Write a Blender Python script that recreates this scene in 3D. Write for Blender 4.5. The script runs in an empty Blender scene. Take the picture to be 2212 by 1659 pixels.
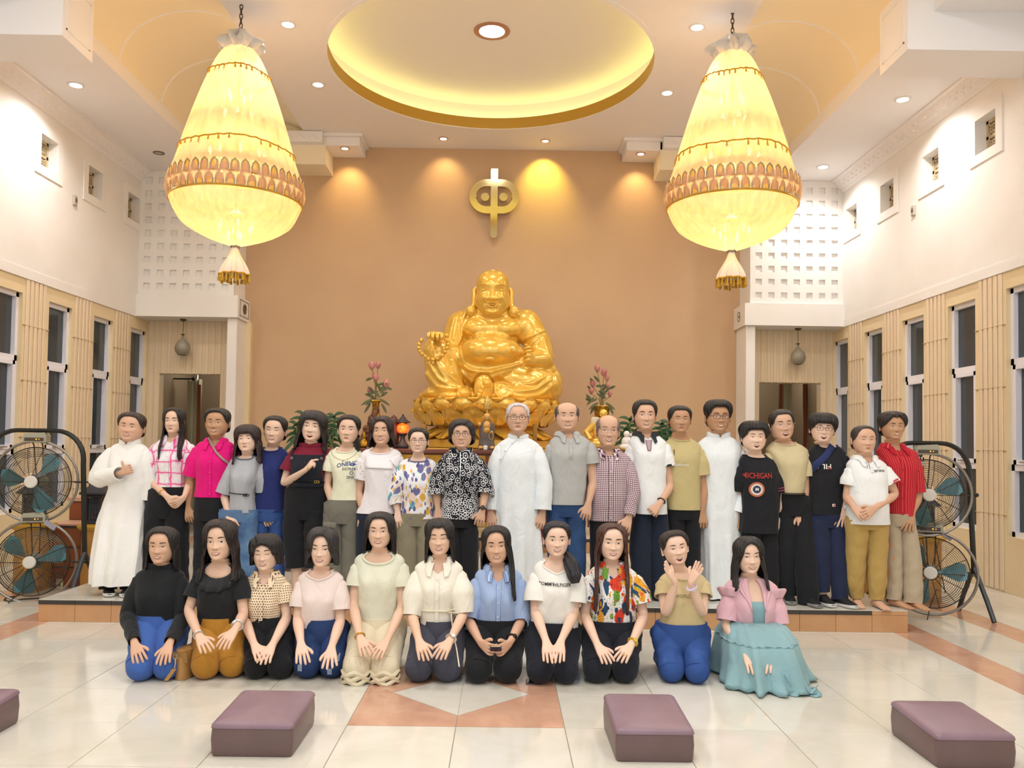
import bpy, bmesh, math, random
import numpy as np
from mathutils import Vector, Matrix, noise as mnoise
random.seed(7)
SC = bpy.context.scene
COL = SC.collection
PI = math.pi
# ------------------------------------------------------------------ camera
IW, IH = 2212, 1659
FOC, HCAM = 1795.0, 1.55
_p, _y, _r = math.radians(2.0), math.radians(0.3), 0.0142
FW = Vector((math.sin(_y)*math.cos(_p), math.cos(_y)*math.cos(_p), math.sin(_p)))
_r0 = Vector((math.cos(_y), -math.sin(_y), 0)); _u0 = _r0.cross(FW)
RT = math.cos(_r)*_r0 + math.sin(_r)*_u0
UP = -math.sin(_r)*_r0 + math.cos(_r)*_u0
CAM = Vector((0, 0, HCAM))
PPX = 1086 - FOC*RT.y/FW.y
PPY = 960 + FOC*UP.y/FW.y
cd = bpy.data.cameras.new('camera'); cam = bpy.data.objects.new('camera', cd); COL.objects.link(cam)
cam.matrix_world = Matrix(((RT.x, UP.x, -FW.x, CAM.x), (RT.y, UP.y, -FW.y, CAM.y), (RT.z, UP.z, -FW.z, CAM.z), (0, 0, 0, 1)))
cd.sensor_fit = 'HORIZONTAL'; cd.sensor_width = 36.0; cd.lens = 36.0*FOC/IW
cd.shift_x = (IW/2-PPX)/IW; cd.shift_y = (PPY-IH/2)/IW
cd.clip_start = 0.05; cd.clip_end = 200
SC.camera = cam
SC.view_settings.view_transform = 'Standard'; SC.view_settings.look = 'None'
SC.view_settings.gamma = 1.0; SC.view_settings.use_curve_mapping = False
SC.view_settings.exposure = -0.1
def ray(px, py): return FW + (px-PPX)/FOC*RT - (py-PPY)/FOC*UP
def P(px, py, Y):
    r = ray(px, py); return CAM + r*(Y/r.y)
def PZ(px, py, z):
    r = ray(px, py); return CAM + r*((z-HCAM)/r.z)
def PX(px, py, x):
    r = ray(px, py); return CAM + r*(x/r.x)
def mpp(Y): return Y/FOC          # metres per photo pixel at depth Y
# ------------------------------------------------------------------ world and lights
wd = bpy.data.worlds.new('world'); SC.world = wd; wd.use_nodes = True
wd.node_tree.nodes['Background'].inputs[0].default_value = (0.95, 0.98, 1.0, 1)
wd.node_tree.nodes['Background'].inputs[1].default_value = 1.15
def lamp(name, kind, loc, energy, color=(1, 1, 1), target=None, **kw):
    l = bpy.data.lights.new(name, kind); l.energy = energy; l.color = color
    for k, v in kw.items(): setattr(l, k, v)
    o = bpy.data.objects.new(name, l); COL.objects.link(o); o.location = loc
    if target is not None:
        d = Vector(target)-Vector(loc); o.rotation_euler = d.to_track_quat('-Z', 'Y').to_euler()
    return o
WARM = (1.0, 0.985, 0.97)
# added fill: unseen disk area lamps high over the front half of the hall
for i, (x, y, e) in enumerate(((-3.4, 1.0, 80), (2.9, 1.0, 80), (-0.22, 1.2, 100), (-3.4, 5.6, 60), (2.9, 5.6, 60), (-0.22, 4.6, 80))):
    lamp('hall_fill', 'AREA', (x, y, 6.3), e, WARM, (x, y+0.35, 0), shape='DISK', size=1.1)
# ------------------------------------------------------------------ helpers: colour, materials
def lin(h, a=1.0):
    if isinstance(h, tuple): return (h[0], h[1], h[2], a)
    h = h.lstrip('#'); c = [int(h[i:i+2], 16)/255 for i in (0, 2, 4)]
    return tuple((x/12.92 if x <= .04045 else ((x+.055)/1.055)**2.4) for x in c)+(a,)
MATS = {}
def new_mat(name):
    m = bpy.data.materials.new(name); m.use_nodes = True
    nt = m.node_tree; b = nt.nodes['Principled BSDF']
    return m, nt, b
def N(nt, t, **kw):
    n = nt.nodes.new(t)
    for k, v in kw.items():
        if k.startswith('i_'):
            key = k[2:]; key = int(key) if key.isdigit() else key.replace('_', ' ')
            n.inputs[key].default_value = v
        else: setattr(n, k, v)
    return n
def L(nt, a, b): nt.links.new(a, b)
def math_n(nt, op, a, b=None, c=None):
    n = nt.nodes.new('ShaderNodeMath'); n.operation = op
    for i, v in enumerate((a, b, c)):
        if v is None: continue
        if isinstance(v, (int, float)): n.inputs[i].default_value = v
        else: nt.links.new(v, n.inputs[i])
    return n.outputs[0]
def mix_c(nt, fac, a, b):
    n = nt.nodes.new('ShaderNodeMix'); n.data_type = 'RGBA'
    if isinstance(fac, (int, float)): n.inputs[0].default_value = fac
    else: nt.links.new(fac, n.inputs[0])
    for i, v in ((6, a), (7, b)):
        if isinstance(v, (tuple, str)): n.inputs[i].default_value = lin(v)
        else: nt.links.new(v, n.inputs[i])
    return n.outputs[2]
def mk(name, col, rough=.6, metal=0.0, col2=None, nscale=4.0, bump=0.0, bscale=60.0, stretch=None, emit=0.0, ecol=None, coat=0.0, spec=None, sheen=0.0, detail=3.0, trans=0.0, ior=None, alpha=None):
    if name in MATS: return MATS[name]
    m, nt, b = new_mat(name)
    b.inputs['Base Color'].default_value = lin(col); b.inputs['Roughness'].default_value = rough; b.inputs['Metallic'].default_value = metal
    if spec is not None: b.inputs['Specular IOR Level'].default_value = spec
    if coat: b.inputs['Coat Weight'].default_value = coat; b.inputs['Coat Roughness'].default_value = .12
    if sheen: b.inputs['Sheen Weight'].default_value = sheen
    if trans: b.inputs['Transmission Weight'].default_value = trans
    if ior: b.inputs['IOR'].default_value = ior
    if alpha is not None: b.inputs['Alpha'].default_value = alpha
    if emit: b.inputs['Emission Color'].default_value = lin(ecol or col); b.inputs['Emission Strength'].default_value = emit
    if col2 or bump:
        tc = N(nt, 'ShaderNodeTexCoord'); v = tc.outputs['Object']
        if stretch:
            mp = N(nt, 'ShaderNodeMapping'); mp.inputs['Scale'].default_value = stretch; L(nt, v, mp.inputs[0]); v = mp.outputs[0]
        if col2:
            n = N(nt, 'ShaderNodeTexNoise', i_Scale=nscale, i_Detail=detail); L(nt, v, n.inputs['Vector'])
            r = N(nt, 'ShaderNodeMapRange'); r.inputs[1].default_value = .3; r.inputs[2].default_value = .7; L(nt, n.outputs[0], r.inputs[0])
            L(nt, mix_c(nt, r.outputs[0], col, col2), b.inputs['Base Color'])
        if bump:
            n = N(nt, 'ShaderNodeTexNoise', i_Scale=bscale, i_Detail=detail); L(nt, v, n.inputs['Vector'])
            bp = N(nt, 'ShaderNodeBump', i_Strength=bump, i_Distance=.02); L(nt, n.outputs[0], bp.inputs['Height']); L(nt, bp.outputs[0], b.inputs['Normal'])
    MATS[name] = m; return m
# ------------------------------------------------------------------ helpers: meshes and objects
class MB:
    def __init__(s): s.v = []; s.f = []; s.uv = {}; s.mi = []; s.cur = 0
    def add(s, vs, fs, uvs=None):
        o = len(s.v); s.v += [tuple(p) for p in vs]; s.f += [tuple(i+o for i in f) for f in fs]; s.mi += [s.cur]*len(fs)
        if uvs:
            for i, u in enumerate(uvs): s.uv[o+i] = u
        return o
    def grid(s, rows, cu=False, cv=False, capb=False, capt=False, uvs=None, skip=None):
        nr, nc = len(rows), len(rows[0]); vs = [p for r in rows for p in r]; fs = []
        for i in range(nr if cv else nr-1):
            for j in range(nc if cu else nc-1):
                if skip and skip(i, j): continue
                a, b = i*nc+j, i*nc+(j+1) % nc; i2 = (i+1) % nr
                fs.append((a, b, i2*nc+(j+1) % nc, i2*nc+j))
        if capb: fs.append(tuple(range(nc-1, -1, -1)))
        if capt: fs.append(tuple((nr-1)*nc+j for j in range(nc)))
        return s.add(vs, fs, [u for r in uvs for u in r] if uvs else None)
    def box(s, x0, x1, y0, y1, z0, z1, bev=0.0):
        if bev <= 0:
            vs = [(x, y, z) for x in (x0, x1) for y in (y0, y1) for z in (z0, z1)]
            return s.add(vs, [(0, 1, 3, 2), (4, 6, 7, 5), (0, 4, 5, 1), (2, 3, 7, 6), (0, 2, 6, 4), (1, 5, 7, 3)])
        # chamfered box: three rings in z
        def ring(i, z): return [(x0+i, y0+bev, z), (x0+bev, y0+i, z), (x1-bev, y0+i, z), (x1-i, y0+bev, z), (x1-i, y1-bev, z), (x1-bev, y1-i, z), (x0+bev, y1-i, z), (x0+i, y1-bev, z)]
        k = bev*.3
        rows = [ring(bev*.9, z0), ring(k, z0+k), ring(0, z0+bev), ring(0, z1-bev), ring(k, z1-k), ring(bev*.9, z1)]
        return s.grid(rows, cu=True, capb=True, capt=True)
    def obox(s, c, ax, ay, az):
        c = Vector(c); ax, ay, az = Vector(ax), Vector(ay), Vector(az)
        vs = [c+sx*ax+sy*ay+sz*az for sx in (-1, 1) for sy in (-1, 1) for sz in (-1, 1)]
        return s.add(vs, [(0, 1, 3, 2), (4, 6, 7, 5), (0, 4, 5, 1), (2, 3, 7, 6), (0, 2, 6, 4), (1, 5, 7, 3)])
    def tube(s, pts, rad, seg=8, cap=True, closed=False, flat=None, up=None, uvs=False):
        pts = [Vector(p) for p in pts]; n = len(pts)
        rad = rad if isinstance(rad, (list, tuple)) else [rad]*n
        rows = []; uvr = []; fr = frames(pts, closed, up); ln = 0
        for i in range(n):
            x, z = fr[i]; r = rad[i]; rx, rz = (r if isinstance(r, tuple) else (r, r))
            if i: ln += (pts[i]-pts[i-1]).length
            rows.append([pts[i]+x*(rx*math.cos(2*PI*k/seg))+z*(rz*math.sin(2*PI*k/seg)) for k in range(seg)])
            uvr.append([(abs(2*k/seg-1)*PI*rx, -ln) for k in range(seg)])
        return s.grid(rows, cu=True, cv=closed, capb=cap and not closed, capt=cap and not closed, uvs=uvr if uvs else None)
    def lathe(s, prof, c=(0, 0, 0), seg=24, cap=True, ripple=None):
        cx, cy, cz = c; rows = []
        for r, z in prof:
            rows.append([(cx+(r*(1+(ripple(2*PI*k/seg, z) if ripple else 0)))*math.cos(2*PI*k/seg), cy+(r*(1+(ripple(2*PI*k/seg, z) if ripple else 0)))*math.sin(2*PI*k/seg), cz+z) for k in range(seg)])
        return s.grid(rows, cu=True, capb=cap, capt=cap)
    def ell(s, c, r, nu=12, nv=8, rot=None):
        c = Vector(c); r = (r, r, r) if isinstance(r, (int, float)) else r; vs = []; fs = []
        for i in range(nv+1):
            t = PI*i/nv
            for j in range(nu):
                p = Vector((r[0]*math.sin(t)*math.cos(2*PI*j/nu), r[1]*math.sin(t)*math.sin(2*PI*j/nu), r[2]*math.cos(t)))
                vs.append(c+(rot @ p if rot else p))
        for i in range(nv):
            for j in range(nu):
                a = i*nu+j; b = i*nu+(j+1) % nu
                fs.append((a, a+nu, b+nu, b))
        return s.add(vs, fs)
    def ext(s, poly, y0, y1):   # polygon in x,z extruded along y
        n = len(poly); vs = [(x, y0, z) for x, z in poly]+[(x, y1, z) for x, z in poly]
        return s.add(vs, [tuple(range(n)), tuple(range(2*n-1, n-1, -1))]+[(i, i+n, (i+1) % n+n, (i+1) % n) for i in range(n)])
    def mesh(s, name, off=Vector((0, 0, 0)), smooth=True, sharp=None):
        me = bpy.data.meshes.new(name)
        me.from_pydata([(x-off[0], y-off[1], z-off[2]) for x, y, z in s.v], [], s.f)
        if s.uv:
            ul = me.uv_layers.new(name='UVMap'); idx = np.empty(len(me.loops), dtype=np.int32); me.loops.foreach_get('vertex_index', idx)
            arr = np.zeros((len(s.v), 2), dtype=np.float32)
            for k, u in s.uv.items(): arr[k] = u
            ul.data.foreach_set('uv', arr[idx].ravel())
        me.polygons.foreach_set('material_index', s.mi)
        if smooth:
            me.polygons.foreach_set('use_smooth', [True]*len(me.polygons))
        me.update()
        bm = bmesh.new(); bm.from_mesh(me); bmesh.ops.remove_doubles(bm, verts=bm.verts, dist=1e-6); bmesh.ops.recalc_face_normals(bm, faces=bm.faces); bm.to_mesh(me); bm.free()
        if smooth and sharp: me.set_sharp_from_angle(angle=math.radians(sharp))
        return me
def frames(pts, closed=False, up=None):
    n = len(pts); out = []; x = None
    for i in range(n):
        if closed: t = pts[(i+1) % n]-pts[i-1]
        else: t = pts[min(i+1, n-1)]-pts[max(i-1, 0)]
        t = t.normalized() if t.length > 1e-9 else Vector((0, 0, 1))
        if x is None:
            u = Vector(up) if up is not None else (Vector((0, 1, 0)) if abs(t.y) < .8 else Vector((1, 0, 0)))
            x = (u-t*u.dot(t)).normalized()
        else: x = (x-t*x.dot(t)).normalized()
        out.append((x, t.cross(x)))
    return out
WL = {}
def wloc(o): return WL.get(o.name, Vector((0, 0, 0))) if o is not None else Vector((0, 0, 0))
def tag(o, label=None, cat=None, group=None, kind=None):
    if label: o['label'] = label
    if cat: o['category'] = cat
    if group: o['group'] = group
    if kind: o['kind'] = kind
    return o
def root(name, loc, label=None, cat=None, group=None, kind=None):
    o = bpy.data.objects.new(name, None); COL.objects.link(o); o.location = loc; o.empty_display_size = .1
    WL[o.name] = Vector(loc); return tag(o, label, cat, group, kind)
def part(name, mb, mat, parent=None, smooth=True, sharp=40, **kw):
    off = wloc(parent); me = mb.mesh(name, off, smooth, sharp) if isinstance(mb, MB) else mb
    for m in (mat if isinstance(mat, (list, tuple)) else [mat]): me.materials.append(m)
    o = bpy.data.objects.new(name, me); COL.objects.link(o)
    if parent is not None: o.parent = parent
    WL[o.name] = off.copy(); return tag(o, **kw)
def single(name, mb, mat, loc, label=None, cat=None, group=None, kind=None, smooth=True, sharp=40):   # a thing that is one mesh, origin at its base
    me = mb.mesh(name, Vector(loc), smooth, sharp)
    for m in (mat if isinstance(mat, (list, tuple)) else [mat]): me.materials.append(m)
    o = bpy.data.objects.new(name, me); COL.objects.link(o); o.location = loc; WL[o.name] = Vector(loc)
    return tag(o, label, cat, group, kind)
def inst(name, me, parent, loc, rot=None, scale=None):
    o = bpy.data.objects.new(name, me); COL.objects.link(o); o.parent = parent; o.location = Vector(loc)-wloc(parent)
    if rot is not None: o.rotation_euler = rot
    if scale is not None: o.scale = scale
    WL[o.name] = Vector(loc); return o
def setmesh(mb, name, mats, smooth=True, sharp=40):
    me = mb.mesh(name, Vector((0, 0, 0)), smooth, sharp)
    for m in (mats if isinstance(mats, (list, tuple)) else [mats]): me.materials.append(m)
    return me
def cub(xs, ys, x):        # cubic Hermite through points, limited (monotone) slopes
    n = len(xs)
    if x <= xs[0]: return ys[0]
    if x >= xs[-1]: return ys[-1]
    i = 0
    while x > xs[i+1]: i += 1
    def sl(k):
        if k <= 0 or k >= n-1: return 0.0 if 0 < k < n-1 else ((ys[1]-ys[0])/(xs[1]-xs[0]) if k == 0 else (ys[-1]-ys[-2])/(xs[-1]-xs[-2]))
        a = (ys[k]-ys[k-1])/(xs[k]-xs[k-1]); b = (ys[k+1]-ys[k])/(xs[k+1]-xs[k])
        return 0.0 if a*b <= 0 else 2*a*b/(a+b)
    h = xs[i+1]-xs[i]; t = (x-xs[i])/h; m0, m1 = sl(i)*h, sl(i+1)*h
    return (2*t**3-3*t*t+1)*ys[i]+(t**3-2*t*t+t)*m0+(-2*t**3+3*t*t)*ys[i+1]+(t**3-t*t)*m1
def sst(a, b, x):
    t = min(1, max(0, (x-a)/(b-a))); return t*t*(3-2*t)
def nz(x, y, z, s=1.0): return mnoise.noise(Vector((x*s, y*s, z*s)))
# ================================================================== ROOM
M_WHITE = mk('white_paint', '#f1efec', .75, col2='#e9e6e2', nscale=1.2, bump=.05, bscale=90)
M_CEIL = mk('ceiling_paint', '#f0eded', .8)
M_VAULT = mk('vault_paint', '#f3e8cd', .85)
M_BROWN = mk('brown_wall_paint', '#c9aa86', .55, col2='#c4a482', nscale=1.3, bump=.12, bscale=120)
M_BEIGE = mk('beige_tile', '#e8d6b0', .45, col2='#e4d0aa', nscale=2)
M_FLUTE = mk('fluted_tile', '#ead8bd', .5, col2='#e3ceb0', nscale=8, stretch=(1.6, 1.6, .06))
M_ALU = mk('white_aluminium', '#e9e9f2', .35)
M_DGLASS = mk('night_glass', '#39424a', .06, spec=.6)
M_GOLDP = mk('gold_paint', '#b98f35', .45, metal=.25)
M_GROUT = mk('grout', '#9d9688', .8)
def tile_mat(name, c1, c2, rough, vein=1.5):
    m, nt, b = new_mat(name)
    tc = N(nt, 'ShaderNodeTexCoord'); oi = N(nt, 'ShaderNodeObjectInfo')
    ad = N(nt, 'ShaderNodeVectorMath', operation='ADD'); L(nt, tc.outputs['Object'], ad.inputs[0]); L(nt, oi.outputs['Location'], ad.inputs[1])
    n = N(nt, 'ShaderNodeTexNoise', i_Scale=vein, i_Detail=6, i_Roughness=.6, i_Distortion=1.2); L(nt, ad.outputs[0], n.inputs['Vector'])
    r = N(nt, 'ShaderNodeMapRange'); r.inputs[1].default_value = .35; r.inputs[2].default_value = .65; L(nt, n.outputs[0], r.inputs[0])
    c = mix_c(nt, r.outputs[0], c1, c2)
    v = math_n(nt, 'MULTIPLY_ADD', oi.outputs['Random'], .07, .95)
    mm = N(nt, 'ShaderNodeMix', data_type='RGBA', blend_type='MULTIPLY'); mm.inputs[0].default_value = 1; L(nt, c, mm.inputs[6]); L(nt, v, mm.inputs[7])
    L(nt, mm.outputs[2], b.inputs['Base Color']); b.inputs['Roughness'].default_value = rough
    return m
M_TILE = tile_mat('cream_floor_tile', '#dedad0', '#d3cfc2', .10)
M_PINK = tile_mat('pink_floor_tile', '#d3a98f', '#c79880', .12, 3)
M_RISER = tile_mat('tan_riser_tile', '#cf9f73', '#c4946a', .3, 2)
M_STRIP = mk('dark_nosing', '#3b3836', .35)
XLW, XRW, XC, YB, ZC = -6.0, 5.55, -0.225, 14.1, 6.61
# floor slab and its tiles
mb = MB(); mb.box(-6.2, 5.75, -3, 16.8, -.2, -.004)
floor = part('floor', mb, M_GROUT, kind='structure', smooth=False)
mb = MB(); mb.box(-6.0, 5.55, -3, 2.785, -.004, 0); part('tile', mb, M_TILE, floor, smooth=False, kind='stuff')
TM = {}
def tile_mesh(w, d, m, h=.004, name='tile'):
    k = (round(w, 3), round(d, 3), m.name, name)
    if k not in TM:
        b = MB(); j = .0022; c = .0012
        b.grid([[(-w/2+j, -d/2+j, -h), (w/2-j, -d/2+j, -h), (w/2-j, d/2-j, -h), (-w/2+j, d/2-j, -h)],
                [(-w/2+j, -d/2+j, -c), (w/2-j, -d/2+j, -c), (w/2-j, d/2-j, -c), (-w/2+j, d/2-j, -c)],
                [(-w/2+j+c, -d/2+j+c, 0), (w/2-j-c, -d/2+j+c, 0), (w/2-j-c, d/2-j-c, 0), (-w/2+j+c, d/2-j-c, 0)]], cu=True, capt=True)
        TM[k] = setmesh(b, name, m, smooth=False)
    return TM[k]
TX, TY = .597, .61
xs = [-.235+TX*k for k in range(-6, 7)]
colsX = [(xs[i], xs[i+1], 0) for i in range(12)]
colsX += [(xs[-1], xs[-1]+.303, 1), (xs[-1]+.303, xs[-1]+.9, 0), (xs[-1]+.9, xs[-1]+1.19, 1), (xs[-1]+1.19, xs[-1]+1.787, 0), (xs[-1]+1.787, 5.55, 0)]
colsX += [(xs[0]-.303, xs[0], 1), (xs[0]-.9, xs[0]-.303, 0), (xs[0]-1.19, xs[0]-.9, 1), (xs[0]-1.787, xs[0]-1.19, 0), (-6.0, xs[0]-1.787, 0)]
Y0 = 4.615
for j in range(-3, 16):
    ya, yb = Y0+TY*j, min(Y0+TY*(j+1), YB)
    for xa, xb, pk in colsX:
        xm = (xa+xb)/2
        if -3.9 < xm < 3.4 and ya > 7.3: continue
        if ya > 10.2 and -4.6 < xm < 4.2: continue
        if -.84 < xm < .37 and j in (0, 1): continue
        if j < -1 and abs(xm-XC) > 3.9: continue
        inst('tile', tile_mesh(xb-xa, yb-ya, M_PINK if pk else M_TILE), floor, (xm, (ya+yb)/2, 0))
# medallion: white diamond in a pink square
mx, my, R = -.235, Y0+TY, .425
def flat_piece(poly, m):
    b = MB(); c = Vector((sum(p[0] for p in poly)/len(poly), sum(p[1] for p in poly)/len(poly)))
    q = [(Vector(p)-c)*(1-.003/max(.05, (Vector(p)-c).length))+c for p in poly]
    b.grid([[(x, y, -.004) for x, y in q], [(x, y, 0) for x, y in q]], cu=True, capt=True)
    part('tile', b, m, floor, smooth=False)
flat_piece([(mx, my-R), (mx, my+R), (mx-R, my)], M_TILE); flat_piece([(mx, my-R), (mx+R, my), (mx, my+R)], M_TILE)
for sx in (-1, 1):
    for sy in (-1, 1):
        flat_piece([(mx, my+sy*TY), (mx+sx*TX, my+sy*TY), (mx+sx*TX, my), (mx+sx*R, my), (mx, my+sy*R)], M_PINK)
# raised platform with tan riser tiles and a dark nosing
PXA, PXB, PYF, PZT = -3.905, 3.465, 7.1, .185
mb = MB(); mb.box(PXA+.01, PXB-.01, PYF+.012, 14.05, 0, PZT-.006)
plat = part('floor_platform', mb, M_GROUT, kind='structure', smooth=False)
def front_tile(w, h, m, name):
    k = (round(w, 3), round(h, 3), m.name, name)
    if k not in TM:
        b = MB(); b.box(-w/2+.0015, w/2-.0015, 0, .014, .001, h-.001); TM[k] = setmesh(b, name, m, smooth=False)
    return TM[k]
n = 24; w = (PXB-PXA)/n
for i in range(n): inst('riser_tile', front_tile(w, .145, M_RISER, 'riser_tile'), plat, (PXA+w*(i+.5), PYF, 0))
for i in range(n):
    if i < n-1: inst('nosing_tile', front_tile(w, .034, M_STRIP, 'nosing_tile'), plat, (PXA+w*(i+.5), PYF-.006, .145))
    else: inst('riser_tile', front_tile(w, .034, M_RISER, 'riser_tile'), plat, (PXA+w*(i+.5), PYF, .145))
mb = MB(); mb.box(PXA, PXA+.012, PYF+.012, 8.7, 0, .18); mb.box(PXB-.012, PXB, PYF+.012, 8.7, 0, .18); part('side_cladding', mb, M_RISER, plat, smooth=False)
for j in range(6):
    for i in range(12):
        wx = (PXB-PXA)/12; inst('tile', tile_mesh(wx, .6, M_TILE, .006), plat, (PXA+wx*(i+.5), PYF+.3+.6*j, PZT))
# second step below the altar
mb = MB(); mb.box(-3.3, 2.85, 10.6, 14.05, PZT, .365); step2 = part('floor_altar_step', mb, M_TILE, kind='structure', smooth=False)
for i in range(20):
    wx = 6.15/20; inst('riser_tile', front_tile(wx, .14, M_RISER, 'riser_tile'), step2, (-3.3+wx*(i+.5), 10.585, PZT)); inst('nosing_tile', front_tile(wx, .04, M_STRIP, 'nosing_tile'), step2, (-3.3+wx*(i+.5), 10.582, PZT+.14))
# back wall, painted brown
mb = MB(); mb.box(-4.6, 4.15, YB, YB+.2, 0, ZC+.1); part('wall_back', mb, M_BROWN, kind='structure', smooth=False)
# ---- side bays at the back: column, ledge, perforated panel, striped wall with doorway
def bay(sx, xw, xi, xcol, dl, dr):
    side = 'left' if sx < 0 else 'right'
    lo, hi = min(xw, xi), max(xw, xi)
    mb = MB(); mb.box(lo-.01*(sx > 0), hi, 13.45, YB, 3.55, 3.91); ld = part('trim_ledge_'+side, mb, M_WHITE, kind='structure', smooth=False, sharp=30)
    b = MB(); yy = (13.56, 14.02); zz = (3.6, 3.87); x = xi-sx*.004
    for q in ((yy[0], yy[0]+.008, *zz), (yy[1]-.008, yy[1], *zz), (*yy, zz[0], zz[0]+.008), (*yy, zz[1]-.008, zz[1])): b.box(x-.005, x+.005, *q)
    part('panel_line', b, mk('shadow_gap', '#8d7f76', .8), ld, smooth=False)
    b = MB(); cy, cz = 13.8, 3.735
    b.grid([[(xi-sx*dx, cy+r*math.cos(2*PI*k/20), cz+r*math.sin(2*PI*k/20)) for k in range(20)] for r, dx in ((.085, 0), (.085, .014), (.07, .016), (.066, .004))], cu=True)
    part('speaker_rim', b, mk('bronze', '#8a7350', .4, metal=.6), ld)
    b = MB(); b.grid([[(xi-sx*dx, cy+r*math.cos(2*PI*k/20), cz+r*math.sin(2*PI*k/20)) for k in range(20)] for r, dx in ((.067, .004), (.03, .010), (.001, .011))], cu=True)
    part('speaker_cone', b, mk('speaker_brown', '#5b4a35', .7), ld)
    # column
    c0, c1 = sorted((xcol, xi-sx*.04+sx*.0)); mb = MB(); mb.box(*sorted((xcol, xi+sx*.03)), 13.52, YB, 0, 3.55, bev=.012); part('column_'+side, mb, M_WHITE, kind='structure', smooth=False)
    # perforated panel
    xa = xi+sx*.09; lo2, hi2 = sorted((xw, xa))
    mb = MB(); mb.box(lo2, hi2, 13.56, YB, 3.91, 5.96); up = part('wall_upper_'+side, mb, M_WHITE, kind='structure', smooth=False)
    W = hi2-lo2; nx, nzr = 7, 9; s = .105; px = (W-.08)/nx; pz = .218
    def xz(k): return lo2+.04+px*(k+.5)
    xsx = [lo2]+[v for k in range(nx) for v in (xz(k)-s/2, xz(k)+s/2)]+[hi2]; zs = [3.912]+[v for k in range(nzr) for v in (4.0+pz*k, 4.0+pz*k+s)]+[5.958]
    b = MB()
    for i in range(len(xsx)-1):
        for j in range(len(zs)-1):
            if i % 2 == 1 and j % 2 == 1:   # recess
                x0, x1, z0, z1 = xsx[i], xsx[i+1], zs[j], zs[j+1]; y0, y1 = 13.515, 13.548
                b.grid([[(x0, y0, z0), (x1, y0, z0), (x1, y0, z1), (x0, y0, z1)], [(x0, y1, z0), (x1, y1, z0), (x1, y1, z1), (x0, y1, z1)]], cu=True, capt=True)
            else: b.add([(xsx[i], 13.515, zs[j]), (xsx[i+1], 13.515, zs[j]), (xsx[i+1], 13.515, zs[j+1]), (xsx[i], 13.515, zs[j+1])], [(0, 1, 2, 3)])
    b.box(hi2-.002 if sx < 0 else lo2, hi2 if sx < 0 else lo2+.002, 13.515, 13.56, 3.912, 5.958)
    part('recessed_panel', b, M_WHITE, up, smooth=False, kind='structure')
    # striped wall with doorway
    a, c = sorted((xw, xcol)); d0, d1 = sorted((dl, dr)); zt = 2.66
    mb = MB(); mb.box(a, d0, 13.98, 14.16, 0, 3.55); mb.box(d1, c+.25*(sx < 0), 13.98, 14.16, 0, 3.55); mb.box(d0, d1, 13.98, 14.16, zt, 3.55)
    if sx > 0: pass
    sw = part('wall_bay_'+side, mb, M_BEIGE, kind='structure', smooth=False)
    x = a+.02; k = 0
    while x < c-.03:
        z0 = zt+.002 if d0-.03 < x+.03 < d1+.03 else .02
        b = MB(); b.box(x, x+.062, 13.966, 13.982, z0, 3.548, bev=.006); part('flute', b, M_FLUTE, sw, smooth=False); x += .105; k += 1
    # corridor behind the doorway
    mt = mk('corridor_paint', '#a8957a', .7)
    mb = MB(); mb.box(a-.1, c+.4, 16.6, 16.7, 0, 3.2); mb.box(*sorted((xi+sx*-.05, xi+sx*.0)), 14.2, 16.6, 0, 3.2); mb.box(a-.1, c+.4, 14.16, 16.7, 3.2, 3.3)
    mb.box(*sorted((xw+sx*.12, xw+sx*.2)), 14.16, 16.6, 0, 3.2); co = part('wall_corridor_'+side, mb, mt, kind='structure', smooth=False)
    lamp('corridor_fill', 'POINT', ((a+c)/2, 15.6, 3.0), 14, (1, .95, .88), shadow_soft_size=.2)  # unseen point light added to brighten the corridor
    return co
bay(-1, XLW, -4.335, -4.525, -5.79, -4.767)
bay(1, XRW, 3.925, 4.11, 4.314, 5.354)
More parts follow.
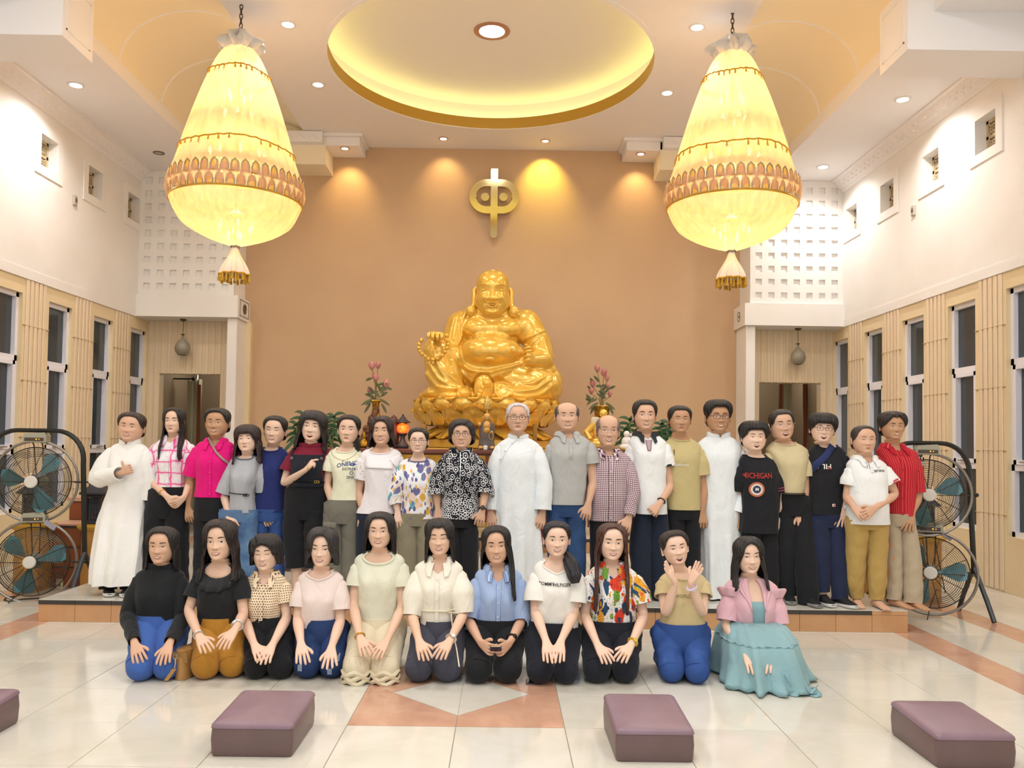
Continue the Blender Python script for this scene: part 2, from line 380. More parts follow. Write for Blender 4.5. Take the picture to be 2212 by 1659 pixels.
# corridor windows, curtains and rods seen through the doorways
M_CURT = mk('pale_curtain', '#c9c3a6', .8, bump=.2, bscale=14, stretch=(4, 4, .1)); M_CURB = mk('brown_curtain_band', '#8a4a2c', .75)
for sx, wn, spots, wx in ((-1, 11, ((352, 0), (412, 1)), (373, 398)), (1, 12, ((1704, 1), (1757, 0)), (1726, 1742))):
    Yw = 16.5
    x0, x1 = P(wx[0], 860, Yw).x, P(wx[1], 860, Yw).x
    w = root('window_%d' % wn, ((x0+x1)/2, Yw, .8), kind='structure')
    b = MB()
    for q in ((x0-.06, x0, .8, 2.62), (x1, x1+.06, .8, 2.62), (x0-.06, x1+.06, 2.56, 2.62), (x0-.06, x1+.06, .8, .86), (x0, x1, 2.0, 2.1)): b.box(q[0], q[1], Yw, Yw+.08, q[2], q[3])
    part('window_frame', b, M_ALU, w, smooth=False)
    for z0, z1 in ((.86, 2.0), (2.1, 2.56)): b = MB(); b.box(x0, x1, Yw+.03, Yw+.04, z0, z1); part('pane', b, M_DGLASS, w, smooth=False)
    rz = P(wx[0], 818, 15.4).z
    r = root('curtain_rod', (P(spots[0][0], 820, 15.4).x, 15.4, rz), 'dark curtain rod inside the %s doorway' % ('left' if sx < 0 else 'right'), 'curtain rod')
    xa, xb = P(340 if sx < 0 else 1706, 820, 15.4).x, P(418 if sx < 0 else 1775, 820, 15.4).x
    b = MB(); b.tube([(xa, 15.4, rz), (xb, 15.4, rz)], .014, 8); part('rod', b, mk('black_iron', '#242220', .5, metal=.4), r)
    b = MB(); b.ell((xb if sx < 0 else xa, 15.4, rz), .035, 10, 6); part('finial', b, MATS['black_iron'], r)
    for px, flip in spots:
        x = P(px, 860, 15.3).x; c = root('curtain', (x, 15.3, .02), 'pale %s curtain with a brown edge band inside the %s doorway' % ('outer' if px in (352, 1757) else 'inner', 'left' if sx < 0 else 'right'), 'curtain', 'curtains in the side doorways')
        b = MB(); wd_ = .26; rows = []
        for i in range(13):
            z = .02+(rz-.02)*i/12; tw = .12*sst(1.0, 2.5, z)+.14
            rows.append([(x-tw/2+tw*k/16, 15.47+.03*math.sin(k*1.7), z) for k in range(17)])
        b.grid(rows+[[(p[0], p[1]+.012, p[2]) for p in r_] for r_ in rows[::-1]], cv=True); part('cloth', b, M_CURT, c)
        b = MB()
        s = 1 if sx < 0 else -1
        xe = x+s*.1
        b.grid([[(xe+s*.02*0-.035, 15.44, .03), (xe+.035, 15.44, .03), (xe+.035, 15.455, .03), (xe-.035, 15.455, .03)], [(xe-.028, 15.435, rz-.1), (xe+.028, 15.435, rz-.1), (xe+.028, 15.45, rz-.1), (xe-.028, 15.45, rz-.1)]], cu=True, capb=True, capt=True)
        part('edge_band', b, M_CURB, c, smooth=False)
# ---- side walls with windows, vents, cornices, soffits, vaults
WC = [5.21, 6.413, 7.616, 8.82, 10.022, 11.225, 12.43, 13.64]
VENTY = [9.46, 10.69, 11.92, 13.15]
VENTYL = [9.4, 10.78, 12.0, 13.25]
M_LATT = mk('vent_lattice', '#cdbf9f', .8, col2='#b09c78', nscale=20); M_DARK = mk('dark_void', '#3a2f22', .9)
def sidewall(sx, xw, side, wn0):
    th = .22; xo = xw+sx*th; X0, X1 = sorted((xw, xo)); Z0, Z1 = .62, 3.35; hw = .3
    mb = MB(); ys = [-3]+[v for c in WC for v in (c-hw, c+hw)]+[14.16]
    for i in range(0, len(ys), 2): mb.box(X0, X1, ys[i], ys[i+1], 0, 3.54)
    for c in WC: mb.box(X0, X1, c-hw, c+hw, 0, Z0); mb.box(X0, X1, c-hw, c+hw, Z1, 3.54)
    lw = part('wall_'+side, mb, M_BEIGE, kind='structure', smooth=False)
    # flutes on the piers between the windows
    for i in range(0, len(ys), 2):
        a, b_ = ys[i], ys[i+1]
        if b_ < 6.2: continue
        a = max(a, b_-.603)
        nfl = 5; pw = (b_-a)/6.2
        for k in range(nfl):
            yy = a+pw*(.62+k)
            if yy+pw*.7 > 13.96: continue
            f = MB(); f.box(*sorted((xw, xw-sx*.016)), yy, yy+pw*.66, .02, 3.535, bev=.005); part('flute', f, M_FLUTE, lw, smooth=False)
        for zj in (.85, 1.56, 2.27, 2.96):
            f = MB(); f.box(*sorted((xw-sx*.0005, xw-sx*.0175)), a+.01, min(b_-.01, 13.95), zj-.003, zj+.003); part('tile_joint', f, mk('joint_line', '#c9b48a', .8), lw, smooth=False)
    # windows
    for i, c in enumerate(WC):
        if c < 8: continue
        xg = xw+sx*.10
        w = root('window_%d' % (wn0+i-3), (xg, c, Z0), kind='structure')
        b = MB(); fx = sorted((xw+sx*.05, xw+sx*.14)); t = .055
        for q in ((c-hw, c-hw+t, Z0, Z1), (c+hw-t, c+hw, Z0, Z1), (c-hw, c+hw, Z0, Z0+t), (c-hw, c+hw, Z1-t, Z1), (c-hw, c+hw, 2.50, 2.57), (c-hw, c+hw, 1.34, 1.41)): b.box(*fx, *q)
        part('window_frame', b, M_ALU, w, smooth=False)
        b = MB(); fx2 = sorted((xw+sx*.035, xw+sx*.10)); u = t; v = .05
        for q in ((c-hw+u, c-hw+u+v, 1.41, 2.5), (c+hw-u-v, c+hw-u, 1.41, 2.5), (c-hw+u, c+hw-u, 1.41, 1.46), (c-hw+u, c+hw-u, 2.45, 2.5)): b.box(*fx2, *q)
        sash = part('sash', b, M_ALU, w, smooth=False)
        b = MB(); b.box(*sorted((xw+sx*.0, xw+sx*.04)), c-.05, c+.05, 1.425, 1.45, bev=.006); b.box(*sorted((xw-sx*.03, xw+sx*.01)), c+.02, c+.04, 1.43, 1.445); part('window_handle', b, mk('steel', '#b9b6b0', .3, metal=.8), sash, smooth=False)
        for z0, z1, e in ((Z0+t, 1.34, 0), (1.46, 2.45, v), (2.57, Z1-t, 0)):
            b = MB(); b.box(*sorted((xg, xg+sx*.008)), c-hw+t+e, c+hw-t-e, z0, z1); part('pane', b, M_DGLASS, w, smooth=False)
    # upper white wall with vent openings
    vy = VENTY if sx > 0 else VENTYL; zb, zt, vh = 3.54, 5.96, .205; zc = 5.26 if sx < 0 else 5.235
    mb = MB(); ys = [-3]+[q for c in vy for q in (c-vh, c+vh)]+[14.1]; XA, XB = sorted((xw-sx*.012, xo))
    for i in range(0, len(ys), 2): mb.box(XA, XB, ys[i], ys[i+1], zb, zt)
    for c in vy: mb.box(XA, XB, c-vh, c+vh, zb, zc-vh); mb.box(XA, XB, c-vh, c+vh, zc+vh, zt)
    uw = part('wall_%s_upper' % side, mb, M_WHITE, kind='structure', smooth=False)
    b = MB(); b.box(*sorted((xw-sx*.012, xw-sx*.022)), -3, 13.45, 3.54, 3.66); part('trim_strip', b, M_WHITE, uw, smooth=False)
    for i, c in enumerate(vy):
        nm = ['first', 'second', 'third', 'fourth'][3-i]
        v = root('wall_vent', (xw, c, zc-vh), 'square openwork vent high on the white %s wall, %s from the back corner' % (side, nm), 'vent', 'lattice vents high on the side walls')
        f = MB(); o = .12; xx = sorted((xw-sx*.012, xw-sx*.026))
        for q in ((c-vh-o, c-vh, zc-vh-o, zc+vh+o), (c+vh, c+vh+o, zc-vh-o, zc+vh+o), (c-vh, c+vh, zc-vh-o, zc-vh), (c-vh, c+vh, zc+vh, zc+vh+o)): f.box(*xx, *q)
        part('surround', f, M_WHITE, v, smooth=False)
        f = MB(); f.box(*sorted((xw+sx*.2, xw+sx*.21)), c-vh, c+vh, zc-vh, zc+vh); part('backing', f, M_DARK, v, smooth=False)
        xl = xw+sx*.13; f = MB()
        for q in (-1, 0, 1): f.obox((xl, c+q*.185, zc), (.018, 0, 0), (0, .02, 0), (0, 0, vh)); f.obox((xl, c, zc+q*.185), (.018, 0, 0), (0, vh, 0), (0, 0, .02))
        for dy in (-.093, .093):
            for dz in (-.093, .093):
                f.tube([(xl, c+dy+.052*math.cos(2*PI*k/10), zc+dz+.052*math.sin(2*PI*k/10)) for k in range(10)], .012, 5, closed=True)
                for k in range(4):
                    an = PI/4+PI/2*k; f.obox((xl, c+dy+.07*math.cos(an), zc+dz+.07*math.sin(an)), (.014, 0, 0), Vector((0, math.cos(an), math.sin(an)))*.035, Vector((0, -math.sin(an), math.cos(an)))*.009)
                    an = PI/2*k; f.obox((xl, c+dy+.028*math.cos(an), zc+dz+.028*math.sin(an)), (.014, 0, 0), Vector((0, math.cos(an), math.sin(an)))*.026, Vector((0, -math.sin(an), math.cos(an)))*.008)
        part('lattice', f, M_LATT, v, smooth=False)
    # cornice along the top of the wall
    b = MB(); prof = [(0, 5.76), (.012, 5.76), (.03, 5.80), (.05, 5.81), (.10, 5.85), (.15, 5.93), (.19, 5.935), (.19, 5.96), (0, 5.96)]
    x1 = xw-sx*.012
    b.grid([[(x1-sx*d, y, z) for d, z in prof] for y in (-3, 13.52)], cv=False, cu=True, capb=True, capt=True)
    co = part('trim_cornice_'+side, b, M_CEIL, kind='structure', smooth=False)
    f = MB(); y = 8.9
    while y < 13.4: f.ell((x1-sx*.085, y, 5.835), (.02, .045, .022), 6, 4); f.ell((x1-sx*.12, y+.07, 5.875), (.018, .03, .02), 6, 4); y += .15
    part('moulding', f, M_CEIL, co, kind='stuff')
    # soffit, fascia, vault
    xe = XC+sx*4.49; b = MB(); b.box(*sorted((xw+sx*.2, xe+sx*.06)), -3, 14.1, 5.96, 6.02); b.box(*sorted((xe, xe+sx*.058)), -3, 13.5, 5.955, 6.16)
    part('ceiling_soffit_'+side, b, M_CEIL, kind='structure', smooth=False)
    vx = XC+sx*3.62; va, vb, vz = .87, .64, 6.13; rows = []
    t1 = PI-math.asin(min(1, (ZC-vz)/vb))
    for y in (-3, 13.5): rows.append([(vx+sx*va*math.cos(t1*k/28), y, vz+vb*math.sin(t1*k/28)) for k in range(29)])
    b = MB(); b.grid(rows); va_o = part('ceiling_vault_'+side, b, M_VAULT, kind='structure')
    for yy in (7.6, 8.8, 9.95, 11.2, 12.43):
        f = MB(); f.tube([(vx+sx*(va-.004)*math.cos(t1*k/28), yy, vz+(vb-.004)*math.sin(t1*k/28)) for k in range(29)], .009, 5); part('rib_line', f, M_CEIL, va_o)
    b = MB(); b.box(*sorted((xe, XC+sx*2.75)), 13.5, 14.1, 6.1, 7.2); part('wall_vault_end_'+side, b, M_VAULT, kind='structure', smooth=False)
    # far beam under the vault end, with a zigzag moulding
    b = MB(); b.box(*sorted((xe, XC+sx*2.78)), 13.36, 14.1, 6.42, 6.60); bm_ = part('trim_end_beam_'+side, b, M_CEIL, kind='structure', smooth=False)
    f = MB(); x = XC+sx*2.86
    for k in range(7):
        p = x+sx*.2*k; f.tube([(p, 13.357, 6.48), (p+sx*.07, 13.357, 6.53), (p+sx*.14, 13.357, 6.48)], .008, 4)
    part('zigzag_moulding', f, M_CEIL, bm_)
    # near crossbeam with a recessed panel on its end
    b = MB(); xb = XC+sx*4.225; b.box(*sorted((xw, xb)), 8.17, 8.78, 5.565, 6.25); cb = part('trim_crossbeam_'+side, b, M_CEIL, kind='structure', smooth=False)
    f = MB(); xx = xb-sx*.002
    for q in ((8.24, 8.255, 5.66, 6.16), (8.695, 8.71, 5.66, 6.16), (8.24, 8.71, 5.66, 5.672), (8.24, 8.71, 6.148, 6.16)): f.box(xx-.006, xx+.006, *q)
    part('panel_moulding', f, M_WHITE, cb, smooth=False)
    # ceiling downlights in the soffit and a small vent are added below
sidewall(-1, XLW, 'left', 1); sidewall(1, XRW, 'right', 6)
# central ceiling with the round recess
RC, CY = 2.16, 11.0
b = MB(); nseg = 72
def sq(a):   # ray from the circle centre to the rectangle edge
    c, s = math.cos(a), math.sin(a); x1 = 2.78; y0, y1 = -14.0, 3.1
    t = min((x1/abs(c)) if abs(c) > 1e-6 else 9e9, (y1/s if s > 1e-6 else (y0/s if s < -1e-6 else 9e9))); return (XC+c*t, CY+s*t)
angs = sorted(set([2*PI*k/nseg for k in range(nseg)]+[math.atan2(3.1, 2.78), PI-math.atan2(3.1, 2.78), math.atan2(-14, 2.78) % (2*PI), math.atan2(-14, -2.78) % (2*PI)]))
def circ(r, z): return [(XC+r*math.cos(a), CY+r*math.sin(a), z) for a in angs]
b.grid([[(*sq(a), ZC) for a in angs], circ(RC+.06, ZC), circ(RC+.06, ZC-.012), circ(RC, ZC-.012), circ(RC, ZC)], cu=True)
ceil_o = part('ceiling', b, M_CEIL, kind='structure', smooth=False)
b = MB(); b.grid([circ(RC, ZC-.005), circ(RC, ZC+.17), circ(RC+.03, ZC+.17)], cu=True); part('gold_band', b, M_GOLDP, ceil_o, sharp=30)
b = MB(); b.grid([circ(RC+.03, ZC+.17), circ(RC+.17, ZC+.15), circ(RC+.17, ZC+.45), circ(RC+.02, ZC+.5), circ(.001, ZC+.5)], cu=True); part('dome', b, M_CEIL, ceil_o, sharp=30)
b = MB(); b.tube([(XC+(RC+.1)*math.cos(2*PI*k/72), CY+(RC+.1)*math.sin(2*PI*k/72), ZC+.165) for k in range(72)], .012, 6, closed=True)
part('cove_light', b, mk('cove_led', '#fff2b0', .5, emit=14, ecol='#f3e27a'), ceil_o)
b = MB(); b.box(XC-3.1, XC-2.78, -3, 13.5, ZC+.001, ZC+.03); b.box(XC+2.78, XC+3.1, -3, 13.5, ZC+.001, ZC+.03); part('ceiling_side', b, M_CEIL, kind='structure', smooth=False)
# two light boxes at the top of the back wall
for k, (px0, px1) in enumerate(((718, 790), (1343, 1424))):
    xa, xb = P(px0, 335, YB).x, P(px1, 338, YB).x
    b = MB(); b.box(xa, xb, 13.5, YB, 6.42, ZC, bev=.015); b.box(xa-.05, xb+.05, 13.45, YB, ZC-.05, ZC); part('trim_light_box_%d' % (k+1), b, M_CEIL, kind='structure', smooth=False)
# ---- downlights
M_LED = mk('led_white', '#ffffff', .5, emit=30); M_LEDW = mk('led_warm', '#fff0d0', .5, emit=22, ecol='#ffe7b8'); M_RIM = mk('lamp_rim', '#e8e4e0', .4); M_RIMB = mk('lamp_rim_copper', '#b98a76', .35, metal=.3)
def downlight(loc, r, label, mat, rim, energy, color, spot=None, group=None, size=150):
    x, y, z = loc; t = root('downlight', loc, label, 'ceiling light', group)
    b = MB(); b.lathe([(r*1.45, 0), (r*1.45, -.008), (r*1.02, -.012), (r, -.002)], (x, y, z), 20, cap=False); part('trim_ring', b, rim, t)
    b = MB(); b.lathe([(r, -.006), (r*.6, -.009), (.001, -.010)], (x, y, z), 20, cap=False); part('lens', b, mat, t)
    tgt = spot or (x, y, 0)
    lamp('downlight_glow', 'SPOT', (x, y, z-.03), energy, color, tgt, spot_size=math.radians(size), spot_blend=.8, shadow_soft_size=.08)
CW = (1.0, .97, .93)
for px, py, nm in ((622, 52, 'left edge, nearer of two'), (687, 182, 'left edge, farther of two'), (1506, 58, 'right edge, nearer of two'), (1441, 200, 'right edge, farther of two')):
    q = PZ(px, py, ZC); downlight((q.x, q.y, ZC), .07, 'white downlight in the flat ceiling beside the round recess, '+nm, M_LED, M_RIM, 110, CW, group='white downlights beside the round recess')
for px, py, nm, e in ((164, 183, 'over the left wall', 190), (1950, 214, 'over the right wall near the crossbeam', 190), (1778, 360, 'over the right wall near the back bay', 150)):
    q = PZ(px, py, 5.96); downlight((q.x, q.y, 5.96), .07, 'white downlight in the side soffit '+nm, M_LED, M_RIM, e, CW, group='white downlights in the side soffits')
q = PZ(343, 330, 5.96); downlight((q.x, q.y, 5.96), .06, 'unlit dark square downlight in the soffit over the left wall', mk('unlit_lens', '#b9b2a8', .3), mk('dark_rim', '#6c5f52', .4), .01, CW)
downlight((XC, CY, ZC+.5), .17, 'large round lamp in the middle of the ceiling recess', M_LED, M_RIMB, 160, CW)
for px, py, nm, e, col in ((745, 320, 'under the left light box', 34, (1, .66, .24)), (958, 299, 'left of the emblem', 26, (1, .68, .28)), (1178, 304, 'right of the emblem', 90, (1, .76, .1)), (1384, 332, 'under the right light box', 30, (1, .68, .28))):
    zz = 6.42 if px in (745, 1384) else ZC
    q = PZ(px, py, zz); downlight((q.x, min(q.y, 13.85), zz), .055, 'warm downlight over the brown wall '+nm, M_LEDW, M_RIMB, 8, (1, .8, .5), group='warm downlights over the brown wall', size=100)
    lamp('wall_spot', 'SPOT', (q.x, min(q.y, 13.85)+.05, zz-.03), e, col, (q.x, 14.1, zz-.62), spot_size=math.radians(85), spot_blend=.9, shadow_soft_size=.03)
# junction boxes on the upper walls
for px, py, xw in ((158, 433, XLW), (1977, 455, XRW)):
    q = PX(px, py, xw); sx = -1 if xw < 0 else 1; b = MB(); x = xw-sx*.012
    b.box(*sorted((x, x-sx*.03)), q.y-.045, q.y+.045, q.z-.07, q.z+.07, bev=.008)
    t = root('wall_switch', (xw, q.y, q.z-.07), 'small grey outlet plate on the white %s wall below a vent' % ('left' if sx < 0 else 'right'), 'outlet'); part('plate', b, mk('outlet_grey', '#b8b0a4', .5), t, smooth=False)
    b = MB(); b.box(*sorted((x-sx*.03, x-sx*.04)), q.y-.02, q.y+.02, q.z-.02, q.z+.03, bev=.004); part('socket', b, mk('socket_dark', '#5a534c', .5), t, smooth=False)
# ================================================================== OBJECTS OF THE HALL
M_LEATH = mk('brown_leather', '#735b5c', .38, col2='#695351', nscale=5, bump=.08, bscale=220)
M_LEATH_TOP = mk('plum_leather_top', '#8b7280', .34, col2='#7f6671', nscale=4, bump=.08, bscale=220)
# ---- kneeling boxes in front
def knee_box(x0, x1, y0, y1, zf, zb, label, z0=0.0):
    c = ((x0+x1)/2, (y0+y1)/2, z0); t = root('kneeling_box', c, label, 'kneeling stool', 'brown leather kneeling boxes')
    n = 9; b = MB()
    def prof(z):
        return z0+z
    def topz(x, y):
        u, v = (x-x0)/(x1-x0), (y-y0)/(y1-y0); crown = .012*math.sin(PI*u)*math.sin(PI*v); return z0+zf+(zb-zf)*v+crown
    def rr(ins, k):   # rounded rectangle point
        r = .022; w, h = (x1-x0)/2-ins, (y1-y0)/2-ins; pts = []
        for cx, cy, a0 in ((w-r, -h+r, -90), (w-r, h-r, 0), (-w+r, h-r, 90), (-w+r, -h+r, 180)):
            for q in range(4): a = math.radians(a0+30*q); pts.append((c[0]+cx+r*math.cos(a), c[1]+cy+r*math.sin(a)))
        return pts
    b.grid([[(x, y, z0+.001) for x, y in rr(.006, 0)], [(x, y, z0+.012) for x, y in rr(.0, 0)], [(x, y, z0+.5*(topz(x, y)-z0)) for x, y in rr(-.004, 0)], [(x, y, topz(x, y)-.03) for x, y in rr(0, 0)]], cu=True, capb=True)
    part('side_panel', b, M_LEATH, t)
    b = MB(); rows = [[(x, y, topz(x, y)-.031) for x, y in rr(.001, 0)], [(x, y, topz(x, y)-.026) for x, y in rr(-.004, 0)], [(x, y, topz(x, y)-.012) for x, y in rr(-.001, 0)], [(x, y, topz(x, y)-.003) for x, y in rr(.010, 0)], [(x, y, topz(x, y)) for x, y in rr(.03, 0)], [(x, y, topz(x, y)) for x, y in rr(.09, 0)], [(x, y, topz(x, y)) for x, y in rr(.16, 0)]]
    b.grid(rows, cu=True, capt=True); part('cushion_top', b, M_LEATH_TOP, t)
    return t
knee_box(-3.0, -2.612, 4.10, 4.60, .165, .185, 'brown leather kneeling box at the floor edge, cut off by the frame')
knee_box(-1.412, -1.012, 4.135, 4.63, .165, .185, 'brown leather kneeling box on the floor before the polka-dot blouse woman')
knee_box(.578, .962, 4.13, 4.64, .163, .188, 'brown leather kneeling box on the floor before the carrot-print shirt woman')
knee_box(2.142, 2.532, 4.10, 4.59, .165, .185, 'brown leather kneeling box alone on the floor near the corner beyond the blue dress')
q = P(632, 1215, 9.0); knee_box(q.x-.2, q.x+.2, 8.8, 9.3, .16, .17, 'plum kneeling box on the platform behind the black overalls woman', PZT)
q = P(985, 1215, 9.0); knee_box(q.x-.2, q.x+.2, 8.8, 9.3, .16, .17, 'plum kneeling box on the platform before the altar, behind the paisley jacket woman', PZT)
# ---- chandeliers under sheer cloth covers
def cloth_mat():
    m, nt, b = new_mat('sheer_cloth'); nt.nodes.remove(b); out = nt.nodes['Material Output']
    tr = N(nt, 'ShaderNodeBsdfTranslucent', i_Color=lin('#ffe6c6')); df = N(nt, 'ShaderNodeBsdfDiffuse', i_Color=lin('#f4e8da')); tp = N(nt, 'ShaderNodeBsdfTransparent', i_Color=lin('#fff0d8'))
    m1 = N(nt, 'ShaderNodeMixShader'); m1.inputs[0].default_value = .3; L(nt, tr.outputs[0], m1.inputs[1]); L(nt, df.outputs[0], m1.inputs[2])
    tc = N(nt, 'ShaderNodeTexCoord'); mp = N(nt, 'ShaderNodeMapping'); mp.inputs['Scale'].default_value = (7, 7, .6); L(nt, tc.outputs['Object'], mp.inputs[0])
    n = N(nt, 'ShaderNodeTexNoise', i_Scale=1.6, i_Detail=2); L(nt, mp.outputs[0], n.inputs['Vector'])
    r = N(nt, 'ShaderNodeMapRange'); r.inputs[1].default_value = .3; r.inputs[2].default_value = .7; r.inputs[3].default_value = .22; r.inputs[4].default_value = .42; L(nt, n.outputs[0], r.inputs[0])
    m2 = N(nt, 'ShaderNodeMixShader'); L(nt, r.outputs[0], m2.inputs[0]); L(nt, m1.outputs[0], m2.inputs[1]); L(nt, tp.outputs[0], m2.inputs[2]); L(nt, m2.outputs[0], out.inputs[0]); return m
M_SHEER = cloth_mat()
M_SKIRT = mk('white_voile', '#efe0d2', .8, bump=.3, bscale=9, stretch=(5, 5, .4))
M_KNOT = mk('grey_voile_knot', '#d2cec8', .8, bump=.4, bscale=22)
M_FRINGE = mk('gold_fringe', '#d3a329', .6, col2='#a97b14', nscale=40)
M_PETF = mk('petal_frame', '#9a8a6c', .45, metal=.3); M_PETG = mk('petal_glass', '#f3b74a', .25)
M_BULB = mk('chandelier_bulb', '#ffe9a0', .4, emit=26, ecol='#ffcf3c')
M_CRYS = mk('amber_crystal_lit', '#ffcf6a', .1, coat=.5, emit=.8, ecol='#ffb43a')  # faint emission stands in for bulb light caught by the crystals
M_TIER = mk('chandelier_gold', '#d9a63c', .3, metal=.6)
M_CHAIN = mk('chain_bronze', '#5a4632', .45, metal=.6)
_b = MB(); _b.cur = 0
_arch = [(-.5, 0), (-.5, .45), (-.38, .8), (0, 1.05), (.38, .8), (.5, .45), (.5, 0)]
def petal_mesh():
    b = MB(); o = [(x, -.012, z) for x, z in _arch]; o2 = [(x, -.05, z) for x, z in _arch]; i2 = [(x*.68, -.05, .1+z*.8) for x, z in _arch]; i1 = [(x*.68, -.0, .1+z*.8) for x, z in _arch]
    b.grid([o, o2, i2, i1], cu=True)
    b.cur = 1; b.grid([[(x*.7, .0, .1+z*.8) for x, z in _arch], [(x*.35, -.07, .3+z*.45) for x, z in _arch]], cu=True, capt=True)
    return setmesh(b, 'petal', [M_PETF, M_PETG])
ME_PET = petal_mesh()
def tassel_mesh():
    b = MB(); b.lathe([(.004, 0), (.009, -.008), (.007, -.018), (.013, -.05), (.012, -.062)], (0, 0, 0), 7); return setmesh(b, 'tassel', M_FRINGE)
ME_TAS = tassel_mesh()
def chandelier(px_axis_top, py_top, px_bot, py_bot, label, dpy):
    Y = 9.5; top = P(px_axis_top, py_top, Y); bot = P(px_bot, py_bot, Y); cx = (top.x+bot.x)/2; k = mpp(Y)
    prof_px = [(109, 30), (122, 41), (150, 56), (200, 77), (260, 97.5), (310, 113), (360, 127), (388, 138), (402, 144), (420, 144), (440, 137), (480, 117), (505, 81), (520, 45), (528, 20), (532, 9)]
    prof = [(h*k, P(px_axis_top, y+dpy, Y).z) for y, h in prof_px]
    zs = [p[1] for p in prof][::-1]; rs = [p[0] for p in prof][::-1]
    def R(z): return cub(zs, rs, z)
    zb, zt = zs[0], zs[-1]
    t = root('chandelier', (cx, Y, zb-.42), label, 'chandelier', 'cloth-covered chandeliers')
    # cover with soft pleats
    b = MB(); rows = []; nz_ = 44
    for i in range(nz_+1):
        z = zb+(zt-zb)*(i/nz_); r = R(z); amp = (.012+.05*max(0, 1-r/.35))
        rows.append([(cx+r*(1+amp*math.sin(26*a+2*math.sin(3*a)))*math.cos(a), Y+r*(1+amp*math.sin(26*a+2*math.sin(3*a)))*math.sin(a), z) for a in [2*PI*j/120 for j in range(120)]])
    b.grid(rows, cu=True); cov = part('cloth_cover', b, M_SHEER, t)
    # top knot: bunched voile
    b = MB(); rows = []
    for i in range(11):
        u = i/10; z = zt-.03+.24*u; r = (.16+.07*math.sin(PI*u*.9))*(1-.75*sst(.55, 1, u))
        rows.append([(cx+r*(1+.22*math.sin(7*a+3*u)+.12*math.sin(13*a-5*u))*math.cos(a)+.03*math.sin(2*a), Y+r*(1+.22*math.sin(7*a+3*u))*math.sin(a), z+.05*math.sin(5*a)*u) for a in [2*PI*j/60 for j in range(60)]])
    b.grid(rows, cu=True, capt=True); part('top_knot', b, M_KNOT, t)
    # bottom: tie, gathered skirt, fringe
    b = MB(); b.tube([(cx+.045*math.cos(2*PI*j/16), Y+.045*math.sin(2*PI*j/16), zb-.005+.008*math.sin(j*2.)) for j in range(16)], .014, 6, closed=True); part('tie', b, mk('grey_tie', '#8f867a', .8), t)
    b = MB(); rows = []; L0 = 62*k
    for i in range(10):
        u = i/9; r = .035+.115*sst(0, 1, u); rows.append([(cx+r*(1+.16*u*math.sin(9*a+u))*math.cos(a), Y+r*(1+.16*u*math.sin(9*a+u))*math.sin(a), zb-L0*u) for a in [2*PI*j/54 for j in range(54)]])
    b.grid(rows, cu=True); part('skirt', b, M_SKIRT, t)
    b = MB(); b.tube([rows[-1][j] for j in range(54)], .011, 5, closed=True); fr = part('fringe', b, M_FRINGE, t)
    for j in range(0, 54, 2): x, y, z = rows[-1][j]; inst('tassel', ME_TAS, fr, (x, y, z+.004), scale=(1.2, 1.2, 1.3+.5*random.random()))
    # fringe bands on the cover
    for yy, na in ((166, 30), (334, 50)):
        z0 = P(px_axis_top, yy+dpy, Y).z; r = R(z0)+.012
        pts = [(cx+r*math.cos(2*PI*j/72), Y+r*math.sin(2*PI*j/72), z0+.012*math.sin(8*PI*j/72)+.006*math.sin(j*2.6)) for j in range(72)]
        b = MB(); b.tube(pts, .009, 5, closed=True); fb = part('fringe_band', b, M_FRINGE, t)
        for j in range(0, 72, 2):
            if random.random() < .75: inst('tassel', ME_TAS, fb, (pts[j][0], pts[j][1], pts[j][2]+.003), scale=(1, 1, .8+.5*random.random()))
    # petal rings seen through the cloth
    for yy, n, hpx in ((412, 44, 26), (440, 42, 26), (296, 30, 22), (375, 34, 12)):
        z0 = P(px_axis_top, yy+dpy, Y).z; r = R(z0+.06)-(.015 if yy > 400 else .1); s = 2*PI*r/n*.92
        ring = None
        for j in range(n):
            a = 2*PI*j/n; o = inst('petal', ME_PET, t, (cx+r*math.cos(a), Y+r*math.sin(a), z0), (0, 0, a+PI/2), (s, s, hpx*k))
        b = MB(); b.tube([(cx+r*math.cos(2*PI*j/60), Y+r*math.sin(2*PI*j/60), z0) for j in range(60)], .012, 5, closed=True); part('tier_ring', b, M_TIER, t)
    # crystal strings of the bowl and the tiers
    b = MB()
    for yy, n in ((452, 60), (462, 56), (472, 50), (482, 44), (492, 36), (502, 28), (511, 20), (385, 60), (300, 40), (255, 26), (120, 16)):
        z0 = P(px_axis_top, yy+dpy, Y).z; r = R(z0)-.03
        for j in range(n): a = 2*PI*(j+.5*random.random())/n; b.ell((cx+r*math.cos(a), Y+r*math.sin(a), z0+.02*random.random()), (.011, .011, .016), 4, 2)
    part('crystals', b, M_CRYS, t, kind='stuff', smooth=False)
    b = MB(); b.tube([(cx, Y, zb+.05), (cx, Y, zt+.1)], .02, 8); b.lathe([(.02, 0), (.12, .02), (.05, .06), (.02, .1)], (cx, Y, P(px_axis_top, 470+dpy, Y).z), 16); part('stem', b, M_TIER, t)
    for yy, n, r in ((205, 5, .13), (250, 5, .15), (335, 8, .3), (360, 6, .2), (490, 6, .2), (508, 3, .08)):
        z0 = P(px_axis_top, yy+dpy, Y).z
        for j in range(n):
            a = 2*PI*j/n+yy; b = MB(); b.lathe([(.008, -.05), (.012, -.03), (.02, 0), (.014, .03), (.002, .06)], (cx+r*math.cos(a), Y+r*math.sin(a), z0), 8); part('bulb', b, M_BULB, t)
    for yy, e in ((160, 4), (225, 9), (345, 13), (450, 8), (500, 5)):
        lamp('chandelier_glow', 'POINT', (cx, Y, P(px_axis_top, yy+dpy, Y).z), e, (1, .84, .58), shadow_soft_size=.1)
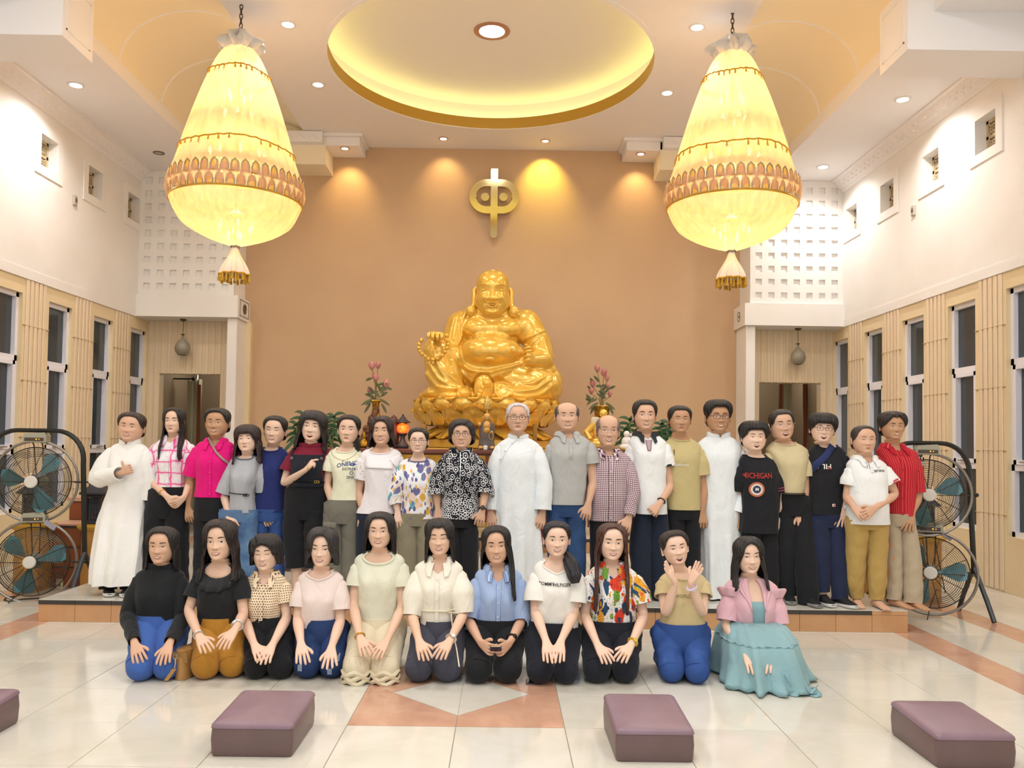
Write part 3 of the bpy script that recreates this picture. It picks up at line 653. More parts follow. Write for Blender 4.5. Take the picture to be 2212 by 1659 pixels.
    # chain
    z = zt+.2; i = 0
    while z < 6.78:
        b = MB(); u = Vector((1, 0, 0)) if i % 2 else Vector((0, 1, 0))
        b.tube([Vector((cx, Y, z+.035))+u*(.017*math.cos(2*PI*j/12))+Vector((0, 0, .036*math.sin(2*PI*j/12))) for j in range(12)], .0065, 5, closed=True); part('chain_link', b, M_CHAIN, t); z += .056; i += 1
chandelier(519, 109, 508, 528, 'cloth-covered chandelier on the thumbs-up woman\'s side, over the left vault', 0)
chandelier(1582, 119, 1580, 545, 'cloth-covered chandelier above the boy in black, under the right vault', 10)
# ---- brass emblem on the wall
M_BRASS = mk('polished_brass', '#e0d3a0', .1, metal=1.0)
q = P(1067.6, 425.6, 14.0); k = mpp(14.0); em = root('wall_emblem', (q.x, 14.08, q.z-.7), 'polished brass emblem, barred oval ring with two discs, on the brown wall', 'emblem')
def stadium(hw, hh, n=16):
    r = hh; pts = []
    for i in range(n+1): a = -PI/2+PI*i/n; pts.append((hw-r+r*math.cos(a), r*math.sin(a)))
    for i in range(n+1): a = PI/2+PI*i/n; pts.append((-hw+r+r*math.cos(a), r*math.sin(a)))
    return pts
def ring_ext(mb, o, i, y0, y1, c):
    f = lambda p, y: (c[0]+p[0], y, c[1]+p[1])
    mb.grid([[f(p, y0) for p in o], [f(p, y1) for p in o], [f(p, y1) for p in i], [f(p, y0) for p in i]], cu=True, cv=True)
b = MB(); ring_ext(b, stadium(54*k, 37.5*k), stadium(39.5*k, 22*k), 13.96, 14.0, (q.x, q.z)); part('oval_ring', b, M_BRASS, em, sharp=30)
b = MB(); w = 7.5*k; zt, zb = P(1068, 367, 14).z, P(1067, 516, 14).z
b.ext([(q.x-w, zt), (q.x+w, zt), (q.x+w, zb+w)]+[(q.x+w*math.cos(a), zb+w+w*math.sin(a)) for a in [-PI*i/10 for i in range(1, 10)]]+[(q.x-w, zb+w)], 13.93, 13.96); part('vertical_bar', b, M_BRASS, em, sharp=30)
for px in (1048, 1087.5):
    c = P(px, 426, 13.97); b = MB(); b.ext([(c.x+9*k*math.cos(2*PI*i/24), c.z+9*k*math.sin(2*PI*i/24)) for i in range(24)], 13.95, 13.99); part('disc', b, M_BRASS, em, sharp=30)
b = MB()
for dx, dz in ((-.3, 0), (.3, 0), (0, .2), (0, -.55)): b.tube([(q.x+dx, 13.95, q.z+dz), (q.x+dx, 14.1, q.z+dz)], .012, 6)
part('standoff', b, M_BRASS, em)
# ---- pendant lamps below the ledges
for px, nm in ((394, 'left'), (1722, 'right')):
    dp = 0 if px < 1000 else 20
    a = P(px+2, 690+dp, 13.75); c = P(px-1 if px < 1000 else px, 752+dp, 13.75); r = 16.5*mpp(13.75)
    t = root('pendant_lamp', (a.x, 13.75, c.z-r), 'round grey glass pendant lamp hanging before the %s striped wall' % nm, 'pendant lamp', 'pendant lamps in the side bays')
    b = MB(); b.lathe([(.05, 0), (.055, -.02), (.02, -.035)], (a.x, 13.75, 3.55), 16); part('canopy', b, mk('bronze_dark', '#5d5038', .4, metal=.5), t)
    b = MB(); b.tube([(a.x, 13.75, 3.53), (a.x, 13.75, c.z+r*1.55)], .005, 6); part('cord', b, MATS['bronze_dark'], t)
    b = MB(); b.lathe([(.008, .055), (.034, .05), (.03, .04), (.012, .03), (.012, 0)], (a.x, 13.75, c.z+r*1.45), 14); part('socket', b, MATS['bronze_dark'], t)
    b = MB(); b.lathe([(.018, r*1.5), (.03, r*1.2), (r*.5, r*.93), (r*.86, r*.5), (r, 0), (r*.9, -r*.5), (r*.62, -r*.85), (r*.5, -r*.92)], (a.x, 13.75, c.z), 24, cap=False); part('globe', b, mk('smoked_glass', '#9c9585', .25, col2='#8a8576', nscale=3), t)
# ---- standing twin fans
M_BLK = mk('black_tube', '#23241f', .4, metal=.3); M_CHR = mk('grey_hoop', '#8d8880', .35, metal=.7); M_BLADE = mk('teal_blade', '#3f7782', .4); M_WIRE = mk('guard_wire', '#6c6558', .4, metal=.6); M_WIRED = mk('guard_spoke', '#3a362f', .5, metal=.4); M_MOTOR = mk('fan_motor', '#6b7068', .5); M_CAP = mk('fan_cap', '#d9d6cc', .4); M_BOX = mk('fan_box', '#a29f8c', .5)
def fan_head(t, c, yaw, tilt, rg, spin):
    Rm = Matrix.Rotation(yaw, 3, 'Z') @ Matrix.Rotation(tilt, 3, 'X')
    def w(p): return Vector(c)+Rm @ Vector(p)    # local: -y faces the camera
    h = MB(); h.tube([w((.385*math.sin(2*PI*k/40), 0, .385*math.cos(2*PI*k/40))) for k in range(40)], .013, 8, closed=True); part('hoop', h, M_CHR, t)
    g = MB()
    for i in range(15):
        u = (i+1)/15; r = rg*(.24+.76*u); y = -.10*math.cos(u*PI/2*.98)
        g.tube([w((r*math.cos(2*PI*k/36), y, r*math.sin(2*PI*k/36))) for k in range(36)], .0026, 4, closed=True)
        if i > 8: g.tube([w((r*math.cos(2*PI*k/36), -y*.8, r*math.sin(2*PI*k/36))) for k in range(36)], .0026, 4, closed=True)
    gd = part('guard', g, M_WIRE, t)
    s = MB()
    for k in range(14):
        a = 2*PI*k/14; s.tube([w((rg*(.2+.8*j/6)*math.cos(a), -.104*math.cos((j/6)*PI/2*.98), rg*(.2+.8*j/6)*math.sin(a))) for j in range(7)], .0035, 4)
    s.tube([w((rg*math.cos(2*PI*k/40), 0, rg*math.sin(2*PI*k/40))) for k in range(40)], .006, 6, closed=True)
    part('spokes', s, M_WIRED, gd)
    for k in range(3):
        b = MB(); a0 = spin+2*PI*k/3; rows = []
        for i in range(9):
            u = i/8; r = .05+.25*u; wd_ = .5*(.45+.75*math.sin(PI*min(1, u*1.05)*.62)); fr = []
            for j in range(7):
                v = j/6-.5; a = a0+v*wd_*(1-.35*max(0, u-.75)/.25)*1.25; fr.append(w((r*math.cos(a), -.02+.035*v*1.6, r*math.sin(a))))
            rows.append(fr)
        b.grid(rows+[[p+Rm @ Vector((0, .006, 0)) for p in r_] for r_ in rows[::-1]], cv=True); part('blade', b, M_BLADE, t)
    def ringrow(r, y, n=20): return [w((r*math.cos(2*PI*k/n), y, r*math.sin(2*PI*k/n))) for k in range(n)]
    b = MB(); b.grid([ringrow(.001, .17), ringrow(.06, .165), ringrow(.075, .12), ringrow(.075, .03), ringrow(.05, 0), ringrow(.05, -.04)], cu=True); part('motor', b, M_MOTOR, t)
    b = MB(); b.grid([ringrow(.058, -.09), ringrow(.058, -.11), ringrow(.05, -.118), ringrow(.001, -.12)], cu=True); part('hub_cap', b, M_CAP, t, sharp=40)
    b = MB(); b.tube([w((-.03, .1, .05)), w((-.04, .05, rg+.02)), w((-.04, .0, .385))], .006, 5); b.tube([w((.03, .1, .05)), w((.04, .05, rg+.02)), w((.04, 0, .385))], .006, 5); b.tube([w((rg-.01, 0, 0)), w((.39, 0, 0))], .006, 5); b.tube([w((-rg+.01, 0, 0)), w((-.39, 0, 0))], .006, 5); part('bracket', b, M_WIRED, t)
    b = MB(); z0 = .375; prof = [(-.105, 0), (-.105, .05), (-.085, .085), (.085, .095), (.105, .06), (.105, 0)]
    b.grid([[w((x, y, z0+z)) for x, z in prof] for y in (-.06, .06)], cu=True, capb=True, capt=True); bx = part('control_box', b, M_BOX, t, sharp=25)
    b = MB(); b.obox(w((0, -.062, z0+.028)), Rm @ Vector((.085, 0, 0)), Rm @ Vector((0, .003, 0)), Rm @ Vector((0, 0, .016))); part('display', b, mk('fan_display', '#4a3b2c', .3), bx, smooth=False)
    b = MB(); b.ell(w((.02, -.066, z0+.03)), .006, 6, 4); b.ell(w((.045, -.066, z0+.03)), .004, 6, 4); part('indicator', b, mk('amber_led', '#ffb040', .4, emit=4, ecol='#ff9020'), bx)
def fan_stand(xc, Y, hw, ztop, heads, yawz, label, ct):
    t = root('standing_fan', (xc, Y, 0), label, 'fan', 'standing twin fans')
    def w(x, y, z): c, s = math.cos(yawz), math.sin(yawz); return Vector((xc+x*c-y*s, Y+x*s+y*c, z))
    path = [w(-hw-.05, 0, .42), w(-hw-.01, 0, ztop-.32)]+[w(-hw+.26-.27*math.cos(a), 0, ztop-.27+.27*math.sin(a)) for a in [PI/2*i/8 for i in range(9)]]+[w(hw-.26+.27*math.sin(a), 0, ztop-.27+.27*math.cos(a)) for a in [PI/2*i/8 for i in range(9)]]+[w(hw+.01, 0, ztop-.32), w(hw+.05, 0, .42)]
    b = MB(); b.tube(path, .0235, 6); part('frame', b, M_BLK, t)
    for sx in (-1, 1):
        for sy in (-1, 1):
            b = MB(); x = sx*(hw+.05); b.tube([w(x, 0, .46), w(x, sy*.06, .38), w(x+sx*.008, sy*.2, .17), w(x+sx*.015, sy*.29, .012)], (.022), 8); part('leg', b, mk('leg_tube', '#3b4046', .35, metal=.4), t)
        for cx_, cz, *_ in heads:
            b = MB(); x = sx*(hw+.02); b.tube([w(x-sx*.09, 0, cz), w(x+sx*.05, 0, cz)], .009, 6); b.ell(w(x+sx*.06, 0, cz), (.02, .012, .02), 8, 6); part('knob', b, M_BLK, t)
    for cx_, cz, yw, tilt, spin in heads: fan_head(t, w(cx_, 0, cz), yw, tilt, .325, spin)
    b = MB(); b.tube([w(.06, .05, heads[0][1]-.1), w(.1, .04, heads[0][1]-.4), w(.12, .05, heads[1][1]+.2), w(.2, .05, heads[1][1]-.2), w(.1, .02, .25), w(-.02, -.1, .12), w(-.1, -.2, .012)], .005, 5); part('power_cord', b, mk('cord_black', '#2a2622', .6), t)
    x, z = .17, heads[1][1]+.35; b = MB(); b.obox(w(x, -.02, z), Vector((.05, 0, -.03)), (0, .012, 0), Vector((.012, 0, .02))); part('remote_control', b, mk('remote_grey', '#9a98a6', .4), t, smooth=False)
yl = 8.0; a = P(76, 1040, yl); b_ = P(68, 1213, yl); pr = P(176, 1060, yl); xc = a.x
fan_stand(xc, yl, pr.x-xc, P(90, 930, yl).z, [(0, a.z, .15, 0, .9), (b_.x-a.x+.01, b_.z, .25, -.05, 2.4)], 0, 'black standing fan with two round heads beside the thumbs-up woman', 0)
yr = 7.8; a = P(1997, 1068, yr); b_ = P(2013, 1237, yr); pr = P(2092, 1080, yr); xc = a.x+.02
fan_stand(xc, yr, pr.x-xc, P(1990, 957, yr).z, [(0, a.z, -.25, 0, .35), (b_.x-a.x-.03, b_.z, -.5, -.1, 2.2)], 0, 'black standing fan with two round heads behind the red striped shirt man', 0)
b = MB(); b.tube([P(80, 1293, 8.0)*0+PZ(x, y, .006) for x, y in ((85, 1292), (50, 1294), (20, 1299), (9, 1296), (14, 1290), (30, 1289), (42, 1284))], .006, 5)
single('floor_cable', b, mk('cable_black', '#2a2622', .6), PZ(50, 1294, 0), 'thin black cable looped on the floor left of the platform', 'cable')
# ---- stepped brown plinths, ochre posts and lanterns at both sides of the platform
M_PLT = [mk('plinth_tile_a', '#93502c', .35, col2='#87492a', nscale=3), mk('plinth_tile_b', '#a05a30', .35, col2='#8c4d2b', nscale=3)]; M_OCH = mk('ochre_marble', '#c58f45', .35, col2='#b27f3c', nscale=5); M_CAPY = mk('yellow_cap', '#d0a02f', .35); M_SLATE = mk('dark_joint', '#5d5048', .5); M_LANT = mk('lantern_black', '#2b2a33', .45); M_PCAP = mk('plinth_cap_pink', '#cf9f85', .4)
for sx in (-1, 1):
    mir = lambda x: x if sx < 0 else 2*XC-x
    sd = 'left' if sx < 0 else 'right'; xa, xb = sorted((mir(-4.75), mir(-4.02))); y0 = 8.72
    t = root('stepped_plinth', ((xa+xb)/2, y0, 0), 'low brown tiled plinth with stepped top behind the %s fan' % sd, 'plinth', 'brown plinths beside the platform')
    b = MB(); b.box(xa, xb, y0+.012, 9.8, 0, .64); b.box(xa, xb, 9.2, 9.8, .64, .86); part('core', b, M_SLATE, t, smooth=False)
    for i, z in enumerate((.01, .215, .425)):
        for k in range(2):
            x = xa+(xb-xa)*k/2; f = MB(); f.box(x+.002, x+(xb-xa)/2-.002, y0, y0+.014, z, z+.185); part('tile', f, M_PLT[(i+k) % 2], t, smooth=False)
    f = MB(); f.box(xa, xb, y0-.01, 9.2, .64, .655); part('cap', f, M_PCAP, t, smooth=False)
    f = MB(); f.box(xa, xb, 9.188, 9.201, .66, .85); part('tile', f, M_PLT[0], t, smooth=False)
    f = MB(); f.box(xa-.02, xb+.02, 9.17, 9.8, .86, .9); part('cap', f, M_PCAP, t, smooth=False)
    for px, nm in ((75, 'outer'), (210, 'inner')):
        x = mir(P(px, 1150, 8.6).x); w = .125 if px == 75 else .1
        p = root('stone_post', (x, 8.58, 0), 'square ochre post with yellow moulded cap, %s one of the %s plinth' % (nm, sd), 'post', 'ochre posts of the plinths')
        b = MB(); b.box(x-w, x+w, 8.58-w, 8.58+w, 0, .615); part('shaft', b, M_OCH, p, smooth=False)
        b = MB(); b.grid([[(x+sxx*(w+o), 8.58+syy*(w+o), z) for sxx, syy in ((-1, -1), (1, -1), (1, 1), (-1, 1))] for o, z in ((0, .615), (.02, .63), (.035, .655), (.03, .67), (-.02, .68))], cu=True, capb=True, capt=True); part('cap', b, M_CAPY, p, sharp=25)
        l = root('lantern', (x, 8.58, .68), 'black wooden lantern on the %s ochre post of the %s plinth' % (nm, sd), 'lantern', 'black lanterns on the posts')
        s = .085; b = MB(); b.box(x-s*.9, x+s*.9, 8.58-s*.9, 8.58+s*.9, .68, .72, bev=.008); b.box(x-s, x+s, 8.58-s, 8.58+s, .95, .97); part('base', b, M_LANT, l, smooth=False)
        b = MB()
        for qx in (-1, 1):
            for qy in (-1, 1): b.box(x+qx*s*.85-.01, x+qx*s*.85+.01, 8.58+qy*s*.85-.01, 8.58+qy*s*.85+.01, .72, .95)
        for j in range(5):
            o = (j-2)*s*.34; b.box(x+o-.003, x+o+.003, 8.58-s*.85, 8.58-s*.8, .72, .95); b.box(x+o-.003, x+o+.003, 8.58+s*.8, 8.58+s*.85, .72, .95)
        for zz in (.78, .84, .90): b.box(x-s*.85, x+s*.85, 8.58-s*.85, 8.58-s*.8, zz-.003, zz+.003)
        part('lattice', b, M_LANT, l, smooth=False)
        b = MB(); b.box(x-s*.7, x+s*.7, 8.58-s*.7, 8.58+s*.7, .725, .945); part('glass', b, mk('lantern_glass', '#4c4a50', .15), l, smooth=False)
        b = MB(); b.grid([[(x+sxx*o, 8.58+syy*o, z) for sxx, syy in ((-1, -1), (1, -1), (1, 1), (-1, 1))] for o, z in ((s*.9, .97), (s*1.5, .985), (s*1.45, 1.0), (s*.8, 1.06), (s*.3, 1.10), (s*.2, 1.14))], cu=True, capb=True, capt=True); part('roof', b, M_LANT, l, sharp=25)
    if sx < 0:
        q = P(129, 1262, 8.71); t = root('wall_outlet', (q.x, 8.71, q.z-.05), 'cream double outlet on the brown plinth behind the fan cord', 'outlet'); b = MB(); b.box(q.x-.035, q.x+.035, 8.695, 8.72, q.z-.055, q.z+.055, bev=.006); part('plate', b, mk('outlet_cream', '#e0d5b0', .5), t, smooth=False)
        b = MB(); b.box(q.x-.018, q.x-.006, 8.69, 8.696, q.z-.02, q.z+.0); b.box(q.x+.006, q.x+.018, 8.69, 8.696, q.z-.02, q.z+.0); part('socket', b, MATS['socket_dark'], t, smooth=False)
# ---- small things on the floor
q = PZ(1148, 1476, 0); t = root('smartphone', (q.x, q.y, 0), 'dark phone lying on the pink floor inlay beside a kneeling knee', 'phone')
b = MB(); b.box(q.x-.036, q.x+.036, q.y-.03, q.y+.075, 0, .007, bev=.003); part('body', b, mk('phone_case', '#3c3048', .4), t, smooth=False); b = MB(); b.box(q.x-.032, q.x+.032, q.y-.026, q.y+.071, .007, .0085); part('screen', b, mk('phone_screen', '#2a2630', .08), t, smooth=False)
M_TANB = mk('tan_bag_leather', '#b88a50', .5, bump=.1, bscale=80)
q = PZ(393, 1466, 0); x, y = q.x, q.y+.06; t = root('handbag', (x, y, 0), 'tan leather handbag with a metal clip between two kneeling women', 'handbag')
b = MB(); rows = [[(x+(.055 if z < .12 else .05)*math.cos(a)*(1 if abs(math.cos(a)) < .7 else 1), y+.11*math.sin(a), z) for a in [2*PI*k/20 for k in range(20)]] for z in (.002, .02, .1, .16, .185)]; b.grid(rows, cu=True, capb=True, capt=True); part('body', b, M_TANB, t)
b = MB(); b.grid([[(x+.03*u-.0, y-.118+.02*abs(v), .185-.075*v) for u in (-1.6, -.8, 0, .8, 1.6)] for v in (0, .3, .6, .9, 1.0)]+[[(x+.03*u, y-.108+.02*abs(v), .185-.075*v) for u in (-1.6, -.8, 0, .8, 1.6)] for v in (1.0, .9, .6, .3, 0)]); part('flap', b, mk('bag_flap', '#a97c45', .5), t)
b = MB(); b.tube([(x-.02, y-.13, .15), (x-.015, y-.14, .12), (x-.02, y-.14, .09)], .006, 6); b.tube([(x-.018+.014*math.cos(2*PI*k/12), y-.137, .16+.014*math.sin(2*PI*k/12)) for k in range(12)], .004, 5, closed=True); part('clip', b, MATS['steel'], t)
b = MB(); b.grid([[(x-.02-.05*u+dx, y-.142-.004*u, .085-.075*u) for dx in (-.014, .014)] for u in (0, .5, 1)]+[[(x-.02-.05*u+dx, y-.136-.004*u, .085-.075*u) for dx in (-.014, .014)] for u in (1, .5, 0)], cv=True); part('strap', b, M_TANB, t)
# ================================================================== FIGURES: heads, bodies, hands, clothes
SKINS = {'A': '#e6bfa5', 'B': '#daae92', 'C': '#c29472', 'P': '#ecc7b0'}
def skin_mat(k):
    return mk('skin_'+k, SKINS[k], .5, col2=tuple(c*.93 for c in lin(SKINS[k])[:3]), nscale=7, bump=.04, bscale=90, spec=.4)
# head profiles in head units (chin 0, crown 1)
ZW = [0, .04, .1, .2, .32, .45, .6, .72, .82, .9, .955, .985, 1.0]
WWV = [.13, .185, .232, .277, .308, .326, .338, .336, .308, .25, .168, .09, .0]
ZF = [-.30, -.12, -.05, -.02, .0, .03, .06, .12, .2, .3, .42, .5, .6, .68, .78, .86, .93, .975, 1.0]
DFV = [.10, .10, .13, .21, .31, .352, .362, .356, .366, .372, .368, .362, .385, .385, .36, .305, .215, .11, .0]
ZB = [-.30, -.1, .0, .12, .25, .4, .55, .68, .8, .9, .96, 1.0]
DBV = [.23, .22, .225, .27, .35, .415, .445, .445, .40, .295, .17, .0]
class Head:
    def __init__(s, X, Y, Z, H, fw=1.0, jaw=1.0, yaw=0, roll=0, pit=0, nose=1.0, cheek=1.0, age=0):
        s.H = H; s.fw = fw; s.jaw = jaw; s.nose = nose; s.cheek = cheek; s.age = age
        s.R = Matrix.Rotation(math.radians(yaw), 3, 'Z') @ Matrix.Rotation(math.radians(roll), 3, 'Y') @ Matrix.Rotation(math.radians(pit), 3, 'X')
        s.piv = Vector((0, .06, -.05)); s.O = Vector((X, Y, Z))
    def W(s, z):
        if z <= 0: return s.nw
        j = 1+(s.jaw-1)*(1-sst(.2, .55, z)); return cub(ZW, WWV, z)*s.fw*j
    nw = .225
    def DF(s, z): return cub(ZF, DFV, z)
    def DB(s, z): return cub(ZB, DBV, z)
    def bump(s, x, z):
        g = lambda cx, cz, sx, sz: math.exp(-((x-cx)/sx)**2-((z-cz)/sz)**2)
        ax = abs(x); b = 0
        if .26 < z < .62:   # nose
            t = (.58-z)/.24; ridge = (.012+.085*min(1, max(0, t))**1.4) if z > .335 else .097*max(0, 1-(.335-z)/.05)**1.0
            b += s.nose*ridge*math.exp(-(x/(.034+.02*min(1, max(0, t))))**2)
            b += s.nose*.052*g(.056, .338, .03, .03)+s.nose*.052*g(-.056, .338, .03, .03)
        b -= .034*math.exp(-((ax-.15)/.085)**2-((z-.52)/.05)**2)
        b += .014*math.exp(-((ax-.15)/.06)**2-((z-.505)/.03)**2)
        b += .012*math.exp(-((ax-.14)/.09)**2-((z-.615)/.035)**2)
        b += .032*s.cheek*math.exp(-((ax-.185)/.075)**2-((z-.37)/.075)**2)
        b -= .02*s.cheek*math.exp(-((ax-.135)/.022)**2-((z-.265)/.06)**2)
        b += .024*math.exp(-(x/.10)**2-((z-.2)/.045)**2)-.012*math.exp(-(x/.08)**2-((z-.125)/.025)**2)
        b += .03*math.exp(-(x/.085)**2-((z-.055)/.05)**2)
        return b
    def fy(s, x, z):    # forward distance of the face surface
        w = max(1e-4, s.W(z)); q = min(1, abs(x)/w); base = s.DF(z)*max(0, 1-q**2.25)**(1/2.25)
        return base+s.bump(x, z)*(1-sst(.72, 1, q))
    def loc(s, x, f, z):  # head units -> world; f forward
        p = Vector((x, -f, z))-s.piv; p = s.R @ p+s.piv; return s.O+p*s.H
    def face(s, x, z, off=.004): return s.loc(x, s.fy(x, z)+off, z)
def anglist(n):   # denser to the front
    out = []
    for k in range(n):
        t = -1+2*k/n; out.append(math.copysign(abs(t)**1.3, t)*PI)
    return out
NCOL = 52; ANG = anglist(NCOL)
def head_rings(h, detail=38):
    zs = [-.02, 0, .02, .04, .065]+[.09+.42*i/17 for i in range(18)]+[.54+.46*(1-(1-i/(detail-24))**1.7) for i in range(1, detail-23)]
    rows = []
    for z in zs:
        w, df, db = h.W(z), h.DF(z), h.DB(z); row = []
        for a in ANG:
            sa, ca = math.sin(a), math.cos(a); x = w*math.copysign(abs(sa)**.92, sa)
            if ca >= 0: f = df*ca**.9; f = max(f, 0)+h.bump(x, z)*sst(.05, .45, ca)*(1 if 0 < z < .95 else 0)
            else: f = -db*abs(ca)**.9
            row.append(h.loc(x, f, max(z, -.02)))
        rows.append(row)
    return rows
def add_ears(mb, h, scale=1.0):
    for sx in (-1, 1):
        rows = []
        zc, ru, rv = .455, .052*scale, .118*scale; xw = h.W(.47)
        for i, (k, o) in enumerate(((.55, -.01), (.95, .01), (1.08, .03), (.98, .05), (.72, .045), (.3, .03), (.02, .028))):
            rows.append([h.loc(sx*(xw-.01+o*1.15+.02*(math.cos(t) < -.2)), -.06-ru*k*math.cos(t)*1.0-.02, zc+rv*k*math.sin(t)-(.02 if math.sin(t) < -.7 else 0)) for t in [2*PI*j/12 for j in range(12)]])
        mb.grid(rows, cu=True, capt=True)
# --- face parts lying on the skin
def patch(mb, h, cx, cz, hw, top, bot, off=.004, nu=10, nv=3, curve=0.0, slant=0.0):
    rows = []
    for j in range(nv+1):
        row = []
        for i in range(nu+1):
            u = -1+2*i/nu; x = cx+hw*u; z0 = cz+curve*u*u+slant*u; z = z0+bot(u)+(top(u)-bot(u))*j/nv
            row.append(h.face(x, z, off))
        rows.append(row)
    mb.grid(rows)
M_EYEW = mk('eye_white', '#efe6df', .3); M_IRIS = mk('iris_dark', '#2a1a13', .25); M_LASH = mk('lash_dark', '#2b1c17', .7)
M_TEETH = mk('teeth', '#f4efe4', .3); M_MOUTH = mk('mouth_inside', '#5d2320', .6)
def lipm(k): return mk('lips_'+k, {'f': '#c4625c', 'm': '#b5705f', 'n': '#c07a6c'}[k], .45)
def face_parts(root_, h, spec, hairmat, lip='n'):
    eyes, mouth = spec.get('eyes', 'o'), spec.get('mouth', 's')
    op = {'o': .026, 'n': .018, 'x': .0, 'w': .030}[eyes]; browm = mk('brow_dark', '#1d1411', .8) if spec.get('browcol') is None else mk('brow_'+spec['browcol'].strip('#'), spec['browcol'], .8)
    for sx in (-1, 1):
        cx, cz = sx*.148, .505
        b = MB()
        if op > 0:
            b.cur = 0; patch(b, h, cx, cz, .066, lambda u: op*(1-u*u)**.75, lambda u: -op*.8*(1-u*u), .003, slant=sx*.006)
            b.cur = 1; r = .033
            patch(b, h, cx, cz+.001, r, lambda u: min(op*.97, r*math.sqrt(max(0, 1-u*u))), lambda u: -min(op*.75, r*math.sqrt(max(0, 1-u*u))), .006, nu=8)
        b.cur = 2; dz = 0 if op > 0 else -.004; th = .012 if lip == 'f' else .010
        cv = op if op > 0 else -.012
        patch(b, h, cx, cz+dz, .072, lambda u: cv*max(0, 1-u*u)**.75+th*(1-.4*abs(u)), lambda u: cv*max(0, 1-u*u)**.75-.002, .007, nv=1, slant=sx*.006)
        part('eye', b, [M_EYEW, M_IRIS, M_LASH], root_)
        b = MB(); bt = spec.get('brow', .012)*1.35
        patch(b, h, sx*.155, .606, .082, lambda u: .012*(1-u*u)+bt*(1-.55*max(0, u*sx)), lambda u: .012*(1-u*u)-bt*.5*(1-.7*max(0, u*sx)), .006, nv=1, slant=sx*.004)
        part('eyebrow', b, browm, root_)
    b = MB(); lm = lipm(lip); mz = .195
    if mouth == 'c':
        b.cur = 0; patch(b, h, 0, mz, .092, lambda u: .02*(1-u*u)-.006*math.exp(-(u/.18)**2), lambda u: -.026*(1-u*u), .004, curve=.012)
        b.cur = 1; patch(b, h, 0, mz, .085, lambda u: .003, lambda u: -.0035, .007, nv=1, curve=.013)
    elif mouth == 's':
        b.cur = 0; patch(b, h, 0, mz, .118, lambda u: .024*(1-u*u)**.8, lambda u: -.05*(1-u*u)**.8, .004, curve=.028, nu=14)
        b.cur = 1; patch(b, h, 0, mz+.001, .103, lambda u: .010*(1-u*u)**.5, lambda u: -.032*(1-u*u)**.7, .007, curve=.026, nu=14)
        b.cur = 2; patch(b, h, 0, mz+.001, .088, lambda u: .008*(1-u*u)**.4, lambda u: -.024*(1-u*u)**.6, .010, curve=.022, nu=14)
    elif mouth == 'o':
        b.cur = 0; patch(b, h, 0, mz-.015, .105, lambda u: .035*(1-u*u)**.6, lambda u: -.085*(1-u*u)**.6, .004, curve=.025, nu=14, nv=5)
        b.cur = 1; patch(b, h, 0, mz-.015, .088, lambda u: .02*(1-u*u)**.6, lambda u: -.066*(1-u*u)**.6, .008, curve=.022, nu=14, nv=5)
        b.cur = 2; patch(b, h, 0, mz-.013, .076, lambda u: .017*(1-u*u)**.5, lambda u: -.012, .011, curve=.018, nu=12)
    else:
        b.cur = 0; patch(b, h, 0, mz, .085, lambda u: .019*(1-u*u)-.004*math.exp(-(u/.18)**2), lambda u: -.026*(1-u*u), .004)
        b.cur = 1; patch(b, h, 0, mz, .08, lambda u: .0035, lambda u: -.003, .007, nv=1)
    part('mouth', b, [lm, M_MOUTH, M_TEETH], root_)
    b = MB()
    for sx in (-1, 1): patch(b, h, sx*.032, .292, .017, lambda u: .007*(1-u*u), lambda u: -.006*(1-u*u), .005, nu=4, nv=1)
    part('nostrils', b, mk('nostril', '#7d4a38', .7), root_)  # dark patches paint the shade of the nostril openings
def glasses(root_, h, kind, col):
    b = MB(); m = mk('glasses_'+col.strip('#'), col, .35, metal=.2)
    zc = .492; rw, rh = {'round': (.098, .082), 'rect': (.112, .068), 'rimless': (.108, .066), 'oval': (.105, .076)}[kind]
    f0 = max(h.fy(0, .5), h.fy(.15, .5))+.075; pw = {'round': 2.2, 'rect': 4, 'rimless': 3.6, 'oval': 2.6}[kind]; r = (.0085 if kind != 'rimless' else .005)*h.H
    for sx in (-1, 1):
        pts = []
        for k in range(24):
            a = 2*PI*k/24; ca, sa = math.cos(a), math.sin(a)
            x = sx*.150+rw*math.copysign(abs(ca)**(2/pw), ca); z = zc+rh*math.copysign(abs(sa)**(2/pw), sa); pts.append(h.loc(x, f0-.25*x*x, z))
        b.tube(pts, r, 5, closed=True)
        xo = .150+rw; b.tube([h.loc(sx*xo, f0-.25*xo*xo, zc+.03), h.loc(sx*(h.W(.5)+.025), f0-.14, zc+.03), h.loc(sx*(h.W(.5)+.028), -.02, zc+.015)], r*.9, 5)
    b.tube([h.loc(-.05, f0, zc+.022), h.loc(0, f0+.008, zc+.036), h.loc(.05, f0, zc+.022)], r, 5)
    g = part('glasses', b, m, root_)
    return g
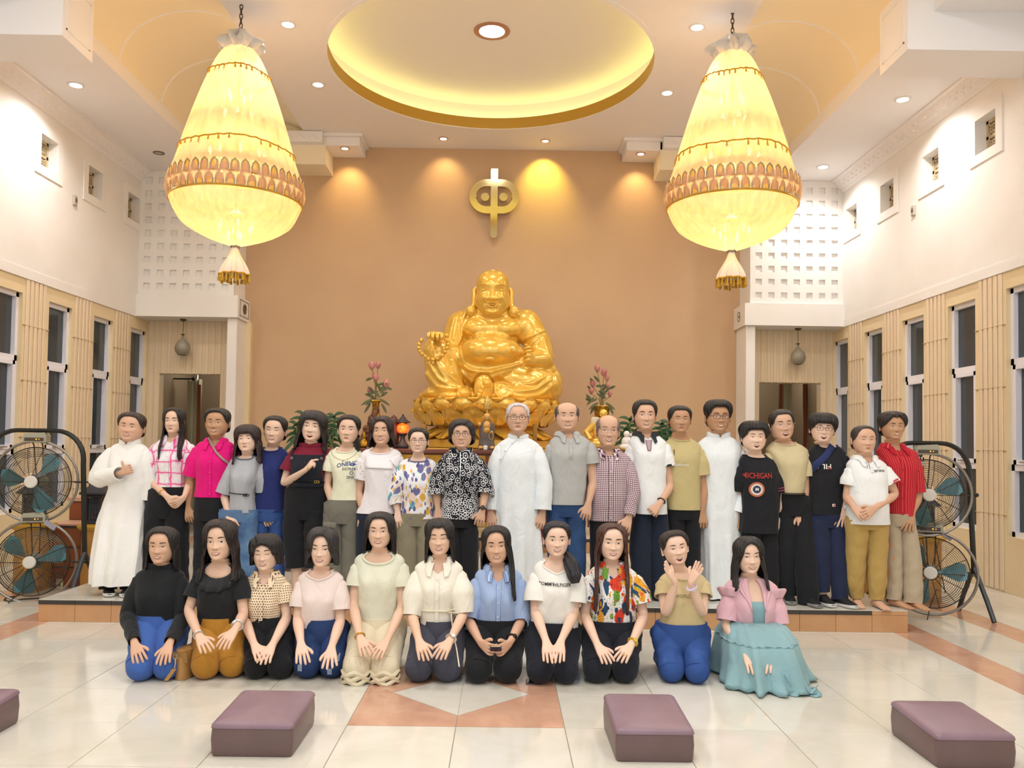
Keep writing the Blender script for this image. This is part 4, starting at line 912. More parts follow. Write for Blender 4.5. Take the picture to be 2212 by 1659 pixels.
# --- hair
def hair(root_, h, mat, st, name='hair'):
    th, ts = st.get('th', .07), st.get('ts', .05); zend = st['end']; flare = st.get('flare', 0.0); wave = st.get('wave', .012); seed = st.get('seed', 0)
    zst = st.get('start'); part_x = st.get('part'); back = st.get('back', .0); chest = st.get('chest', .28); bang = st.get('bang', 0.0); asym = st.get('end_r')
    NA, NT = 84, 26; rows = []
    xs_, ys_ = [p[0] for p in zend], [p[1] for p in zend]
    def look(t, a): 
        x = [p[0] for p in t]; y = [p[1] for p in t]; return cub(x, y, a)
    cols = []
    for k in range(NA):
        a = -PI+2*PI*k/NA; d = abs(math.degrees(a)); tb = asym if (asym and a > 0) else zend
        ze = look(tb, d); zs0 = 1.0 if not zst else min(1.0, look(zst, d)); col = []
        sa, ca = math.sin(a), math.cos(a)
        for i in range(NT+1):
            t = i/NT
            z = zs0-(zs0-ze)*(t**1.5 if zs0 > .95 else t) if ze < zs0 else zs0-.0001*t
            zk = z
            thk = th*sst(.5, .95, z)+ts*(1-sst(.5, .95, z))
            thk *= (1-.75*sst(.82, 1.0, t)*(1 if ze > .3 else .15)*(1 if d < 75 or ze > .1 else .5))
            if zst: thk *= sst(0, .25, t)
            if part_x is not None and z > .8: thk *= 1-.75*math.exp(-((math.sin(a)*.3*(1-z)*4-part_x)/.035)**2)*(1 if ca > -.3 else 0)
            strand = wave*(math.sin(23*a+seed)+.7*math.sin(41*a+2*seed+3*z)+1.2*nz(6*a, seed, 2.5*z))
            if zk >= .5:
                w, df, db = h.W(zk), h.DF(zk), h.DB(zk); r = 1
                x = (w+thk+strand)*math.copysign(abs(sa)**.92, sa)
                f = (df+thk+strand)*ca**.9 if ca >= 0 else -(db+thk+strand)*abs(ca)**.9
                if ca > 0 and bang and d < 55: f += bang*sst(.95, .6, z)
                if zk > .97 and not zst: pass
            else:
                dz = .5-zk; w, df, db = h.W(.5), h.DF(.55), h.DB(.5)
                fl = flare*(1-math.exp(-dz*2.2)); tk = thk+strand
                x = (w+tk+fl)*math.copysign(abs(sa)**.85, sa)
                if ca >= 0:
                    f = (df+tk)*ca*.62+chest*sst(.45, 1.15, dz)*(1 if d < 115 else 0)
                else: f = -(db+tk+fl*.5+back*dz)*abs(ca)**.8+chest*sst(.45, 1.15, dz)*(1-sst(95, 120, d))
                x *= 1+.04*math.sin(5*dz*2+3*a+seed)*st.get('curl', 0)
            if not zst: z_out = z+th*sst(.6, 1.0, z)*.95
            else: z_out = z
            col.append(h.loc(x, f, z_out))
        cols.append(col)
    rows = [[cols[k][i] for k in range(NA)] for i in range(NT+1)]
    def skip(i, j):
        if not zst: return False
        a = abs(math.degrees(-PI+2*PI*(j+.5)/NA)); return look(zst, a) <= look(zend, a)+.01
    mb = MB(); mb.grid(rows, cu=True, skip=skip)
    o = part(name, mb, mat, root_, sharp=None)
    s = o.modifiers.new('thickness', 'SOLIDIFY'); s.thickness = .035*h.H*st.get('solid', 1); s.offset = 0
    return o
def hair_mat(c):
    return mk('hair_'+c.strip('#'), c, .42, col2=tuple(min(1, x*1.7+.003) for x in lin(c)[:3]), nscale=30, stretch=(3, 3, .25), bump=.5, bscale=70, spec=.55)
# --- Catmull-Clark for small quad cages
def subdiv(V, F):
    V = [Vector(v) for v in V]; fp = [sum((V[i] for i in f), Vector())/len(f) for f in F]
    ed = {}; vf = [[] for _ in V]
    for fi, f in enumerate(F):
        for i in range(len(f)):
            a, b = f[i], f[(i+1) % len(f)]; ed.setdefault((min(a, b), max(a, b)), []).append(fi); vf[a].append(fi)
    n0 = len(V); ek = {k: n0+i for i, k in enumerate(ed)}; ep = []; ve = [[] for _ in V]
    for k, fs in ed.items():
        m = (V[k[0]]+V[k[1]])/2; ep.append((m*2+fp[fs[0]]+fp[fs[1]])/4 if len(fs) == 2 else m); ve[k[0]].append(k); ve[k[1]].append(k)
    NV = []
    for i, v in enumerate(V):
        be = [k for k in ve[i] if len(ed[k]) == 1]
        if be:
            s = v*6; s += sum((V[k[0] if k[1] == i else k[1]] for k in be), Vector()); NV.append(s/(6+len(be)))
        else:
            n = len(vf[i])
            if n == 0: NV.append(v); continue
            Fm = sum((fp[j] for j in vf[i]), Vector())/n; Em = sum(((V[k[0]]+V[k[1]])/2 for k in ve[i]), Vector())/len(ve[i]); NV.append((Fm+Em*2+v*(n-3))/n)
    base = n0+len(ep); NF = []
    for fi, f in enumerate(F):
        n = len(f)
        for i in range(n):
            a, b, p = f[i], f[(i+1) % n], f[i-1]; NF.append((a, ek[(min(a, b), max(a, b))], base+fi, ek[(min(a, p), max(a, p))]))
    return NV+ep+fp, NF
CURL = {'rest': (10, 14, 10), 'flat': (3, 4, 3), 'hang': (22, 30, 20), 'fist': (78, 92, 60), 'hold': (40, 50, 30), 'clasp': (28, 40, 25), 'heart': (60, 80, 50), 'spread': (6, 8, 5)}
def arm_cage(sh, el, wr, dirv, nb, side_in, sc=1.0, pose='hang', thin=1.0, hand_scale=1.0, thumb=None):
    """quad cage of arm and hand. dirv: wrist->fingers, nb: back-of-hand normal, side_in: rough direction of the thumb side"""
    y = Vector(dirv).normalized(); x = Vector(side_in); x = (x-y*x.dot(y)).normalized(); z = Vector(nb); z = (z-y*z.dot(y)); z = (z-x*z.dot(x)).normalized()
    V = []; F = []; hs = hand_scale
    ANG10 = [162, 126, 90, 54, 18, -18, -54, -90, -126, -162]
    def ring_circle(c, xx, zz, r):
        return [c+xx*(-r*math.cos(math.radians(a)))+zz*(r*math.sin(math.radians(a))) for a in ANG10]   # index 0 at thumb side (+x)
    rings = []
    # path rings of the arm
    sh, el, wr = Vector(sh), Vector(el), Vector(wr); t1 = (el-sh).normalized(); t2 = (wr-el).normalized()
    specs = []
    for u, r in ((0, .034), (.25, .043), (.5, .044), (.8, .039)): specs.append((sh.lerp(el, u), t1, r))
    specs.append((el, (t1+t2).normalized(), .038))
    for u, r in ((.2, .041), (.4, .039), (.7, .031), (.93, .0265)): specs.append((el.lerp(wr, u), t2, r))
    out = []; px_, pz_ = x, z
    for c, t, r in reversed(specs):   # transport the hand frame up the arm
        xx = px_+t*0; ty = t; xx = (xx-ty*xx.dot(ty)).normalized(); zz = pz_-ty*pz_.dot(ty); zz = (zz-xx*zz.dot(xx)).normalized(); out.append((c, xx, zz, r)); px_, pz_ = xx, zz
    for c, xx, zz, r in reversed(out): rings.append(ring_circle(c, xx, zz, r*sc*thin))
    def flat_ring(yy, w, t): 
        xsn = [1, .55, 0, -.55, -1]
        return [wr+y*(yy*hs)+x*(w*hs*k)+z*(t*hs*(1 if abs(k) < .9 else .62)) for k in xsn]+[wr+y*(yy*hs)+x*(w*hs*k)-z*(t*hs*(1 if abs(k) < .9 else .62)) for k in xsn[::-1]]
    rings.append(flat_ring(.004, .029, .0195)); rings.append(flat_ring(.03, .034, .0175)); rings.append(flat_ring(.062, .043, .0165)); rings.append(flat_ring(.092, .045, .0145))
    for r in rings: V += r
    n = len(rings); ti = n-3   # thumb between rings ti and ti+1 on side index 0/9
    for i in range(n-1):
        for j in range(10):
            a, b = i*10+j, i*10+(j+1) % 10
            if i == ti and j == 9: continue
            F.append((a, b, b+10, a+10))
    # thumb
    th = thumb or ('out' if pose != 'fist' else 'over'); q = [ti*10+9, ti*10, (ti+1)*10, (ti+1)*10+9]
    td = {'out': x*.62+y*.78-z*.12, 'over': x*.25+y*.55-z*.6, 'up': x*1.0+y*.12, 'wide': x*.95+y*.5}[th].normalized()
    c0 = sum((V[i] for i in q), Vector())/4; prev = q
    for k, (ln, wd_) in enumerate(((.022, .0145), (.045, .0125), (.066, .0105))):
        if k == 2 and th == 'out': td2 = (td+y*.35).normalized()
        else: td2 = td
        c = c0+td2*(ln*hs); u = (y-td2*y.dot(td2)).normalized(); v = z; nw = wd_*hs
        if k == 0: c = c0+td*(ln*hs)
        base = len(V); V += [c-u*nw-v*nw*.85, c-u*nw+v*nw*.85, c+u*nw+v*nw*.85, c+u*nw-v*nw*.85]
        cur = [base, base+1, base+2, base+3]
        for j in range(4): F.append((prev[j], prev[(j+1) % 4], cur[(j+1) % 4], cur[j]))
        prev = cur
    F.append(tuple(prev))
    # fingers
    kb = (n-1)*10; cu = CURL[pose]; lens = (.072, .080, .073, .058)
    for fi in range(4):
        quad = [kb+fi, kb+fi+1, kb+8-fi, kb+9-fi]; c0 = sum((V[i] for i in quad), Vector())/4
        c_ = list(cu)
        if pose == 'heart' and fi == 0: c_ = [20, 25, 15]
        spread = math.radians((1.5-fi)*{'spread': 9, 'flat': 4, 'rest': 6, 'hang': 3}.get(pose, 2)); d0 = (y*math.cos(spread)+x*math.sin(spread)).normalized()
        ang = 0; pos = c0.copy(); prev = quad; ln = lens[fi]*hs; hx = (x-d0*x.dot(d0)).normalized()
        segs = [(.10, 0), (.35, 1), (.30, 2), (.25, 3)]
        for si, (fr, k) in enumerate(segs):
            if k == 1: ang += math.radians(c_[0])
            elif k == 2: ang += math.radians(c_[1])
            elif k == 3: ang += math.radians(c_[2])
            d = d0*math.cos(ang)-z*math.sin(ang); up_ = d0*math.sin(ang)+z*math.cos(ang); pos = pos+d*(ln*fr); wd_ = (.0102, .0098, .0092, .0072)[si]*hs; wz = (.0108, .0100, .0092, .0068)[si]*hs
            base = len(V); V += [pos+hx*wd_+up_*wz, pos-hx*wd_+up_*wz, pos-hx*wd_-up_*wz, pos+hx*wd_-up_*wz]; cur = [base, base+1, base+2, base+3]
            for j in range(4): F.append((prev[j], prev[(j+1) % 4], cur[(j+1) % 4], cur[j]))
            prev = cur
        F.append(tuple(prev))
    V, F = subdiv(V, F); V, F = subdiv(V, F)
    cnt = {}
    for f in F:
        for i in range(4): a, b = f[i], f[(i+1) % 4]; cnt[(min(a, b), max(a, b))] = cnt.get((min(a, b), max(a, b)), 0)+1
    nb_ = {}
    for (a, b), c in cnt.items():
        if c == 1: nb_.setdefault(a, []).append(b); nb_.setdefault(b, []).append(a)
    st = next(iter(nb_)); loop = [st]; prev = None; cur = st
    while True:
        nx = [q for q in nb_[cur] if q != prev]
        if not nx or nx[0] == st or len(loop) > 400: break
        prev, cur = cur, nx[0]; loop.append(cur)
    return V, F, loop
def bridge(V, A, B):
    """triangles joining two closed vertex loops"""
    ca = sum((Vector(V[i]) for i in A), Vector())/len(A); 
    best = None
    for rev in (False, True):
        b = B[::-1] if rev else B
        for s in range(0, len(b), 2):
            bb = b[s:]+b[:s]; d = sum((Vector(V[A[int(k*len(A)/8)]])-Vector(V[bb[int(k*len(b)/8)]])).length for k in range(8))
            if best is None or d < best[0]: best = (d, bb)
    B = best[1]; i = j = 0; F = []; na, nb_ = len(A), len(B)
    while i < na or j < nb_:
        if j >= nb_ or (i < na and (i+1)/na <= (j+1)/nb_): F.append((A[i % na], A[(i+1) % na], B[j % nb_])); i += 1
        else: F.append((A[i % na], B[(j+1) % nb_], B[j % nb_])); j += 1
    return F
# --- torso surface from outline rows
class Torso:
    DFX = [0, .03, .07, .12, .2, .3, .45, .7, 1.2, 1.6]
    def __init__(s, rows, Y, g=1.0, bust=0.0, belly=0.0, p=2.35, dback=1.0, yoff=0.0):
        pts = []
        for r in rows:
            y, xl, xr = r[:3]; a, b = P(xl, y, Y), P(xr, y, Y); pts.append(((a.z+b.z)/2, (a.x+b.x)/2, abs(b.x-a.x)/2))
        pts.sort(); s.zs = [q[0] for q in pts]; s.xc = [q[1] for q in pts]; s.hw = [q[2] for q in pts]; s.Y = Y+yoff; s.g = g; s.bust = bust; s.belly = belly; s.p = p; s.zn = s.zs[-1]; s.zh = s.zs[0]; s.db_ = dback
        s.drape = 0.0; s.fold = None; s.shift = None
    def ev(s, z):
        d = s.zn-z
        df = cub(s.DFX, [.052, .062, .078, .1, .122, .118, .112, .118, .13, .14], max(0, d))*s.g; db = cub(s.DFX, [.062, .08, .098, .11, .115, .1, .1, .115, .13, .14], max(0, d))*s.g*s.db_
        df += s.belly*math.exp(-((d-.42)/.14)**2)
        return cub(s.zs, s.xc, z), cub(s.zs, s.hw, z), df, db
    def pt(s, a, z, off=0.0):
        xc, hw, df, db = s.ev(z); sa, ca = math.sin(a), math.cos(a); e = 2/s.p
        x = (hw+off)*math.copysign(abs(sa)**e, sa); 
        f = (df+off)*abs(ca)**e if ca >= 0 else -(db+off)*abs(ca)**e
        if s.bust and ca > 0:
            d = s.zn-z; f += s.bust*(math.exp(-((x/hw-.48)/.3)**2)+math.exp(-((x/hw+.48)/.3)**2))*math.exp(-((d-.215)/(.07 if d < .215 else .1))**2)
        if s.fold:
            amp, n, z1, z0 = s.fold; k = sst(z1, z0, z)*amp; q = k*(math.sin(n*a+.8*math.sin(2*a))+.5*math.sin(n*1.7*a+1)); x += q*sa; f += q*ca
        yy = s.Y-f
        if s.shift: yy += s.shift(z)
        return Vector((xc+x, yy, z))
    def front(s, x, z, off=.004):   # point on the front at world x
        xc, hw, df, db = s.ev(z); q = max(-1, min(1, (x-xc)/hw)); a = math.copysign(math.asin(min(1, abs(q)**(s.p/2))), q); p = s.pt(a, z); return Vector((x, p.y-off, z))
NT_ = 56; TANG = [-PI+2*PI*k/NT_ for k in range(NT_)]
def shell(mb, T, ztop, zbot, off=0.0, nrow=30, a0=None, a1=None, wr=.004, seed=0.0, thick=.006, ncol=None, hem=True):
    """garment shell between the height functions zbot(a) and ztop(a); closed all round unless a0..a1 given"""
    closed = a0 is None; n = ncol or NT_
    angs = [-PI+2*PI*k/n for k in range(n)] if closed else [a0+(a1-a0)*k/n for k in range(n+1)]
    rows, uvs = [], []
    for i in range(nrow+1):
        t = i/nrow; t = 1-(1-t)**1.6; row = []; uv = []
        for a in angs:
            zb, zt = zbot(a), ztop(a); z = zb+(zt-zb)*t
            w = wr*(nz(2.2*a+seed, z*7, seed)+.8*nz(5*a, z*16+seed, 3+seed)+1.3*math.sin(9*z+4*math.sin(a*2)+seed*3)*nz(a*1.3, z*3, seed+9))*min(1, (1-t)*4+.15)
            row.append(T.pt(a, z, off+w)); xc, hw, df, db = T.ev(z); uv.append((a*(.6*hw+.4*df+.02), z))
        rows.append(row); uvs.append(uv)
    if hem:   # fold the hem and the neck edge inwards
        def inset(row, amt, dz):
            c = sum(row, Vector())/len(row); return [p+(Vector((c.x-p.x, c.y-p.y, 0)).normalized()*amt if closed else Vector((0, amt, 0)))+Vector((0, 0, dz)) for p in row]
        rows = [inset(rows[0], .012, .02), inset(rows[0], thick, .0)]+rows+[inset(rows[-1], thick, -.002)]
        uvs = [uvs[0], uvs[0]]+uvs+[uvs[-1]]
    mb.grid(rows, cu=closed, uvs=uvs)
def sleeve(mb, pts, radii, wr=.004, seed=0.0, seg=22, sub=4, flat=1.0, cuff=True, cap_in=0):
    """cloth tube along shoulder-elbow-wrist points"""
    P_, R_ = [], []
    for i in range(len(pts)-1):
        for k in range(sub): t = k/sub; P_.append(Vector(pts[i]).lerp(Vector(pts[i+1]), t)); R_.append(radii[i]+(radii[i+1]-radii[i])*t)
    P_.append(Vector(pts[-1])); R_.append(radii[-1])
    for _ in range(1): P_ = [P_[0]]+[(P_[i-1]+P_[i]*2+P_[i+1])/4 for i in range(1, len(P_)-1)]+[P_[-1]]
    if cap_in: R_ = [r*(.70+.30*sst(0, cap_in, (P_[i]-P_[0]).length)) for i, r in enumerate(R_)]
    fr = frames(P_); rows = []; uvs = []; ln = 0
    c0 = P_[0]-(P_[1]-P_[0]).normalized()*R_[0]*.45
    for i in range(len(P_)):
        if i: ln += (P_[i]-P_[i-1]).length
        x, z = fr[i]; row = []; uv = []
        for k in range(seg):
            a = 2*PI*k/seg; w = wr*(nz(a*1.5+seed, ln*14, seed+5)+1.2*math.sin(ln*46+2*math.sin(a)+seed)*nz(a, ln*5, seed))*min(1, i/2)
            row.append(P_[i]+x*((R_[i]+w)*math.cos(a))+z*((R_[i]+w)*math.sin(a)*flat)); uv.append((a*R_[i]+seed, -ln))
        rows.append(row); uvs.append(uv)
    cap = [[c0+(p-P_[0])*.62 for p in rows[0]]]
    last = rows[-1]; c = P_[-1]; inner = [c+(p-c)*.88 for p in last]; inner2 = [c+(p-c)*.84-(P_[-1]-P_[-2]).normalized()*.02 for p in last]
    mb.grid(cap+rows+[inner, inner2], cu=True, capb=True, uvs=[uvs[0]]+uvs+[uvs[-1], uvs[-1]])
    return rows
def rib(mb, T, zt, r=.006, off=.002, a0=-PI, a1=PI, n=48):
    pts = [T.pt(a0+(a1-a0)*k/n, zt(a0+(a1-a0)*k/n), off) for k in range(n)]; mb.tube(pts, r, 6, closed=True)
def collar_fold(mb, T, zt, gap=.12, h0=.034, h1=.055, out=.022, stand=.022):
    """turned-down shirt collar with two points in front"""
    for sgn in (1,):
        rows = [[], [], [], []]; n = 40
        for k in range(n+1):
            a = gap+(2*PI-2*gap)*k/n; aa = (a+PI) % (2*PI)-PI; f = max(0, math.cos(aa)); edge = math.exp(-(min(a-gap, 2*PI-gap-a)/.35)**2)
            z = zt(aa); hh = h0+(h1-h0)*edge; base = T.pt(aa, z, .002); up_ = base+Vector((0, 0, stand*(1-.7*edge)))
            ctr = Vector((T.ev(z)[0], T.Y, z)); d = Vector((base.x-ctr.x, base.y-ctr.y, 0)).normalized()
            q1 = T.pt(aa, z-hh, .012)+Vector((math.copysign(.010, math.sin(aa))*edge, -.004*edge, 0)); q0 = base+d*.024+Vector((0, 0, -h0*.55)); tip = q0.lerp(q1, min(1, edge*1.25))
            rows[0].append(base); rows[1].append(up_+d*.003); rows[2].append((up_+tip)/2+d*.007+Vector((0, 0, .004))); rows[3].append(tip)
        uv = [[(.1*(.3+2.4*k/n), -.013*j) for k in range(n+1)] for j in range(4)]
        mb.grid(rows+[[p-Vector((0, 0, .0))+(Vector((T.ev(p.z)[0], T.Y, p.z))-p).normalized()*.004 for p in r] for r in rows[::-1]], cv=False, uvs=uv+uv[::-1])
def collar_stand(mb, T, zt, h=.035, gap=.05):
    rows = [[], [], [], []]; n = 44
    for k in range(n+1):
        a = gap+(2*PI-2*gap)*k/n; aa = (a+PI) % (2*PI)-PI; z = zt(aa); edge = math.exp(-(min(a-gap, 2*PI-gap-a)/.16)**2)
        b0 = T.pt(aa, z-.004, .004); c = Vector((T.ev(z)[0], T.Y, 0)); up_ = Vector((b0.x, b0.y, z+h*(1-.55*edge))); d = Vector((b0.x-c.x, b0.y-c.y, 0)).normalized()
        rows[0].append(b0); rows[1].append(up_-d*.002); rows[2].append(up_-d*.008); rows[3].append(b0-d*.01)
    mb.grid(rows, cu=False, cv=True, uvs=[[(.1*(.3+2.4*k/n), z_) for k in range(n+1)] for z_ in (0, .035, .04, .01)])
# ---- cloth materials
def cloth(name, col, rough=.85, bump=.12, bscale=160, col2=None, nscale=5):
    m = mk(name, col, rough, col2=col2, nscale=nscale, sheen=.1, spec=.25); fold_bump(m, bump); return m
def fold_bump(m, k=.12):
    nt = m.node_tree; b = nt.nodes['Principled BSDF']
    if b.inputs['Normal'].is_linked: return
    tc = N(nt, 'ShaderNodeTexCoord'); mp = N(nt, 'ShaderNodeMapping'); mp.inputs['Scale'].default_value = (1, 1, .55); mp.inputs['Rotation'].default_value = (0, .5, 0); L(nt, tc.outputs['Object'], mp.inputs[0])
    n1 = N(nt, 'ShaderNodeTexNoise', i_Scale=9.0, i_Detail=2, i_Distortion=.8); L(nt, mp.outputs[0], n1.inputs['Vector']); n2 = N(nt, 'ShaderNodeTexNoise', i_Scale=170.0, i_Detail=2); L(nt, tc.outputs['Object'], n2.inputs['Vector'])
    h_ = math_n(nt, 'MULTIPLY_ADD', n2.outputs[0], .03, n1.outputs[0]); bp = N(nt, 'ShaderNodeBump', i_Strength=.55, i_Distance=.03); L(nt, h_, bp.inputs['Height']); L(nt, bp.outputs[0], b.inputs['Normal'])
def uvn(nt):
    t = N(nt, 'ShaderNodeUVMap', uv_map='UVMap'); s = N(nt, 'ShaderNodeSeparateXYZ'); L(nt, t.outputs[0], s.inputs[0]); return t.outputs[0], s.outputs[0], s.outputs[1]
def ramp(nt, fac, stops, const=False):
    r = N(nt, 'ShaderNodeValToRGB'); cr = r.color_ramp; cr.interpolation = 'CONSTANT' if const else 'LINEAR'
    while len(cr.elements) < len(stops): cr.elements.new(.5)
    for e, (p, c) in zip(cr.elements, stops): e.position = p; e.color = lin(c)
    L(nt, fac, r.inputs[0]); return r.outputs[0]
def pmat(name, fn, rough=.85):
    if name in MATS: return MATS[name]
    m, nt, b = new_mat(name); b.inputs['Roughness'].default_value = rough; b.inputs['Specular IOR Level'].default_value = .25
    uv, u, v = uvn(nt); L(nt, fn(nt, uv, u, v), b.inputs['Base Color']); MATS[name] = m; fold_bump(m); return m
def band(nt, x, period, width):   # 1 inside a stripe
    f = math_n(nt, 'FRACT', math_n(nt, 'DIVIDE', x, period)); return math_n(nt, 'LESS_THAN', f, width/period)
def stripes(name, base, col, period, width, axis='u', wob=0):
    def fn(nt, uv, u, v):
        x = u if axis == 'u' else v
        if wob:
            n = N(nt, 'ShaderNodeTexNoise', i_Scale=14.0, i_Detail=1); L(nt, uv, n.inputs['Vector']); x = math_n(nt, 'MULTIPLY_ADD', n.outputs[0], wob, x)
        return mix_c(nt, band(nt, x, period, width), base, col)
    return pmat(name, fn)
def gingham(name, base, col, dark, period):
    def fn(nt, uv, u, v):
        a, b = band(nt, u, period, period*.52), band(nt, v, period, period*.52)
        c = mix_c(nt, math_n(nt, 'MAXIMUM', a, b), base, col); return mix_c(nt, math_n(nt, 'MULTIPLY', a, b), c, dark)
    return pmat(name, fn)
def dots(name, base, col, period, r):
    def fn(nt, uv, u, v):
        row = math_n(nt, 'FLOOR', math_n(nt, 'DIVIDE', v, period)); sh = math_n(nt, 'MULTIPLY', math_n(nt, 'MODULO', row, 2.0), .5)
        fu = math_n(nt, 'SUBTRACT', math_n(nt, 'FRACT', math_n(nt, 'ADD', math_n(nt, 'DIVIDE', u, period), sh)), .5); fv = math_n(nt, 'SUBTRACT', math_n(nt, 'FRACT', math_n(nt, 'DIVIDE', v, period)), .5)
        d = math_n(nt, 'SQRT', math_n(nt, 'ADD', math_n(nt, 'MULTIPLY', fu, fu), math_n(nt, 'MULTIPLY', fv, fv))); return mix_c(nt, math_n(nt, 'LESS_THAN', d, r/period), base, col)
    return pmat(name, fn)
def blobs(nt, uv, cur, scale, size, palette, seed, stretch=(1, 1, 1), soft=.02):
    mp = N(nt, 'ShaderNodeMapping'); mp.inputs['Scale'].default_value = stretch; mp.inputs['Location'].default_value = (seed, seed*1.7, 0); mp.inputs['Rotation'].default_value = (0, 0, seed); L(nt, uv, mp.inputs[0])
    n = N(nt, 'ShaderNodeTexNoise', i_Scale=scale*1.4, i_Detail=1); L(nt, mp.outputs[0], n.inputs['Vector'])
    ad = N(nt, 'ShaderNodeVectorMath', operation='MULTIPLY_ADD'); L(nt, n.outputs['Color'], ad.inputs[0]); ad.inputs[1].default_value = (.5/scale, .5/scale, 0); L(nt, mp.outputs[0], ad.inputs[2])
    v = N(nt, 'ShaderNodeTexVoronoi', i_Scale=scale, i_Randomness=.75, voronoi_dimensions='2D'); L(nt, ad.outputs[0], v.inputs['Vector'])
    s = N(nt, 'ShaderNodeSeparateColor'); L(nt, v.outputs['Color'], s.inputs[0])
    c = ramp(nt, s.outputs[0], [(i/len(palette), p) for i, p in enumerate(palette)], True)
    r = N(nt, 'ShaderNodeMapRange'); r.inputs[1].default_value = size+soft; r.inputs[2].default_value = size-soft; L(nt, v.outputs['Distance'], r.inputs[0])
    on = math_n(nt, 'MULTIPLY', r.outputs[0], math_n(nt, 'GREATER_THAN', s.outputs[1], .22)); return mix_c(nt, on, cur, c)
def floral(name, base, layers):
    def fn(nt, uv, u, v):
        c = base
        for l in layers: c = blobs(nt, uv, c, *l)
        return c
    return pmat(name, fn)
def paisley(name):
    def fn(nt, uv, u, v):
        mp = N(nt, 'ShaderNodeMapping'); mp.inputs['Scale'].default_value = (1.25, 1, 1); mp.inputs['Rotation'].default_value = (0, 0, .6); L(nt, uv, mp.inputs[0])
        vo = N(nt, 'ShaderNodeTexVoronoi', i_Scale=15.0, i_Randomness=.7, voronoi_dimensions='2D'); L(nt, mp.outputs[0], vo.inputs['Vector'])
        d = vo.outputs['Distance']; s = math_n(nt, 'SINE', math_n(nt, 'MULTIPLY', d, 24.0)); on = math_n(nt, 'GREATER_THAN', s, .35)
        v2 = N(nt, 'ShaderNodeTexVoronoi', i_Scale=60.0, voronoi_dimensions='2D'); L(nt, uv, v2.inputs['Vector']); dot = math_n(nt, 'LESS_THAN', v2.outputs['Distance'], .2)
        far = math_n(nt, 'GREATER_THAN', d, .46); on = math_n(nt, 'MAXIMUM', math_n(nt, 'MULTIPLY', on, math_n(nt, 'LESS_THAN', d, .46)), math_n(nt, 'MULTIPLY', far, dot))
        return mix_c(nt, on, '#15171f', '#e4e3e6')
    return pmat(name, fn)
def rings(name):
    def fn(nt, uv, u, v):
        vo = N(nt, 'ShaderNodeTexVoronoi', i_Scale=36.0, i_Randomness=.55, voronoi_dimensions='2D'); L(nt, uv, vo.inputs['Vector']); d = vo.outputs['Distance']
        return mix_c(nt, math_n(nt, 'MULTIPLY', math_n(nt, 'GREATER_THAN', d, .28), math_n(nt, 'LESS_THAN', d, .5)), '#15171f', '#e4e3e6')
    return pmat(name, fn)
def tiedye(name):
    def fn(nt, uv, u, v):
        n = N(nt, 'ShaderNodeTexNoise', i_Scale=9.0, i_Detail=2); L(nt, uv, n.inputs['Vector'])
        def line(x, per, ph):
            f = math_n(nt, 'FRACT', math_n(nt, 'ADD', math_n(nt, 'DIVIDE', math_n(nt, 'MULTIPLY_ADD', n.outputs[0], .05, x), per), ph)); return math_n(nt, 'POWER', math_n(nt, 'ABSOLUTE', math_n(nt, 'MULTIPLY_ADD', f, 2.0, -1.0)), 7.0)
        m = math_n(nt, 'MAXIMUM', line(u, .12, .5), line(v, .1, .2)); return ramp(nt, m, [(0, '#f2eef0'), (.25, '#f3cfdd'), (.75, '#ee5fa2'), (1, '#e33a8c')])
    return pmat(name, fn)
def denim(name, c1, c2, c3=None):
    def fn(nt, uv, u, v):
        n = N(nt, 'ShaderNodeTexNoise', i_Scale=6.0, i_Detail=4); L(nt, uv, n.inputs['Vector']); c = ramp(nt, n.outputs[0], [(.3, c1), (.62, c2)]+([(.74, c3)] if c3 else []))
        return c
    return pmat(name, fn)
# ---- text printed on clothes
def text_mesh(s, size, bold=False):
    c = bpy.data.curves.new('t', 'FONT'); c.body = s; c.size = size; c.align_x = 'CENTER'; c.align_y = 'CENTER'; c.resolution_u = 2; c.offset = .012*size*(1 if bold else .2)
    o = bpy.data.objects.new('t', c); me = bpy.data.meshes.new_from_object(o); vs = [tuple(v.co) for v in me.vertices]; fs = [tuple(p.vertices) for p in me.polygons]
    bpy.data.objects.remove(o); bpy.data.meshes.remove(me); bpy.data.curves.remove(c); return vs, fs
def print_text(root_, T, s, px, py, size, mat, parent=None, rot=0, arc=0, bold=True, off=.006, sx=1.0, name='printed_text'):
    vs, fs = text_mesh(s, size, bold); q = P(px, py, T.Y-.1); b = MB(); out = []
    for x, y, z in vs:
        x *= sx
        if rot: x, y = x*math.cos(rot)-y*math.sin(rot), x*math.sin(rot)+y*math.cos(rot)
        if arc: y -= arc*x*x
        out.append(T.front(q.x+x, q.z+y, off))
    b.add(out, fs); return part(name, b, mat, parent or root_, smooth=False)
def disc_on(T, px, py, r, mat, parent, name, off=.006, r_in=0, sz=1.0, n=20):
    q = P(px, py, T.Y-.1); b = MB(); rows = [[T.front(q.x+k*math.cos(2*PI*i/n), q.z+k*sz*math.sin(2*PI*i/n), off) for i in range(n)] for k in (r, max(r_in, .0005))]
    b.grid(rows, cu=True); return part(name, b, mat, parent)
def quad_on(T, px, py, w, h, mat, parent, name, off=.006, n=4):
    q = P(px, py, T.Y-.1); b = MB(); b.grid([[T.front(q.x-w/2+w*i/n, q.z-h/2+h*j/n, off) for i in range(n+1)] for j in range(n+1)]); return part(name, b, mat, parent)
